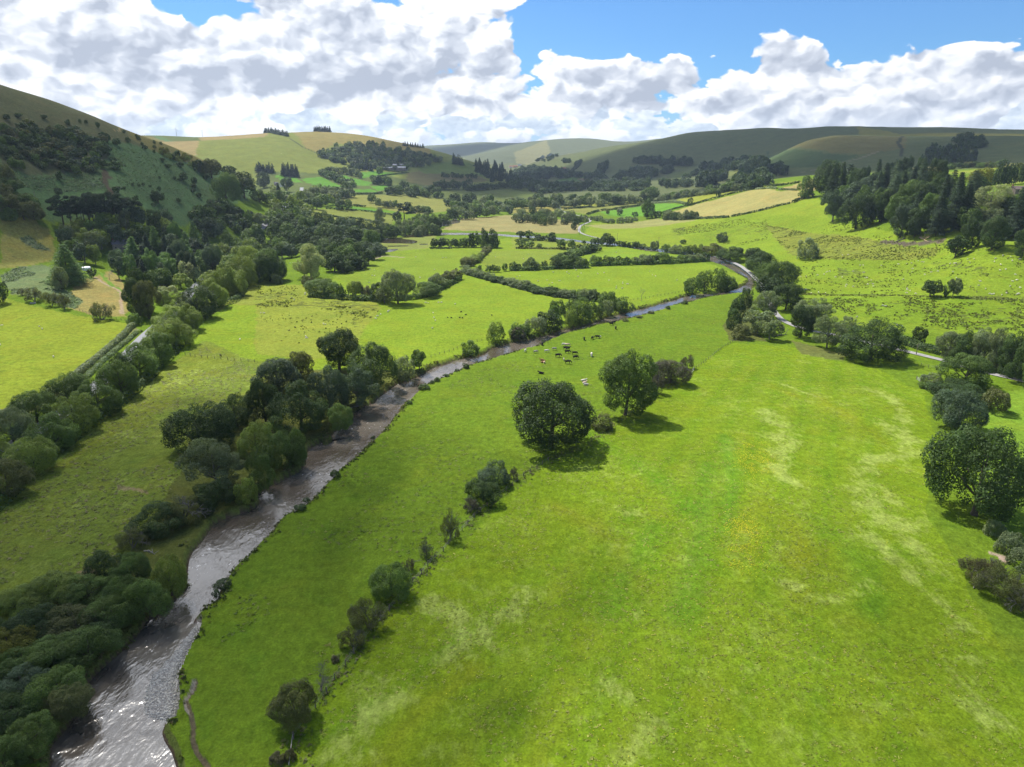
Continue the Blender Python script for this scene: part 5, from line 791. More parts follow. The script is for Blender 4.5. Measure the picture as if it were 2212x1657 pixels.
def hedge(pts, w, h, tone, label, dens=1.0, group=None, closed=True):
    L = smooth_line(wl(pts), 2.0); z = zat(L[:, 0], L[:, 1]); d = np.r_[0, np.cumsum(np.linalg.norm(np.diff(L, axis=0), axis=1))]; tot = d[-1]; dist = np.hypot(*L.mean(0))
    leaf = min(.9, max(.16, dist*.0011)); n_ = int(min(9000, max(200, 1.9*tot*(w+2*h)/(leaf*leaf*2.2)*dens))); rng = np.random.RandomState(hash_(label))
    s = rng.uniform(0, tot, n_); x = np.interp(s, d, L[:, 0]); y = np.interp(s, d, L[:, 1]); zb = np.interp(s, d, z); tx = np.interp(s+.5, d, L[:, 0])-np.interp(s-.5, d, L[:, 0]); ty = np.interp(s+.5, d, L[:, 1])-np.interp(s-.5, d, L[:, 1]); T = unit(np.stack([tx, ty], 1)); Nn = np.stack([-T[:, 1], T[:, 0]], 1)
    hv = h*(.7+.6*fbm(s, s*0+3, .22, 3, 7)); wv = w*(.7+.6*fbm(s, s*0+9, .15, 3, 8)); a = rng.uniform(-.15, PI+.15, n_); rr = rng.uniform(.78, 1.05, n_)
    off = np.cos(a)*wv/2*rr; up = np.maximum(0, np.sin(a))**.6*hv*rr
    P = np.stack([x+Nn[:, 0]*off, y+Nn[:, 1]*off, zb+up], 1); N = unit(np.stack([Nn[:, 0]*np.cos(a), Nn[:, 1]*np.cos(a), np.sin(a)+.3], 1)+rng.normal(size=(n_, 3))*.45)
    V, Fq = quads(P, N, leaf, rng); ti = np.repeat((.8+.4*fbm(s, s*0, .12, 2, 4))*rng.uniform(.78, 1.2, n_), 4)
    return tag(put('hedge', mesh_np('hedge', V, Fq, LEAF[tone], False, {'tint': ti})), label, 'hedge', group)
hedge([(288, 704), (250, 742), (190, 792), (140, 832), (60, 878), (0, 899), (-120, 940)], 3.2, 2.0, 'grey', 'long grey green hedge along the right edge of the left field')
hedge([(300, 716), (268, 742), (225, 778), (180, 820), (120, 868)], 3.0, 1.0, 'fern', 'bank of bracken between the left hedge and the road')
for pts, w, h, tone, lb_ in ((tl('A1', (470, 1192), (620, 1215), (765, 1240)), 3, 2, 'dark', 'lowest dark hedge line on the left valley side'), (tl('A1', (790, 1237), (900, 1250), (1060, 1280)), 3, 2.2, 'dark', 'dark hedge line continuing right of the lowest one'), (tl('A1', (600, 1155), (800, 1168), (1000, 1185), (1210, 1218)), 3, 2.2, 'dark', 'dark hedge under the round dark trees of the left valley side'), (tl('A1', (835, 1132), (950, 1142)), 3.5, 3, 'dark', 'short thick hedge right of the round dark trees'), (tl('A1', (870, 1032), (1000, 1030), (1090, 1022)), 4, 3, 'dark', 'hedge along the top of the yellow rough field'), (tl('A1', (1040, 880), (1150, 865), (1290, 850)), 3.5, 3, 'dark', 'hedge below the far barns'), (tl('A1', (1140, 830), (1320, 850)), 4, 3, 'dark', 'hedge running right from the barns'),
        (tl('A2', (50, 1145), (200, 1140), (400, 1137)), 3, 2.5, 'dark', 'straight hedge left of the white track'), (tl('A2', (450, 1162), (600, 1148), (680, 1140)), 3, 2.5, 'dark', 'hedge right of the white track'), (tl('A2', (740, 1140), (800, 1135)), 4, 4, 'dark', 'short stub of hedge in the line right of the white track'), (tl('A2', (830, 1132), (1000, 1112), (1120, 1095)), 3.5, 3, 'dark', 'hedge leading up to the tall bright tree'), (tl('A2', (550, 1118), (800, 1100), (1000, 1088), (1165, 1078)), 3, 2.5, 'dark', 'farthest hedge above the pale strip of sheep'), (tl('A2', (650, 1208), (750, 1175)), 3.5, 3, 'dark', 'short hedge at the left of the emerald field'), (tl('A2', (770, 1172), (870, 1168)), 3.5, 3, 'dark', 'gappy hedge above the emerald field'), (tl('A2', (880, 1165), (1000, 1145), (1120, 1130)), 3.5, 3.2, 'dark', 'thick hedge on the upper side of the emerald field'),
        (tl('A2', (1210, 1108), (1350, 1100), (1440, 1105), (1505, 1122)), 4, 3.2, 'grey', 'curved hedge at the right end of the emerald field'), (tl('A2', (1290, 1195), (1400, 1160), (1500, 1135)), 3, 2.2, 'dark', 'hedge between the emerald and the tan field'), (tl('A2', (1505, 1135), (1600, 1110), (1800, 1055), (1950, 1015), (2085, 990)), 3.5, 2.6, 'dark', 'long hedge along the top of the large tan field'), (tl('A2', (1590, 1246), (1750, 1238), (1870, 1232)), 3.5, 2.6, 'dark', 'lower hedge of the large tan field, left piece'), (tl('A2', (1895, 1225), (2050, 1195), (2209, 1158)) + tl('A3', (90, 1133), (190, 1112)), 3, 2, 'dark', 'lower hedge of the large tan field, right piece'), (tl('A3', (215, 1107), (310, 1070), (400, 1045)), 4, 3, 'dark', 'hedge running up to the corner of the right wood'), (tl('A3', (0, 970), (150, 952), (280, 930)), 3, 2.6, 'dark', 'hedge above the lime strip left of the right wood'), (tl('A2', (2110, 988), (2209, 982)) + tl('A3', (80, 985)), 3, 2, 'grey', 'pale grey hedge at the top of the tan field'), (tl('A3', (100, 992), (250, 998)), 3, 2, 'grey', 'pale wall like hedge left of the upright tree'),
        (tl('B3', (1110, 790), (1200, 820), (1290, 850), (1400, 880), (1510, 905)), 4, 3.2, 'dark', 'clipped dark hedge on the far side of the right lane'), (tl('A1', (1500, 1500), (1700, 1500)), 2, 1.6, 'dark', 'low hedge left of the three big dark trees'), (tl('A2', (1215, 1090), (1150, 1092)), 4, 3, 'dark', 'short hedge joining the tall bright tree')):
    hedge(pts, w, h, tone, lb_)
for pts, w, h, tone, lb_ in ((tl('B2', (-20, 180), (170, 178), (390, 165), (660, 158)), 4, 2.6, 'mid', 'continuous hedge bottom under the left half of the long hedge above the sheep'), (tl('B2', (672, 142), (900, 134), (1300, 122), (1700, 100)), 4, 3, 'mid', 'continuous hedge bottom under the right half of the long hedge above the sheep'), (tl('B1', (1800, 206), (1960, 250), (2180, 305)) + tl('B2', (70, 336), (300, 390), (540, 426), (730, 446)), 4, 3, 'dark', 'continuous hedge bottom of the diagonal hedge running down to the willows'), (tl('B1', (1812, 152), (1900, 110), (1960, 55), (2010, 5)) + [(1062, 530)], 4, 3, 'olive', 'continuous bottom of the short hedge climbing to the three big trees'), (tl('B1', (460, 405), (740, 425), (1000, 440), (1400, 420), (1600, 340), (1755, 262)), 4, 3, 'mid', 'continuous hedge bottom under the tall pale ash'), (tl('B2', (440, 122), (560, 55)) + tl('A2', (650, 1545), (730, 1515)), 4, 3, 'dark', 'continuous bottom of the diagonal hedge beyond the long hedge'),
        ([(-60, 1150), (0, 1094), (62, 1032), (125, 977), (188, 927), (250, 882), (333, 807), (390, 745), (435, 690), (475, 664), (515, 645), (545, 600)], 4, 3, 'dark', 'dense undergrowth along the field side of the tree belt on the left'), ([(2003, 838), (2040, 870), (2062, 920), (2085, 990)], 3, 2.4, 'dark', 'hedge bottom joining the trees on the right edge of the meadow'), (tl('A2', (30, 1442), (220, 1432), (400, 1440)), 3, 2.5, 'dark', 'hedge bottom of the short row on the near bank of the far river reach'), (tl('A2', (920, 1482), (1130, 1502), (1240, 1518)), 3, 2.5, 'dark', 'hedge bottom of the short row right of the clump of three'), (tl('A2', (30, 1500), (240, 1502), (520, 1506)), 2, 1.6, 'olive', 'thin hedge bottom of the loose row behind the grazed fields')): hedge(pts, w, h, tone, lb_)
# small bushes leaning over the right river bank
for i, (tile, x, y, w, h, lb_) in enumerate((('C0', 1930, 1420, 150, 90, 'low gorse at the eroded notch of the right bank'), ('C0', 1870, 1500, 70, 90, 'gorse just below the low gorse at the bank notch'), ('C1', 385, 750, 100, 62, 'round tuft bush on the right bank, nearer of two'), ('C1', 435, 675, 70, 45, 'small twin tuft bush on the right bank'), ('C1', 680, 470, 92, 72, 'rounded green bush on the right bank, above the tufts'), ('C1', 1010, 130, 40, 35, 'dark stump like tuft in the water at the right bank'), ('B1', 1455, 1215, 100, 55, 'dark gorse cushion on the right bank opposite the left bank trees'), ('B1', 1330, 1335, 50, 30, 'dark tuft at the right bank below the gorse cushion'), ('B1', 1525, 1155, 45, 30, 'small gorse above the gorse cushion'), ('B1', 1570, 1140, 60, 42, 'gorse pair partner on the right bank'), ('B1', 1640, 1100, 56, 30, 'low gorse farther up the right bank'), ('B1', 1735, 1048, 36, 22, 'tiny gorse on the right bank'), ('B1', 1812, 1028, 66, 48, 'round gorse opposite the willow in the water'), ('B2', 270, 800, 36, 24, 'tiny tuft at the bank behind the cattle'), ('B2', 1350, 515, 44, 34, 'dark gorse on the bank of the upper meadow'), ('B2', 1490, 470, 60, 34, 'dark rocky gorse near the river bend'), ('B2', 1100, 590, 66, 26, 'low rushes on the bank, first'), ('B2', 1205, 552, 60, 26, 'low rushes on the bank, second'), ('B2', 985, 620, 60, 26, 'low rushes on the bank, third'))):
    tp(tile, 'bush', 'dark' if i < 16 else 'olive', x, y, w, h, lb_)
PEND2 = PENDING[-19:]
for p in PEND2: plant_one(*p)
# rushes, bracken and grass tufts: nobody could count them
def tufts(name, pts, size, hh, per, cols, label, cat, lean=.5, up=.25):
    rng = np.random.RandomState(hash_(name)); k = len(pts); P = np.repeat(pts, per, 0); s = np.repeat(size*rng.uniform(.6, 1.5, k), per); off = rng.normal(size=(len(P), 2))*.32*s[:, None]; P[:, :2] += off; P[:, 2] += rng.uniform(.1, .9, len(P))*hh*s/size.mean() if hasattr(size, 'mean') else rng.uniform(.1, .9, len(P))*hh*s/size
    N = unit(np.column_stack([off*2.2/s[:, None], np.full(len(P), up)])+rng.normal(size=(len(P), 3))*lean); V, Fq = quads(P, N, (s*.42)[:, None], rng, (.4, .9)); cc = np.array(cols)[rng.randint(0, len(cols), k)]*rng.uniform(.8, 1.2, (k, 1)); cc = np.repeat(np.repeat(cc, per, 0)*rng.uniform(.8, 1.2, (len(P), 1)), 4, 0)
    return tag(put(name, mesh_np(name, V, Fq, mm_, False, {'leafcol': np.column_stack([cc, np.ones(len(cc))])})), label, cat, None, 'stuff')
def pts_in(poly, n_, keep=None, seed=1):
    Pw = np.array([tuple(v)[:2] for v in wl(poly)]); lo, hi = Pw.min(0), Pw.max(0); rs = np.random.RandomState(seed); q = rs.uniform(lo, hi, (n_*6, 2)); q = q[inside(q[:, 0], q[:, 1], Pw)]
    if keep is not None: q = q[keep(q)]
    q = q[:n_]; return np.column_stack([q, zat(q[:, 0], q[:, 1])])
clump = lambda s_, lo_, seed: (lambda q: fbm(q[:, 0], q[:, 1], s_, 3, seed) > lo_)
rp = np.vstack([pts_in(tl('B1', (0, 360), (200, 350), (500, 420), (800, 450), (1090, 480), (1060, 540), (950, 640), (900, 740), (830, 640), (860, 560), (600, 520), (200, 490), (0, 490)), 700, clump(.06, .5, 3)), pts_in(tl('B1', (0, 300), (450, 330), (1000, 440), (900, 740), (800, 860), (300, 800), (0, 760)), 260, clump(.05, .5, 4)),
                pts_in(tl('B3', (260, 420), (2209, 440), (2400, 700), (1450, 690), (1300, 650), (700, 560), (420, 440)), 1500, clump(.16, .52, 6)), pts_in([(1730, 560), (1790, 480), (2220, 560), (2260, 640), (1750, 640), (1700, 600)], 1500, clump(.13, .54, 8)), pts_in(tl('A3', (0, 1300), (200, 1330), (600, 1380), (900, 1420), (1100, 1470), (1500, 1490), (1450, 1560), (1000, 1600), (600, 1600), (200, 1560), (100, 1450)), 1500, clump(.04, .44, 12)),
                pts_in(tl('A2', (1370, 1340), (1560, 1300), (1800, 1250), (2209, 1230), (2209, 1420), (1900, 1480), (1700, 1450), (1500, 1400)), 900, clump(.03, .5, 9)), pts_in(tl('B3', (0, 345), (300, 372), (800, 388), (1300, 398), (1700, 412), (2250, 422), (2250, 440), (1700, 428), (800, 402), (0, 362)), 900)])
tufts('rushes', rp, .72, .42, 6, ((.125, .17, .035), (.11, .145, .032), (.145, .165, .05)), 'dark tufts of rushes spotting the wet fields', 'rushes')
bp_ = np.vstack([pts_in(tl('B0', (0, 230), (150, 150), (350, 130), (470, 160), (480, 290), (720, 440), (650, 510), (400, 430), (100, 380)), 900, clump(.06, .42, 2)), pts_in(tl('A0', (170, 1400), (260, 1390), (420, 1500), (380, 1530), (200, 1450)), 120)])
bp_ = np.vstack([bp_, pts_in(tl('A0', (960, 620), (1200, 640), (1500, 760), (1700, 850), (1850, 980), (1750, 1080), (1600, 1140), (1400, 1180), (1100, 1060), (1000, 900)), 2600), pts_in(tl('A0', (100, 830), (560, 860), (850, 830), (930, 1000), (500, 1000), (200, 960)), 1300)])
tufts('bracken', bp_, 1.15, .28, 5, ((.08, .14, .048), (.07, .125, .044), (.095, .155, .058)), 'bracken covering the slope and bank on the left', 'bracken', .3, 1.6)
gp = np.vstack([pts_in([(430, 1500), (520, 1290), (700, 1060), (830, 950), (1000, 810), (1180, 760), (1360, 880), (1180, 990), (1040, 1120), (900, 1240), (780, 1390), (640, 1580), (480, 1640)], 1500, clump(.07, .52, 14)), pts_in(tl('B2', (300, 880), (900, 640), (1800, 420), (1900, 450), (1850, 650), (1400, 950), (1200, 1000), (700, 1150), (300, 1100)), 500, clump(.06, .52, 15))])
tufts('grass_tufts', gp, .5, .12, 5, ((.13, .19, .022), (.115, .175, .02), (.17, .20, .05)), 'darker grass tufts dotted over the river pasture', 'grass', .22, 2.6)
lp = np.vstack([pts_in([(170, 960), (330, 830), (440, 745), (560, 800), (420, 960), (320, 1150), (220, 1260), (60, 1330), (-100, 1380), (-100, 1180), (0, 1110)], 3200, clump(.05, .46, 16))])
tufts('long_grass', lp, .5, .14, 5, ((.14, .17, .035), (.125, .16, .03), (.19, .185, .08)), 'rank grass in the unmown shaded field on the left', 'grass', .2, 3.0)
rb_ = np.random.RandomState(31); fq = []
for zx, zy, sx_, sy_, k in ((2100, 230, 3.2, 5.5, 1500), (2090, 340, 2.6, 3.5, 1500), (2080, 470, 2.4, 4.5, 300), (2060, 160, 2.5, 4, 250), (2000, 860, 2.0, 3.2, 1200), (1985, 980, 2.0, 3.0, 900), (1960, 1110, 2.2, 2.6, 400), (1985, 1210, 2.4, 2.0, 350)):
    g = at(*t('C2', zx, zy)); q = rb_.normal(size=(k, 2))*[sx_, sy_]+[g.x, g.y]; q = q[fbm(q[:, 0], q[:, 1], .35, 3, 40) > .42]; fq.append(np.column_stack([q, zat(q[:, 0], q[:, 1])]))
fr = np.vstack(fq); fr2 = fr[:0]
rng_ = np.random.RandomState(4); fp = np.vstack([fr, fr2, pts_in([(1200, 1100), (1900, 900), (2100, 1500), (1400, 1650), (900, 1500)], 1800, None, 9)]); fp[:, 2] += .18
V, Fq = quads(fp, unit(rng_.normal(size=fp.shape)*.3+[0, 0, 1]), .065, rng_); tag(put('buttercups', mesh_np('buttercups', V, Fq, simple('buttercup', (.62, .53, .015), .6, .1))), 'yellow buttercups in a drift across the meadow', 'flowers', None, 'stuff')
# meadow grass lying over in the wind
mp = np.vstack([pts_in([(1190, 995), (1350, 905), (1490, 815), (1580, 755), (1700, 760), (1900, 810), (1990, 860), (2010, 950), (1990, 1100), (2050, 1200), (2110, 1320), (2300, 1700), (580, 1700), (660, 1600), (800, 1400), (920, 1245), (1060, 1130)], 15000, clump(.09, .44, 22), 7)])
dd_ = np.hypot(mp[:, 0], mp[:, 1]); mp = mp[np.random.RandomState(2).rand(len(mp)) < np.clip(230/dd_-.5, .15, 1)]
tufts('meadow_grass', mp, .36, .07, 4, ((.19, .24, .03), (.17, .225, .02), (.26, .29, .07), (.15, .215, .02)), 'long uneven meadow grass bent over by the wind', 'grass', .16, 4.0)
bk = []
rs = np.random.RandomState(77)
for B_, sg in ((RBW, 1), (LBW, -1)):
    B2 = B_[np.hypot(B_[:, 0], B_[:, 1]) < 520]; k = rs.randint(0, len(B2)-1, 2600); tg = np.gradient(B2, axis=0)[k]; tg /= np.linalg.norm(tg, axis=1)[:, None]+1e-9; q = B2[k]+np.stack([tg[:, 1], -tg[:, 0]], 1)*(rs.uniform(-.8, 1.2, len(k))*sg)[:, None]+rs.normal(size=(len(k), 2))*.3
    q = q[(fbm(q[:, 0], q[:, 1], .12, 3, 91) > .44) & ~inside(q[:, 0], q[:, 1], BAR)]; bk.append(np.column_stack([q, zat(q[:, 0], q[:, 1], Zc.reshape(NA, NR))]))
tufts('bank_vegetation', np.vstack(bk), .55, .4, 5, ((.075, .11, .022), (.10, .13, .03), (.12, .11, .05), (.06, .085, .02)), 'ragged grass and weeds hanging over the river banks', 'weeds', .4, .8)
fl = smooth_line(wl(tl('D1', (300, 1657), (450, 1230), (575, 1075), (697, 880), (880, 640), (1000, 480)) + tl('C1', (1295, 1440), (1447, 1270), (1555, 1150), (1648, 1055), (1780, 915), (1905, 780)) + tl('C2', (0, 530), (135, 430), (316, 310)) + tl('B2', (700, 1640), (1000, 1420), (1250, 1250), (1560, 1060))), 1.0)
k = rs.randint(0, len(fl), 1500); q = fl[k]+rs.normal(size=(1500, 2))*1.0; q = q[fbm(q[:, 0], q[:, 1], .15, 3, 55) > .42]
tufts('undergrowth', np.column_stack([q, zat(q[:, 0], q[:, 1])]), .45, .2, 5, ((.11, .17, .022), (.13, .16, .04), (.15, .16, .06)), 'rank grass and weeds along the meadow fence', 'weeds', .3, 1.8)
# pebbles of the gravel bar
gpts = pts_in(bar_px, 5200, None, 3); idx = np.round(np.interp(np.hypot(gpts[:, 0], gpts[:, 1]), rg, np.arange(NR))).astype(int); gpts[:, 2] = zat(gpts[:, 0], gpts[:, 1], Zc.reshape(NA, NR))
ic = bmesh.new(); bmesh.ops.create_icosphere(ic, subdivisions=1, radius=1); iv = np.array([v.co for v in ic.verts]); ifc = np.array([[v.index for v in f.verts] for f in ic.faces]); ic.free()
rs = np.random.RandomState(9); sz = rs.uniform(.04, .11, len(gpts))*rs.choice([1, 1, 1, 1.8], len(gpts)); V = (iv[None]*sz[:, None, None]*np.stack([rs.uniform(.8, 1.4, len(gpts)), rs.uniform(.8, 1.4, len(gpts)), rs.uniform(.4, .7, len(gpts))], 1)[:, None])+gpts[:, None]; Fq = (ifc[None]+(np.arange(len(gpts))*len(iv))[:, None, None]).reshape(-1, 3)
pm_, n = mat('pebbles'); n.out(n.bsdf(n.scale((.42, .40, .35), n.attr('tint', 'Fac')), .8, .3)); tag(put('gravel', mesh_np('gravel', V.reshape(-1, 3), Fq, pm_, True, {'tint': np.repeat(rs.uniform(.55, 1.3, len(gpts)), len(iv))})), 'pale pebbles of the gravel bar in the river', 'gravel', None, 'stuff')
# fences
POSTM = simple('weathered_wood', (.15, .13, .11), .9, .3, 6); WIRE = simple('fence_wire', (.25, .25, .25), .5, .1)
bpost = Acc().box((-.055, -.055, -.2), (.055, .055, 1.15)).mesh('post', POSTM)
def fence(pts, label, gap=3.2, hgt=1.15, rails=0):
    L = smooth_line(wl(pts), .5); d = np.r_[0, np.cumsum(np.linalg.norm(np.diff(L, axis=0), axis=1))]; k = int(min(95, max(2, d[-1]/gap))); S = np.linspace(0, d[-1], k+1); x = np.interp(S, d, L[:, 0]); y = np.interp(S, d, L[:, 1]); z = zat(x, y)
    e = put('wire_fence', None, (x[0], y[0], z[0])); e.empty_display_size = .2; tag(e, label, 'fence'); B = np.array([x[0], y[0], z[0]])
    for i in range(k+1): put('post', bpost, (x[i]-B[0]+RNG.uniform(-.1, .1), y[i]-B[1], z[i]-B[2]), RNG.uniform(0, 3), (1.3, 1.3, hgt/1.15*RNG.uniform(.9, 1.1)), e)
    a = Acc()
    for hz in (.45, .75, 1.05): a.tube([(x[i]-B[0], y[i]-B[1], z[i]-B[2]+hz*hgt/1.15) for i in range(k+1)], [.012]*(k+1), 3)
    put('wire', a.mesh('wire', WIRE), parent=e); return e
fence(tl('D1', (320, 1420), (450, 1230), (575, 1075), (697, 880), (762, 800), (880, 640), (1000, 480)) + tl('C1', (1295, 1440), (1335, 1380), (1400, 1330), (1447, 1270), (1497, 1205), (1555, 1150), (1607, 1105), (1648, 1055), (1740, 955), (1780, 915), (1823, 865), (1865, 825), (1905, 780), (2000, 700)) + tl('C2', (0, 530), (40, 495), (92, 455), (135, 430), (178, 405), (230, 370), (316, 310)), 'post and wire fence between the river pasture and the meadow', 2.9)
fence(tl('B2', (1590, 1025), (1655, 978), (1720, 928), (1790, 870), (1880, 812), (1950, 775)), 'wire fence from the field gate up to the corner by the lane', 3.0)
fence(tl('B2', (1020, 442), (1150, 420), (1300, 395), (1400, 378), (1500, 360)), 'wire fence on the far river bank beside the bare dead tree', 3.2)
fence(tl('B1', (1510, 930), (1580, 905), (1650, 885), (1750, 850), (1850, 810), (1990, 775)), 'wire fence on the left bank between the round willows', 2.8)
fence(tl('B0', (1600, 905), (1700, 925), (1900, 945), (2200, 970)), 'wire fence across the left bank field beside the tree belt', 3.0)
fence(tl('B0', (690, 530), (850, 580), (1000, 600), (1120, 625)), 'wire fence at the top of the left field below the thorns', 3.0)
fence(tl('A1', (1380, 1525), (1500, 1515), (1700, 1500)), 'wire fence by the flooded pools', 4)
fence(tl('B3', (1320, 1000), (1460, 1030)), 'short fence beside the gate below the right lane', 2.5); fence(tl('A2', (600, 1300), (630, 1370), (760, 1420), (900, 1450)), 'fence along the white track', 5)
def pole_thing(name, P, Q, r, label, cat, m_=POSTM):
    a = Acc().tube([tuple(P), tuple((P+Q)/2), tuple(Q)], [r, r*.9, r*.75], 7); return tag(put(name, a.mesh(name, m_, True)), label, cat)
A_, B_ = at(*t('D1', 285, 1657)), at(*t('D1', 322, 1425)); pole_thing('wooden_rail', A_+Vector((0, 0, .3)), B_+Vector((0, 0, .9)), .07, 'long weathered rail leaning along the fence at the bottom edge', 'rail', simple('pale_wood', (.33, .30, .27), .9, .2, 5))
def gate(p0, p1, label):
    a, b = at(*p0), at(*p1); e = put('field_gate', None, a); tag(e, label, 'gate'); v = b-a; GM = simple('galvanised', (.35, .36, .37), .5, .1)
    fr = Acc()
    for hz in (.15, .4, .65, .9, 1.15): fr.tube([(0, 0, hz), tuple(v*.5+Vector((0, 0, hz))), tuple(v+Vector((0, 0, hz)))], [.03]*3, 5)
    fr.tube([(0, 0, .15), tuple(v+Vector((0, 0, 1.15)))], [.025]*2, 4); put('bars', fr.mesh('bars', GM), parent=e)
    for q in (Vector((0, 0, 0)), v): put('post', bpost, q, 0, (1.8, 1.8, 1.2), e)
gate(t('B2', 1545, 1075), t('B2', 1575, 1035), 'wooden field gate beside the rounded purplish bush tree'); gate(t('B3', 1285, 1118), t('B3', 1318, 1142), 'metal gate at the corner of the meadow below the right lane')
# ------------------------------------------------------------------ animals
def skin(name, V, E, R, m_, sub=1):
    me = bpy.data.meshes.new(name); me.from_pydata(V, E, []); o = bpy.data.objects.new(name, me); C.objects.link(o)
    md = o.modifiers.new('skin', 'SKIN'); md.use_smooth_shade = True
    for sv, r in zip(me.skin_vertices[0].data, R): sv.radius = (r, r)
    me.skin_vertices[0].data[0].use_root = True
    s = o.modifiers.new('sub', 'SUBSURF'); s.levels = s.render_levels = sub
    dg = bpy.context.evaluated_depsgraph_get(); out = bpy.data.meshes.new_from_object(o.evaluated_get(dg)); bpy.data.objects.remove(o); out.name = name; out.materials.clear(); out.materials.append(m_); return out
def beast(pose, s=1.0, fat=1.0):
    V = []; R = []; E = []
    def a(p, r, par=None):
        V.append(tuple(c*s for c in p)); R.append(r*s); k = len(V)-1
        if par is not None: E.append((par, k))
        return k
    lie = pose == 'lie'; z0 = -.62 if lie else 0
    pel = a((-.72, 0, 1.12+z0), .32*fat); bel = a((-.12, 0, 1.06+z0), .38*fat, pel); ch = a((.48, 0, 1.08+z0), .35*fat, bel); nk = a((.88, 0, 1.16+z0 if pose == 'graze' else 1.35+z0), .19, ch)
    if pose == 'graze': hd = a((1.16, 0, .62), .14, nk); mz = a((1.34, 0, .26), .085, hd)
    else: hd = a((1.16, 0, 1.55+z0), .15, nk); mz = a((1.48, 0, 1.40+z0), .09, hd)
    for sy in (-1, 1):
        a((hd and V[hd][0]/s-.02, sy*.2, V[hd][2]/s+.10), .035, hd)
        if lie: k = a((.55, sy*.28, .22), .12, ch); a((.95, sy*.26, .08), .06, k); k = a((-.55, sy*.36, .2), .15, pel); a((-.2, sy*.44, .08), .07, k)
        else:
            k = a((.5, sy*.21, .66), .12, ch); k = a((.52, sy*.2, .36), .075, k); a((.5, sy*.2, .03), .06, k)
            k = a((-.70, sy*.22, .72), .15, pel); k = a((-.88, sy*.2, .44), .075, k); a((-.80, sy*.2, .03), .06, k)
    tl_ = a((-1.06, 0, 1.18+z0), .05, pel); a((-1.16, 0, .62 if not lie else .2), .03, tl_)
    return V, E, R
COATS = {k: simple('coat_'+k, c, .8, .15, 3) for k, c in {'black': (.014, .013, .013), 'white': (.62, .57, .50), 'brown': (.30, .15, .07), 'cream': (.60, .46, .32), 'grey': (.34, .31, .28)}.items()}
WOOL = simple('wool', (.66, .62, .54), .95, .12, 4); BLACKWOOL = simple('black_wool', (.02, .018, .016), .95, .1)
COW = {p: skin('cow_'+p, *beast(p), COATS['black'], 1) for p in ('graze', 'stand', 'lie')}
herd = [(263, 824, 'graze', 'black', 1.6, 1, 'black cow on the river edge, farthest left of the herd'), (858, 652, 'stand', 'black', 3.0, 1, 'black cow nearest the river in the farthest group of three'), (880, 640, 'stand', 'black', .2, 1, 'black cow behind the one nearest the river in the farthest group'), (897, 684, 'graze', 'black', 4.5, 1, 'black cow standing apart below the farthest pair'), (625, 779, 'graze', 'black', 4.6, 1, 'black cow seen end on, left of three in a line'), (695, 773, 'graze', 'black', 4.2, 1, 'black cow, middle of three in a line'), (738, 764, 'graze', 'black', 3.2, 1, 'black cow, right of three in a line, calf behind it'), (757, 760, 'stand', 'white', 3.3, .7, 'white calf behind the right one of three black cows'),
        (468, 862, 'graze', 'black', 0.0, 1, 'black cow at the back of the middle bunch'), (484, 866, 'stand', 'black', .1, .9, 'second black cow at the back of the middle bunch'), (481, 894, 'graze', 'black', 0, 1, 'black cow in front of the pair of the middle bunch'), (543, 905, 'graze', 'black', -.1, 1, 'black cow right of the middle bunch, upper of two'), (550, 942, 'graze', 'black', 0, 1, 'black cow right of the middle bunch, lower of two'), (400, 926, 'graze', 'black', 0, 1.1, 'large black cow grazing left of the middle bunch'), (485, 984, 'graze', 'black', -.1, 1.1, 'large black cow grazing lowest of the standing herd'), (255, 1070, 'lie', 'black', 2.8, 1, 'black cow lying alone at the lower left of the herd'),
        (118, 880, 'graze', 'white', 4.4, .85, 'white cow, farthest left of the four in a row'), (207, 891, 'graze', 'grey', .3, .85, 'greyish cow, second of the four pale ones in a row'), (301, 886, 'graze', 'white', 0, .9, 'white cow, third of the four in a row'), (367, 866, 'graze', 'grey', 3.3, .85, 'greyish cow, right of the four pale ones in a row'), (453, 830, 'graze', 'white', 3.1, .9, 'white cow behind the middle bunch, left of two'), (481, 833, 'graze', 'cream', 0, .95, 'cream cow behind the middle bunch, right of two'), (688, 920, 'graze', 'white', 4.6, 1.15, 'white cow standing alone right of the herd'), (450, 956, 'stand', 'grey', 1.6, .6, 'small grey calf above the lowest black cow'),
        (263, 955, 'lie', 'brown', 3.0, .8, 'brown calf lying at the back of the resting pair'), (268, 974, 'lie', 'brown', .2, .85, 'red brown and white calf lying at the left of the herd'), (280, 976, 'lie', 'cream', 4.8, .85, 'cream calf lying beside the red brown one'), (620, 1133, 'lie', 'white', .1, .9, 'white calf lying right of the herd, upper of the resting three'), (629, 1151, 'lie', 'cream', .5, .8, 'cream calf lying in the middle of the resting three'), (640, 1167, 'lie', 'white', 3.1, .85, 'white calf lying lowest of the resting three')]
for zx, zy, pose, coat, rz, s, lb_ in herd:
    P = at(*t('B2', zx, zy)); o = put('cow', COW[pose], P, rz, (s*1.1, s*1.1, s*1.1), mat=COATS[coat]); tag(o, lb_, 'cow', 'cattle of the river pasture')
SHEEP = {p: skin('sheep_'+p, *beast(p, .52, 1.28), WOOL, 1) for p in ('graze', 'lie')}
def sheep(tile, pts, label, group, black=False):
    for zx, zy in pts:
        P = at(*t(tile, zx, zy)); s = RNG.uniform(.95, 1.15); o = put('sheep', SHEEP['graze' if RNG.random() < .75 else 'lie'], P, RNG.uniform(0, 6.28), (s, s, s), mat=BLACKWOOL if black else WOOL); tag(o, label, 'sheep', group)
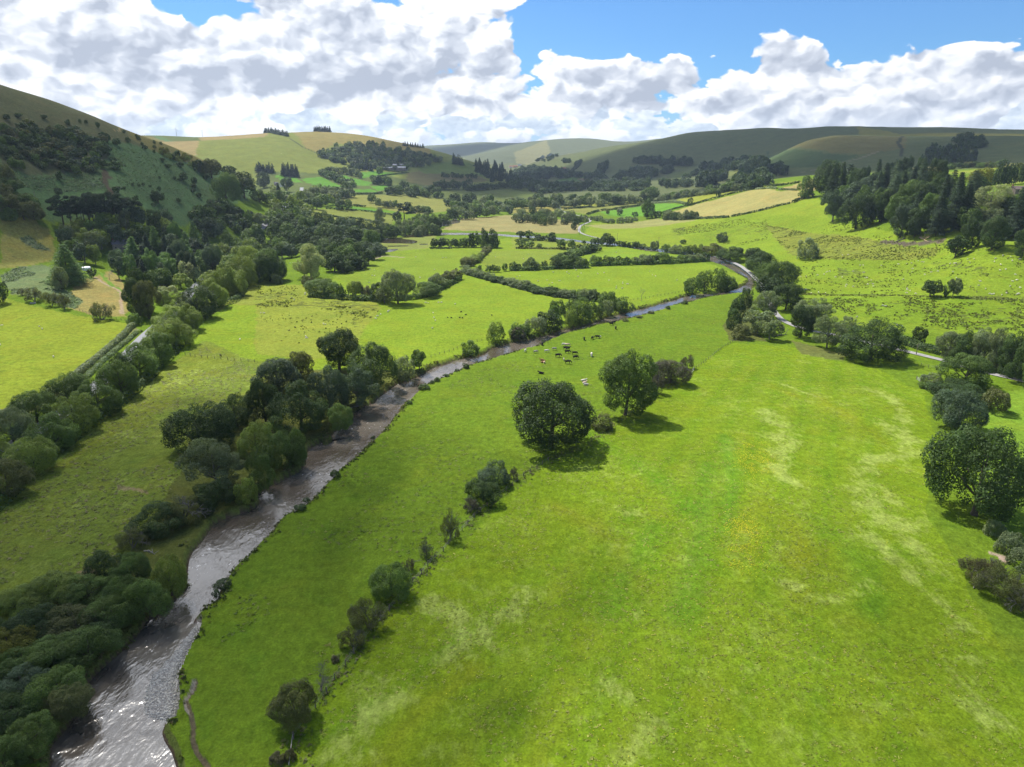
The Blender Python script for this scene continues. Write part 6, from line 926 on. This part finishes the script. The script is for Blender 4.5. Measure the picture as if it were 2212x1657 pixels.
sheep('B3', ((535, 189), (285, 232), (332, 235), (430, 222), (487, 215), (505, 195), (518, 190), (585, 240), (642, 240), (738, 190), (830, 200), (840, 247), (857, 246), (893, 267), (862, 302), (910, 300), (912, 318), (680, 306), (672, 322), (738, 322), (300, 340), (315, 348), (328, 347), (375, 375), (438, 372), (500, 378), (1127, 125), (1200, 124), (1240, 117), (1298, 100), (1330, 107), (1345, 108), (1250, 168), (1248, 195), (1170, 260), (1205, 350), (1203, 338), (1228, 358), (1200, 378), (1277, 384), (1355, 218), (1410, 195), (1470, 190), (1600, 190), (1627, 246), (1575, 125), (1610, 122), (1625, 120), (1745, 112), (1835, 272), (1880, 342), (1820, 313), (1955, 107), (1965, 80), (2010, 132), (2030, 55), (2097, 65), (2110, 98), (2005, 180), (2055, 170), (2137, 218), (2115, 272), (2150, 262), (2093, 318), (2178, 332), (1917, 384), (1935, 386), (1952, 385), (2020, 394), (2060, 377), (2150, 390), (2165, 385), (1430, 390), (825, 134), (798, 137), (645, 50), (695, 47), (1725, 85), (1780, 82), (980, 140), (2175, 85)), 'white sheep grazing among the rushes above the ditch on the right', 'sheep of the rushy field')
sheep('B3', ((993, 486), (1017, 491), (770, 584), (1118, 655), (1160, 660)), 'white sheep in the field between the ditch and the right lane', 'sheep between ditch and lane')
sheep('B2', ((45, 232), (70, 230), (197, 183), (358, 197), (475, 197), (493, 212), (541, 165), (556, 180), (599, 203), (573, 235), (742, 210), (797, 203), (840, 265), (228, 273), (304, 266), (323, 302), (348, 290), (412, 270), (958, 283), (957, 296), (995, 299), (1006, 299), (903, 319), (903, 333), (954, 336), (1191, 187), (1214, 220), (1242, 228), (1426, 266)), 'white sheep scattered over the field between the long hedge and the riverside fence', 'sheep below the long hedge')
sheep('B2', ((143, 40), (313, 43), (350, 55), (100, 82), (492, 15), (545, 15), (902, 26), (931, 43)), 'white sheep in the small fields just beyond the long hedge', 'sheep beyond the long hedge')
sheep('B1', ((985, 175), (1022, 177), (1005, 226), (1025, 225), (1097, 226), (1110, 231), (978, 287), (1380, 65), (1613, 73), (1640, 69), (1792, 67), (1541, 175), (1417, 240), (2066, 62)), 'white sheep on the bright field right of the large dark wood', 'sheep right of the large dark wood')
sheep('B1', ((293, 117), (320, 117)), 'white sheep in the sunny gap beside the pale cream tree', 'sheep by the pale cream tree')
sheep('B1', ((426, 378), (424, 391), (307, 415), (330, 435), (43, 546), (71, 551), (583, 645), (602, 645), (432, 753), (438, 768), (1148, 527), (1140, 538), (1077, 558), (1050, 577), (1035, 599)), 'white sheep in and around the rush patch left of the grazed field', 'sheep of the rush patch')
sheep('B1', ((1467, 461), (1487, 461), (1576, 459), (1602, 459), (1720, 472), (1530, 549), (1537, 590), (1550, 613), (1523, 681)), 'white sheep on the grazed field right of the tall pale ash', 'white sheep of the grazed field')
sheep('B1', ((1772, 541), (1812, 566), (1656, 589), (1687, 591), (1760, 591), (1782, 592), (2035, 569)), 'black sheep on the grazed field right of the tall pale ash', 'black sheep of the grazed field', True)
sheep('B1', ((740, 640), (338, 675)), 'black sheep at the rush patch on the left bank', 'black sheep of the rush patch', True)
sheep('B0', ((18, 657), (340, 662), (365, 687), (463, 928), (2, 823)), 'white sheep on the sunlit field at the left edge', 'sheep of the left field'); sheep('B0', ((2070, 775),), 'single white sheep in the sunny part of the left bank field', None); sheep('B0', ((1905, 918),), 'single black sheep by the fence in the left bank field', None, True)
sheep('A2', ((770, 1112), (800, 1108), (845, 1105), (860, 1107), (900, 1106), (930, 1108), (720, 1118)), 'tiny white sheep in the pale strip between two far hedges', 'sheep of the far pale strip')
sheep('A1', ((130, 515), (160, 525), (400, 505), (640, 545), (220, 680), (340, 620), (690, 520), (760, 525)), 'tiny white sheep on the golden hill', 'sheep of the golden hill')
# ------------------------------------------------------------------ buildings, turbines, poles, logs
SLATE = simple('slate', (.17, .17, .19), .6, .2, 2); STONEW = simple('stone_wall', (.25, .22, .19), .9, .25, 1); WHITEW = simple('white_wall', (.75, .73, .70), .85, .1, 1); TIN = simple('tin_roof', (.30, .31, .33), .5, .25, .6); REDROOF = simple('red_roof', (.30, .13, .08), .8, .2, 1); BRICK = simple('brick', (.25, .12, .08), .9, .2, 3); GLASS = simple('window_glass', (.03, .035, .04), .1, .05, 1, .5); WOODD = simple('painted_door', (.08, .10, .07), .6, .1)
def house(px, py, l, w, h, rise, rz, wallm, roofm, label, cat='house', name='house', chim=1, wins=3, eave=.35):
    P = at(px, py); e = put(name, None, P, rz); tag(e, label, cat)
    a = Acc().box((-l/2, -w/2, -1.5), (l/2, w/2, h)); k = len(a.V); a.add([(-l/2, -w/2, h), (-l/2, w/2, h), (-l/2, 0, h+rise), (l/2, -w/2, h), (l/2, w/2, h), (l/2, 0, h+rise)], [(0, 1, 2), (3, 5, 4)]); put('wall', a.mesh('wall', wallm), parent=e)
    r = Acc(); th = .16; L = l/2+eave; W = w/2+eave; zz = h-rise*eave/(w/2)+.03
    for sg in (-1, 1):
        q = [(-L, sg*W, zz), (L, sg*W, zz), (L, 0, h+rise+.03), (-L, 0, h+rise+.03)]; q2 = [(x, y, z+th) for x, y, z in q]; r.add(q+q2, [(0, 1, 2, 3), (4, 7, 6, 5), (0, 4, 5, 1), (1, 5, 6, 2), (3, 7, 4, 0)])
    rf = put('roof', r.mesh('roof', roofm), parent=e)
    for i in range(chim):
        x = (-1 if i == 0 else 1)*(l/2-.5); put('chimney', Acc().box((x-.4, -.35, h+rise-.4), (x+.4, .35, h+rise+1.3)).box((x-.46, -.41, h+rise+1.32), (x+.46, .41, h+rise+1.45)).mesh('chimney', BRICK), parent=rf)
    for i in range(wins):
        x = -l/2+l*(i+.7)/(wins+.4)
        for sg in (-1, 1):
            if wins and i == 1 and sg < 0: put('door', Acc().box((x-.5, -w/2-.06, 0), (x+.5, -w/2-.004, 2.05)).mesh('door', WOODD), parent=e); continue
            y0, y1 = (w/2+.004, w/2+.05) if sg > 0 else (-w/2-.05, -w/2-.004); put('window', Acc().box((x-.5, y0, h*.38), (x+.5, y1, h*.38+1.1)).mesh('window', GLASS), parent=e)
    return e
house(263, 541, 10, 6.5, 5.0, 2.6, .35, STONEW, SLATE, 'grey slate roofed house with two brick chimneys hidden among the trees on the left', chim=2)
house(610, 403, 9, 6, 5, 2.5, 1.2, WHITEW, SLATE, 'small white gabled house on the left valley side'); house(597, 400, 8, 6, 3.2, 2.6, .4, STONEW, SLATE, 'dark stone cottage left of the small white house', chim=1, wins=2)
house(585, 430, 22, 9, 4, 2, .15, STONEW, TIN, 'grey roofed farm building above the large dark wood', 'barn', 'barn', 0, 0)
house(835, 367, 18, 9, 4, 2, .1, STONEW, TIN, 'left short barn of the farm under the hollow wood', 'barn', 'barn', 0, 0); house(856, 367, 46, 14, 5, 3, .06, STONEW, TIN, 'long grey barn of the farm under the hollow wood', 'barn', 'barn', 0, 0); house(862, 363, 30, 12, 6.5, 3, .06, STONEW, TIN, 'taller barn roof behind the long grey barn', 'barn', 'barn', 0, 0)
house(1113, 362, 22, 14, 6, 4, .2, simple('ochre_wall', (.5, .36, .22), .9), REDROOF, 'orange walled farm in the far valley mouth', wins=3); house(1123, 358, 16, 12, 5, 3.5, .9, WHITEW, SLATE, 'pale farm building right of the orange walled one', chim=0); house(1217, 367, 18, 10, 5, 3.5, .3, STONEW, REDROOF, 'small red roofed farmhouse on the shaded far slope'); house(1104, 362, 20, 12, 5, 3.5, .1, WHITEW, REDROOF, 'leftmost low building of the far valley farm', chim=0)
house(2197, 417, 12, 7, 3, 2, .25, simple('old_stone', (.22, .18, .15), .95, .3, 1), simple('old_tiles', (.17, .13, .11), .9, .3, 1), 'old brown tiled building half hidden at the right edge', chim=1)
# polytunnel
P = at(187, 584); k = P.y/FPX; e = put('polytunnel', None, P, .5); tag(e, 'white rounded polytunnel at the end of the garden path', 'polytunnel'); R_ = 8.2*k; Ln = 16*k
PT = simple('white_film', (.80, .80, .79), .4, .05, 1); a = Acc(); m_ = 12; V = []
for j in range(9):
    f = -1+2*j/8; sc_ = 1-.10*abs(f)**3
    for i in range(m_+1): an = PI*i/m_; V.append((f*Ln/2, math.cos(an)*R_*sc_, max(0, math.sin(an))**.8*R_*1.05*sc_))
a.add(V, [[j*(m_+1)+i, j*(m_+1)+i+1, (j+1)*(m_+1)+i+1, (j+1)*(m_+1)+i] for j in range(8) for i in range(m_)]); put('cover', a.mesh('cover', PT, True), parent=e)
for j in (0, 8):
    b_ = Acc(); b_.add(V[j*(m_+1):(j+1)*(m_+1)], [list(range(m_+1))]); put('end_wall', b_.mesh('end_wall', PT), parent=e)
put('door', Acc().box((Ln/2+.01, -.6, 0), (Ln/2+.07, .6, 1.9)).mesh('door', simple('door_film', (.55, .57, .57), .4)), parent=e)
put('hoop', Acc().tube([(Ln/2*.02, math.cos(PI*i/12)*R_*1.01, math.sin(PI*i/12)**.8*R_*1.065 if 0 < i < 12 else 0) for i in range(13)], [.06]*13, 5).mesh('hoop', simple('hoop_metal', (.5, .5, .5), .4)), parent=e)
# wind turbines
TW = simple('turbine_white', (.55, .56, .58), .5, .03)
for zx, zy, hpx, ph, lb_ in ((1527, 536, 66, .3, 'leftmost wind turbine on the skyline left of the golden hill'), (1750, 537, 52, .9, 'second wind turbine on the skyline, right of the leftmost one'), (2113, 516, 26, .1, 'short looking wind turbine mostly hidden by the golden hill')):
    P = at(*t('A0', zx, zy)); k = P.length/FPX; H = hpx*.25*k*.86; e = put('wind_turbine', None, P, .35); tag(e, lb_, 'wind turbine', 'wind turbines on the skyline')
    put('tower', Acc().tube([(0, 0, -3), (0, 0, H*.5), (0, 0, H)], [H*.03, H*.024, H*.017], 10).mesh('tower', TW, True), parent=e)
    nc = put('nacelle', Acc().tube([(0, -H*.055, H), (0, H*.05, H)], [H*.024, H*.024], 8).mesh('nacelle', TW, True), parent=e)
    put('hub', Acc().tube([(0, -H*.06, H), (0, -H*.085, H)], [H*.02, H*.008], 8).mesh('hub', TW, True), parent=e)
    for b in range(3): an = ph+2*PI*b/3; put('blade', Acc().tube([(0, -H*.07, H), (math.sin(an)*H*.2, -H*.07, H+math.cos(an)*H*.2), (math.sin(an)*H*.48, -H*.07, H+math.cos(an)*H*.48)], [H*.013, H*.016, H*.003], 5).mesh('blade', TW), parent=e)
for p, h, lb_ in ((t('A2', 910, 1425), 14, 'wooden utility pole in the bright field right of the white track'), (t('A2', 1268, 1452), 12, 'wooden utility pole by the willows right of the far river'), (t('A2', 627, 1320), 11, 'utility pole inside the bend of the white track'), (t('A2', 585, 1382), 13, 'utility pole at the foot of the white track'), (t('B3', 1282, 905), 22, 'utility pole beside the right lane under the small round tree'), (t('B3', 1455, 1036), 9, 'gate post standing near the right lane'), (t('A0', 315, 1120), 22, 'pole among the olive trees on the left edge')):
    P = at(*p); k = P.length/FPX; H = h*k; a = Acc().tube([(0, 0, -.3), (0, 0, H)], [.16, .11], 7); e = put('utility_pole', None, P); tag(e, lb_, 'pole'); put('shaft', a.mesh('shaft', POSTM, True), parent=e); put('crossarm', Acc().box((-.8, -.06, H-.5), (.8, .06, H-.36)).mesh('crossarm', POSTM), parent=e)
def log(name, p, q, r, m_, label, branches=4, z=.3):
    a_, b_ = at(*p), at(*q); a = Acc(); v = b_-a_; a.tube([tuple(a_+Vector((0, 0, z))), tuple((a_+b_)/2+Vector((0, 0, z*1.3))), tuple(b_+Vector((0, 0, z)))], [r, r*.8, r*.4], 7)
    for i in range(branches):
        f = RNG.uniform(.3, .9); s = a_+v*f+Vector((0, 0, z)); d = Vector((RNG.uniform(-1, 1), RNG.uniform(-1, 1), RNG.uniform(.3, 1)))*v.length*.3; a.tube([tuple(s), tuple(s+d*.6), tuple(s+d)], [r*.5, r*.35, r*.1], 5)
    return tag(put(name, a.mesh(name, m_, True)), label, 'log')
log('fallen_tree', t('A3', 1310, 1405), t('A3', 1390, 1450), .5, simple('split_wood', (.42, .32, .2), .9, .2, 2), 'fallen tree with pale orange split wood below the right wood', 6); log('fallen_tree', t('A3', 1110, 1440), t('A3', 1190, 1415), .4, BARKGREY, 'grey fallen trunk left of the orange split tree', 4); log('fallen_branch', t('C0', 1255, 1150), t('C0', 1350, 1180), .12, DEADWOOD, 'bleached dead branch behind the right alder', 7, 1.6); log('fallen_branch', t('C3', 1775, 1415), t('C3', 1800, 1365), .1, DEADWOOD, 'small white dead branch on the grass at the right edge', 2, .2); log('fallen_branch', t('C1', 1340, 1190), t('C1', 1440, 1180), .07, BARKGREY, 'grey dead branch lying by the fence above the dense green bush tree', 3, .2); log('fallen_branch', t('B1', 790, 1370), t('B1', 930, 1340), .12, BARKGREY, 'dead branches trailing in the water under the left bank trees', 8, .1); log('fallen_branch', t('B3', 40, 750), t('B3', 170, 735), .3, BARKGREY, 'grey fallen limb under the willow by the lane', 3, .3)
P = at(*t('B0', 285, 465)); e = put('water_trough', None, P, .3); tag(e, 'small grey trough at the top of the left field under the thorns', 'trough'); a = Acc().box((-1.2, -.5, 0), (1.2, -.38, .7)).box((-1.2, .38, 0), (1.2, .5, .7)).box((-1.2, -.378, 0), (-1.08, .378, .7)).box((1.08, -.378, 0), (1.2, .378, .7)).box((-1.078, -.378, 0), (1.078, .378, .1)); put('basin', a.mesh('basin', simple('concrete', (.3, .3, .3))), parent=e); put('water', Acc().box((-1.07, -.37, .3), (1.07, .37, .55)).mesh('water', pm), parent=e)
for x, y, c_, lb_ in ((t('A1', 1135, 1030) + (WHITEW, 'white van parked in the trees, left of two'),), (t('A1', 1170, 1030) + (simple('blue_paint', (.10, .16, .33), .4), 'bluish van parked in the trees, right of two'),)) if False else ((*t('A1', 1135, 1030), WHITEW, 'white van parked at the trees above the yellow field, left of two'), (*t('A1', 1172, 1030), simple('blue_paint', (.10, .16, .33), .4), 'bluish van parked at the trees above the yellow field, right of two')):
    P = at(x, y); e = put('parked_van', None, P, .1); tag(e, lb_, 'van')
    a = Acc(); sec = [(-2.6, .45, 2.2), (1.3, .45, 2.2), (2.0, .45, 1.3), (2.7, .45, 1.1)]; V = [(x_, y_, z_) for x_, zl, zh in sec for y_, z_ in ((-.95, zl), (.95, zl), (.88, zh), (-.88, zh))]; a.add(V, [[4*i+j, 4*i+(j+1) % 4, 4*i+4+(j+1) % 4, 4*i+4+j] for i in range(3) for j in range(4)]+[[3, 2, 1, 0], [12, 13, 14, 15]]); put('body', a.mesh('body', c_), parent=e)
    put('windscreen', Acc().add([(1.36, -.8, 2.16), (1.36, .8, 2.16), (1.97, .82, 1.4), (1.97, -.82, 1.4)], [(0, 3, 2, 1)]).mesh('windscreen', GLASS), parent=e)
    for wx in (-1.7, 1.7):
        for wy in (-.97, .97): put('wheel', Acc().tube([(wx, wy-.1, .36), (wx, wy+.1, .36)], [.36, .36], 12).mesh('wheel', BLACKWOOL), parent=e)
# ------------------------------------------------------------------ clouds overhead that shade parts of the valley
cm, n = mat('cloud_vapour'); vsn = n.n('ShaderNodeVolumeScatter'); vsn.inputs['Color'].default_value = (.97, .98, 1, 1); vsn.inputs['Density'].default_value = .0075; n.out(vol=vsn.outputs[0])
def cloud(center_px, rx, ry, rot, alt, thick, seed, ground_pt=None):
    G = ground_pt or at(*center_px); k = (alt-G.z)/SUN.z; Cc = G+SUN*k
    bm = bmesh.new(); bmesh.ops.create_icosphere(bm, subdivisions=5, radius=1); V = np.array([v.co for v in bm.verts]); F = [[v.index for v in f.verts] for f in bm.faces]; bm.free()
    w_ = .62+.75*fbm(V[:, 0]*2.6+V[:, 2]*1.3+7, V[:, 1]*2.6-V[:, 2]*1.3+7, 1.0, 5, seed); V[:, :2] *= w_[:, None]; up = V[:, 2] > 0; V[:, 2] *= np.where(up, 1.25, .55)*w_
    V = V*[rx, ry, thick/2]; ca, sa = math.cos(rot), math.sin(rot); V = np.stack([V[:, 0]*ca-V[:, 1]*sa, V[:, 0]*sa+V[:, 1]*ca, V[:, 2]], 1)
    o = put('cloud', mesh_np('cloud', V, F, cm, True), Cc); tag(o, kind='structure'); return o
cloud((20, 1290), 122, 92, .9, 800, 135, 1)
cloud((-160, 1130), 100, 90, .3, 800, 150, 8)
cloud((110, 292), 270, 105, 1.45, 900, 170, 2)
cloud((1500, 330), 950, 420, -.25, 2100, 420, 4)
cloud((1950, 325), 520, 260, .1, 2000, 420, 5)
cloud((1020, 372), 260, 330, .2, 2000, 360, 6)
cloud((1800, 1330), 60, 36, .6, 750, 50, 7)
cloud((985, 326), 1200, 600, .1, 3400, 420, 9)
# thin summer haze filling the valley air
hm_, n = mat('valley_haze'); pv = n.n('ShaderNodeVolumePrincipled'); pv.inputs['Color'].default_value = (.62, .77, 1.0, 1); pv.inputs['Density'].default_value = 5.2e-5; pv.inputs['Anisotropy'].default_value = .2; n.out(vol=pv.outputs[0])
tag(put('haze', Acc().box((-9000, -3000, -5), (9000, 16500, 330)).mesh('haze', hm_)), 'thin bluish summer haze in the valley air', 'haze', None, 'stuff')
# ------------------------------------------------------------------ sky
w = bpy.data.worlds.new('World'); bpy.context.scene.world = w; w.use_nodes = True; n = NT(w.node_tree)
sky = n.n('ShaderNodeTexSky', sky_type='NISHITA', sun_disc=False, sun_elevation=rad(55), sun_rotation=rad(321.5), altitude=200, air_density=1.0, dust_density=.4, ozone_density=1.6)
dirv = n.n('ShaderNodeTexCoord').outputs['Generated']; sp = n.n('ShaderNodeSeparateXYZ', i_0=dirv)
az = n.m('ARCTAN2', sp.outputs[0], sp.outputs[1]); el = n.m('ARCSINE', sp.outputs[2]); elc = n.m('MAXIMUM', el, .0)
def comb(x, y, z=0.0): return n.n('ShaderNodeCombineXYZ', i_0=x, i_1=y, i_2=z).outputs[0]
def pxae(x, y): a, te = ray_of(x, y); return a, math.atan(te)
def blob(x, y, rx, ry):
    a, e = pxae(x, y); v = n.n('ShaderNodeVectorMath', operation='MULTIPLY_ADD', i_0=AE, i_1=(FPX/rx, FPX/ry, 0), i_2=(-a*FPX/rx, -e*FPX/ry, 0)).outputs[0]
    q = n.n('ShaderNodeVectorMath', operation='DOT_PRODUCT', i_0=v, i_1=v).outputs['Value']; return n.m('EXPONENT', n.m('MULTIPLY', q, -1.0))
AE = comb(az, el)
def total(bl, base=0.0):
    acc = base
    for x, y, rx, ry, a in bl: acc = n.m('MULTIPLY_ADD', blob(x, y, rx, ry), a, acc)
    return acc
def puff(P_, s_, det=3.0, rough=.52):
    nd = n.n('ShaderNodeTexVoronoi', feature='SMOOTH_F1', voronoi_dimensions='2D', i_Vector=P_, i_Scale=s_, i_Detail=det, i_Roughness=rough, i_Smoothness=.45); nd.normalize = False; return n.m('SUBTRACT', .62, nd.outputs['Distance'])
glw = n.n('ShaderNodeVectorMath', operation='DOT_PRODUCT', i_0=dirv, i_1=tuple(SUN)).outputs['Value']
def layer(P0, s_, cover, seed, k_low=1.05, k_puff=.62, relief=1.25, depth=.44, edge=.085, voff=.34):
    P1 = n.vadd(n.vmul(P0, (s_, s_, 1)), (seed*7.3, seed*3.1, seed)); wv = n.vadd(n.noise(P1, 2.2, 3, .55, col=True), (-.5, -.5, -.5)); PP = n.vadd(P1, n.vmul(wv, (.30, .30, 0))); fine = n.vadd(n.noise(P1, 9.0, 3, .6, col=True), (-.5, -.5, -.5)); PF = n.vadd(PP, n.vmul(fine, (.09, .09, 0)))
    lo = n.noise(PP, 1.0, 3, .5); lo_up = n.noise(n.vadd(PP, (-.12, voff, 0)), 1.0, 3, .5); pf = puff(PF, 1.9); pf_up = puff(n.vadd(PF, (-.05, .10, 0)), 1.9)
    den = n.m('ADD', cover, n.m('ADD', n.m('MULTIPLY', n.m('SUBTRACT', lo, .5), k_low), n.m('MULTIPLY', pf, k_puff)))
    up = n.m('ADD', cover, n.m('ADD', n.m('MULTIPLY', n.m('SUBTRACT', lo_up, .5), k_low), n.m('MULTIPLY', pf_up, k_puff*.5)))
    a_ = n.ss(den, 0.0, edge)
    sh = n.m('SUBTRACT', .98, n.m('MULTIPLY', n.ss(up, .0, .42), depth)); sh = n.m('ADD', sh, n.m('MULTIPLY', n.m('SUBTRACT', pf, pf_up), relief)); return a_, sh
def ramp(sh, stops):
    cr_ = n.n('ShaderNodeValToRGB', i_0=n.m('MULTIPLY', sh, 1.0, 0, True)); er = cr_.color_ramp; er.elements[0].position = stops[0][0]; er.elements[0].color = (*stops[0][1], 1); er.elements[1].position = stops[-1][0]; er.elements[1].color = (*stops[-1][1], 1)
    for p_, c_ in stops[1:-1]: e_ = er.elements.new(p_); e_.color = (*c_, 1)
    return cr_.outputs[0]
hz = n.ss(el, .0, .085, 1.0, 0.0)
blue = n.mix(n.m('MULTIPLY', hz, .75), n.vmul(sky.outputs[0], (.39, .66, .95)), (4.2, 5.5, 7.4))
# small far clouds stacked towards the horizon, then the big near ones
PFAR = comb(n.m('MULTIPLY', az, 9.0), n.m('MULTIPLY', el, 16.0)); cf = n.m('ADD', -.36, n.m('MULTIPLY', n.m('EXPONENT', n.m('MULTIPLY', n.m('POWER', n.m('DIVIDE', n.m('SUBTRACT', el, .045), .065), 2.0), -1.0)), .82))
a1, s1 = layer(PFAR, 1.25, cf, 3.0, .9, .62, .7, .42, .10, .22)
col1 = n.scale(ramp(s1, ((.3, (.50, .57, .68)), (.6, (.72, .78, .86)), (.9, (.98, 1.0, 1.03)))), 8.2); sk = n.mix(n.m('MULTIPLY', a1, .9), blue, n.mix(n.m('MULTIPLY', hz, .5), col1, (5.6, 6.8, 8.2)))
PN = comb(n.m('MULTIPLY', az, 6.2), n.m('MULTIPLY', el, 9.5))
cover = total(((395, -5, 125, 46, -.62), (60, 45, 60, 24, -.25), (1730, -10, 520, 105, -1.15), (1345, 75, 110, 45, -.55), (1250, 10, 90, 60, -.3), (1548, 135, 34, 55, -.42), (1255, 30, 50, 60, -.2), (2210, 10, 160, 70, -.6), (1835, 100, 34, 34, -.28),
               (230, 70, 190, 70, .20), (600, 60, 170, 90, .24), (1000, 60, 220, 110, .30), (820, 160, 260, 50, .22), (280, 170, 220, 60, .18), (1290, 165, 110, 50, .34), (1450, 160, 80, 50, .38), (1690, 105, 95, 85, .62), (1930, 125, 115, 70, .5), (2120, 140, 110, 70, .46), (1600, 235, 160, 28, .16), (2000, 230, 240, 45, .24),
               (700, 262, 240, 20, -.26), (420, 250, 110, 20, -.10), (1050, 268, 160, 20, -.22), (1330, 272, 220, 18, -.16), (1150, 190, 60, 20, -.1)), .26)
cover = n.m('SUBTRACT', cover, n.m('MULTIPLY', n.ss(el, .0, .045, 1.0, 0.0), .22)); cover = n.m('SUBTRACT', cover, n.m('MULTIPLY', n.ss(el, .27, .50), .75)); cover = n.m('ADD', cover, n.m('MULTIPLY', n.ss(glw, .60, .92), 1.0))  # outside the view: cloud cleared overhead for deeper shade, added around the sun
a2, s2 = layer(PN, 1.0, cover, 1.0)
base = total(((820, 178, 230, 22, .34), (640, 150, 110, 40, .16), (280, 160, 120, 45, .30), (500, 75, 60, 60, .14), (930, 215, 120, 18, .18), (720, 60, 60, 60, .20), (880, 55, 80, 50, .14), (1400, 200, 70, 22, .24), (1710, 120, 45, 30, .12), (1700, 228, 60, 18, .14), (1930, 135, 60, 30, .10), (1990, 240, 60, 22, .16), (1130, 215, 90, 20, .16)), 0.0)
s2 = n.m('SUBTRACT', s2, base); gl = n.m('POWER', n.m('MAXIMUM', glw, 0.0), 10.0)  # gl: glow added to unseen clouds near the sun, to silver the river
col2 = n.scale(ramp(s2, ((.12, (.44, .49, .59)), (.42, (.62, .67, .76)), (.66, (.84, .87, .92)), (.9, (1.05, 1.06, 1.08)))), n.m('ADD', 8.0, n.m('MULTIPLY', gl, 13.0)))
sk = n.mix(a2, sk, n.mix(n.m('MULTIPLY', hz, .3), col2, (5.6, 6.8, 8.2)))
bg = n.n('ShaderNodeBackground', i_0=sk, i_1=.1); o = n.n('ShaderNodeOutputWorld', i_0=bg.outputs[0])
w.cycles.sampling_method = 'MANUAL'; w.cycles.sample_map_resolution = 512
# ------------------------------------------------------------------ light
sun = bpy.data.lights.new('sun', 'SUN'); sun.energy = 4.9; sun.angle = rad(.53); sun.color = (1, .95, .87)
so = bpy.data.objects.new('sun', sun); C.objects.link(so); so.rotation_euler = SUN.to_track_quat('Z', 'Y').to_euler()
sc = bpy.context.scene; vs = sc.view_settings; vs.view_transform = 'Standard'; vs.look = 'None'; vs.gamma = 1; vs.use_curve_mapping = False; vs.exposure = .55
sc.cycles.max_bounces = 6; sc.cycles.diffuse_bounces = 2; sc.cycles.glossy_bounces = 2; sc.cycles.transmission_bounces = 3; sc.cycles.volume_bounces = 0; sc.cycles.transparent_max_bounces = 6
sc.cycles.use_denoising = True
sc.cycles.use_adaptive_sampling = False
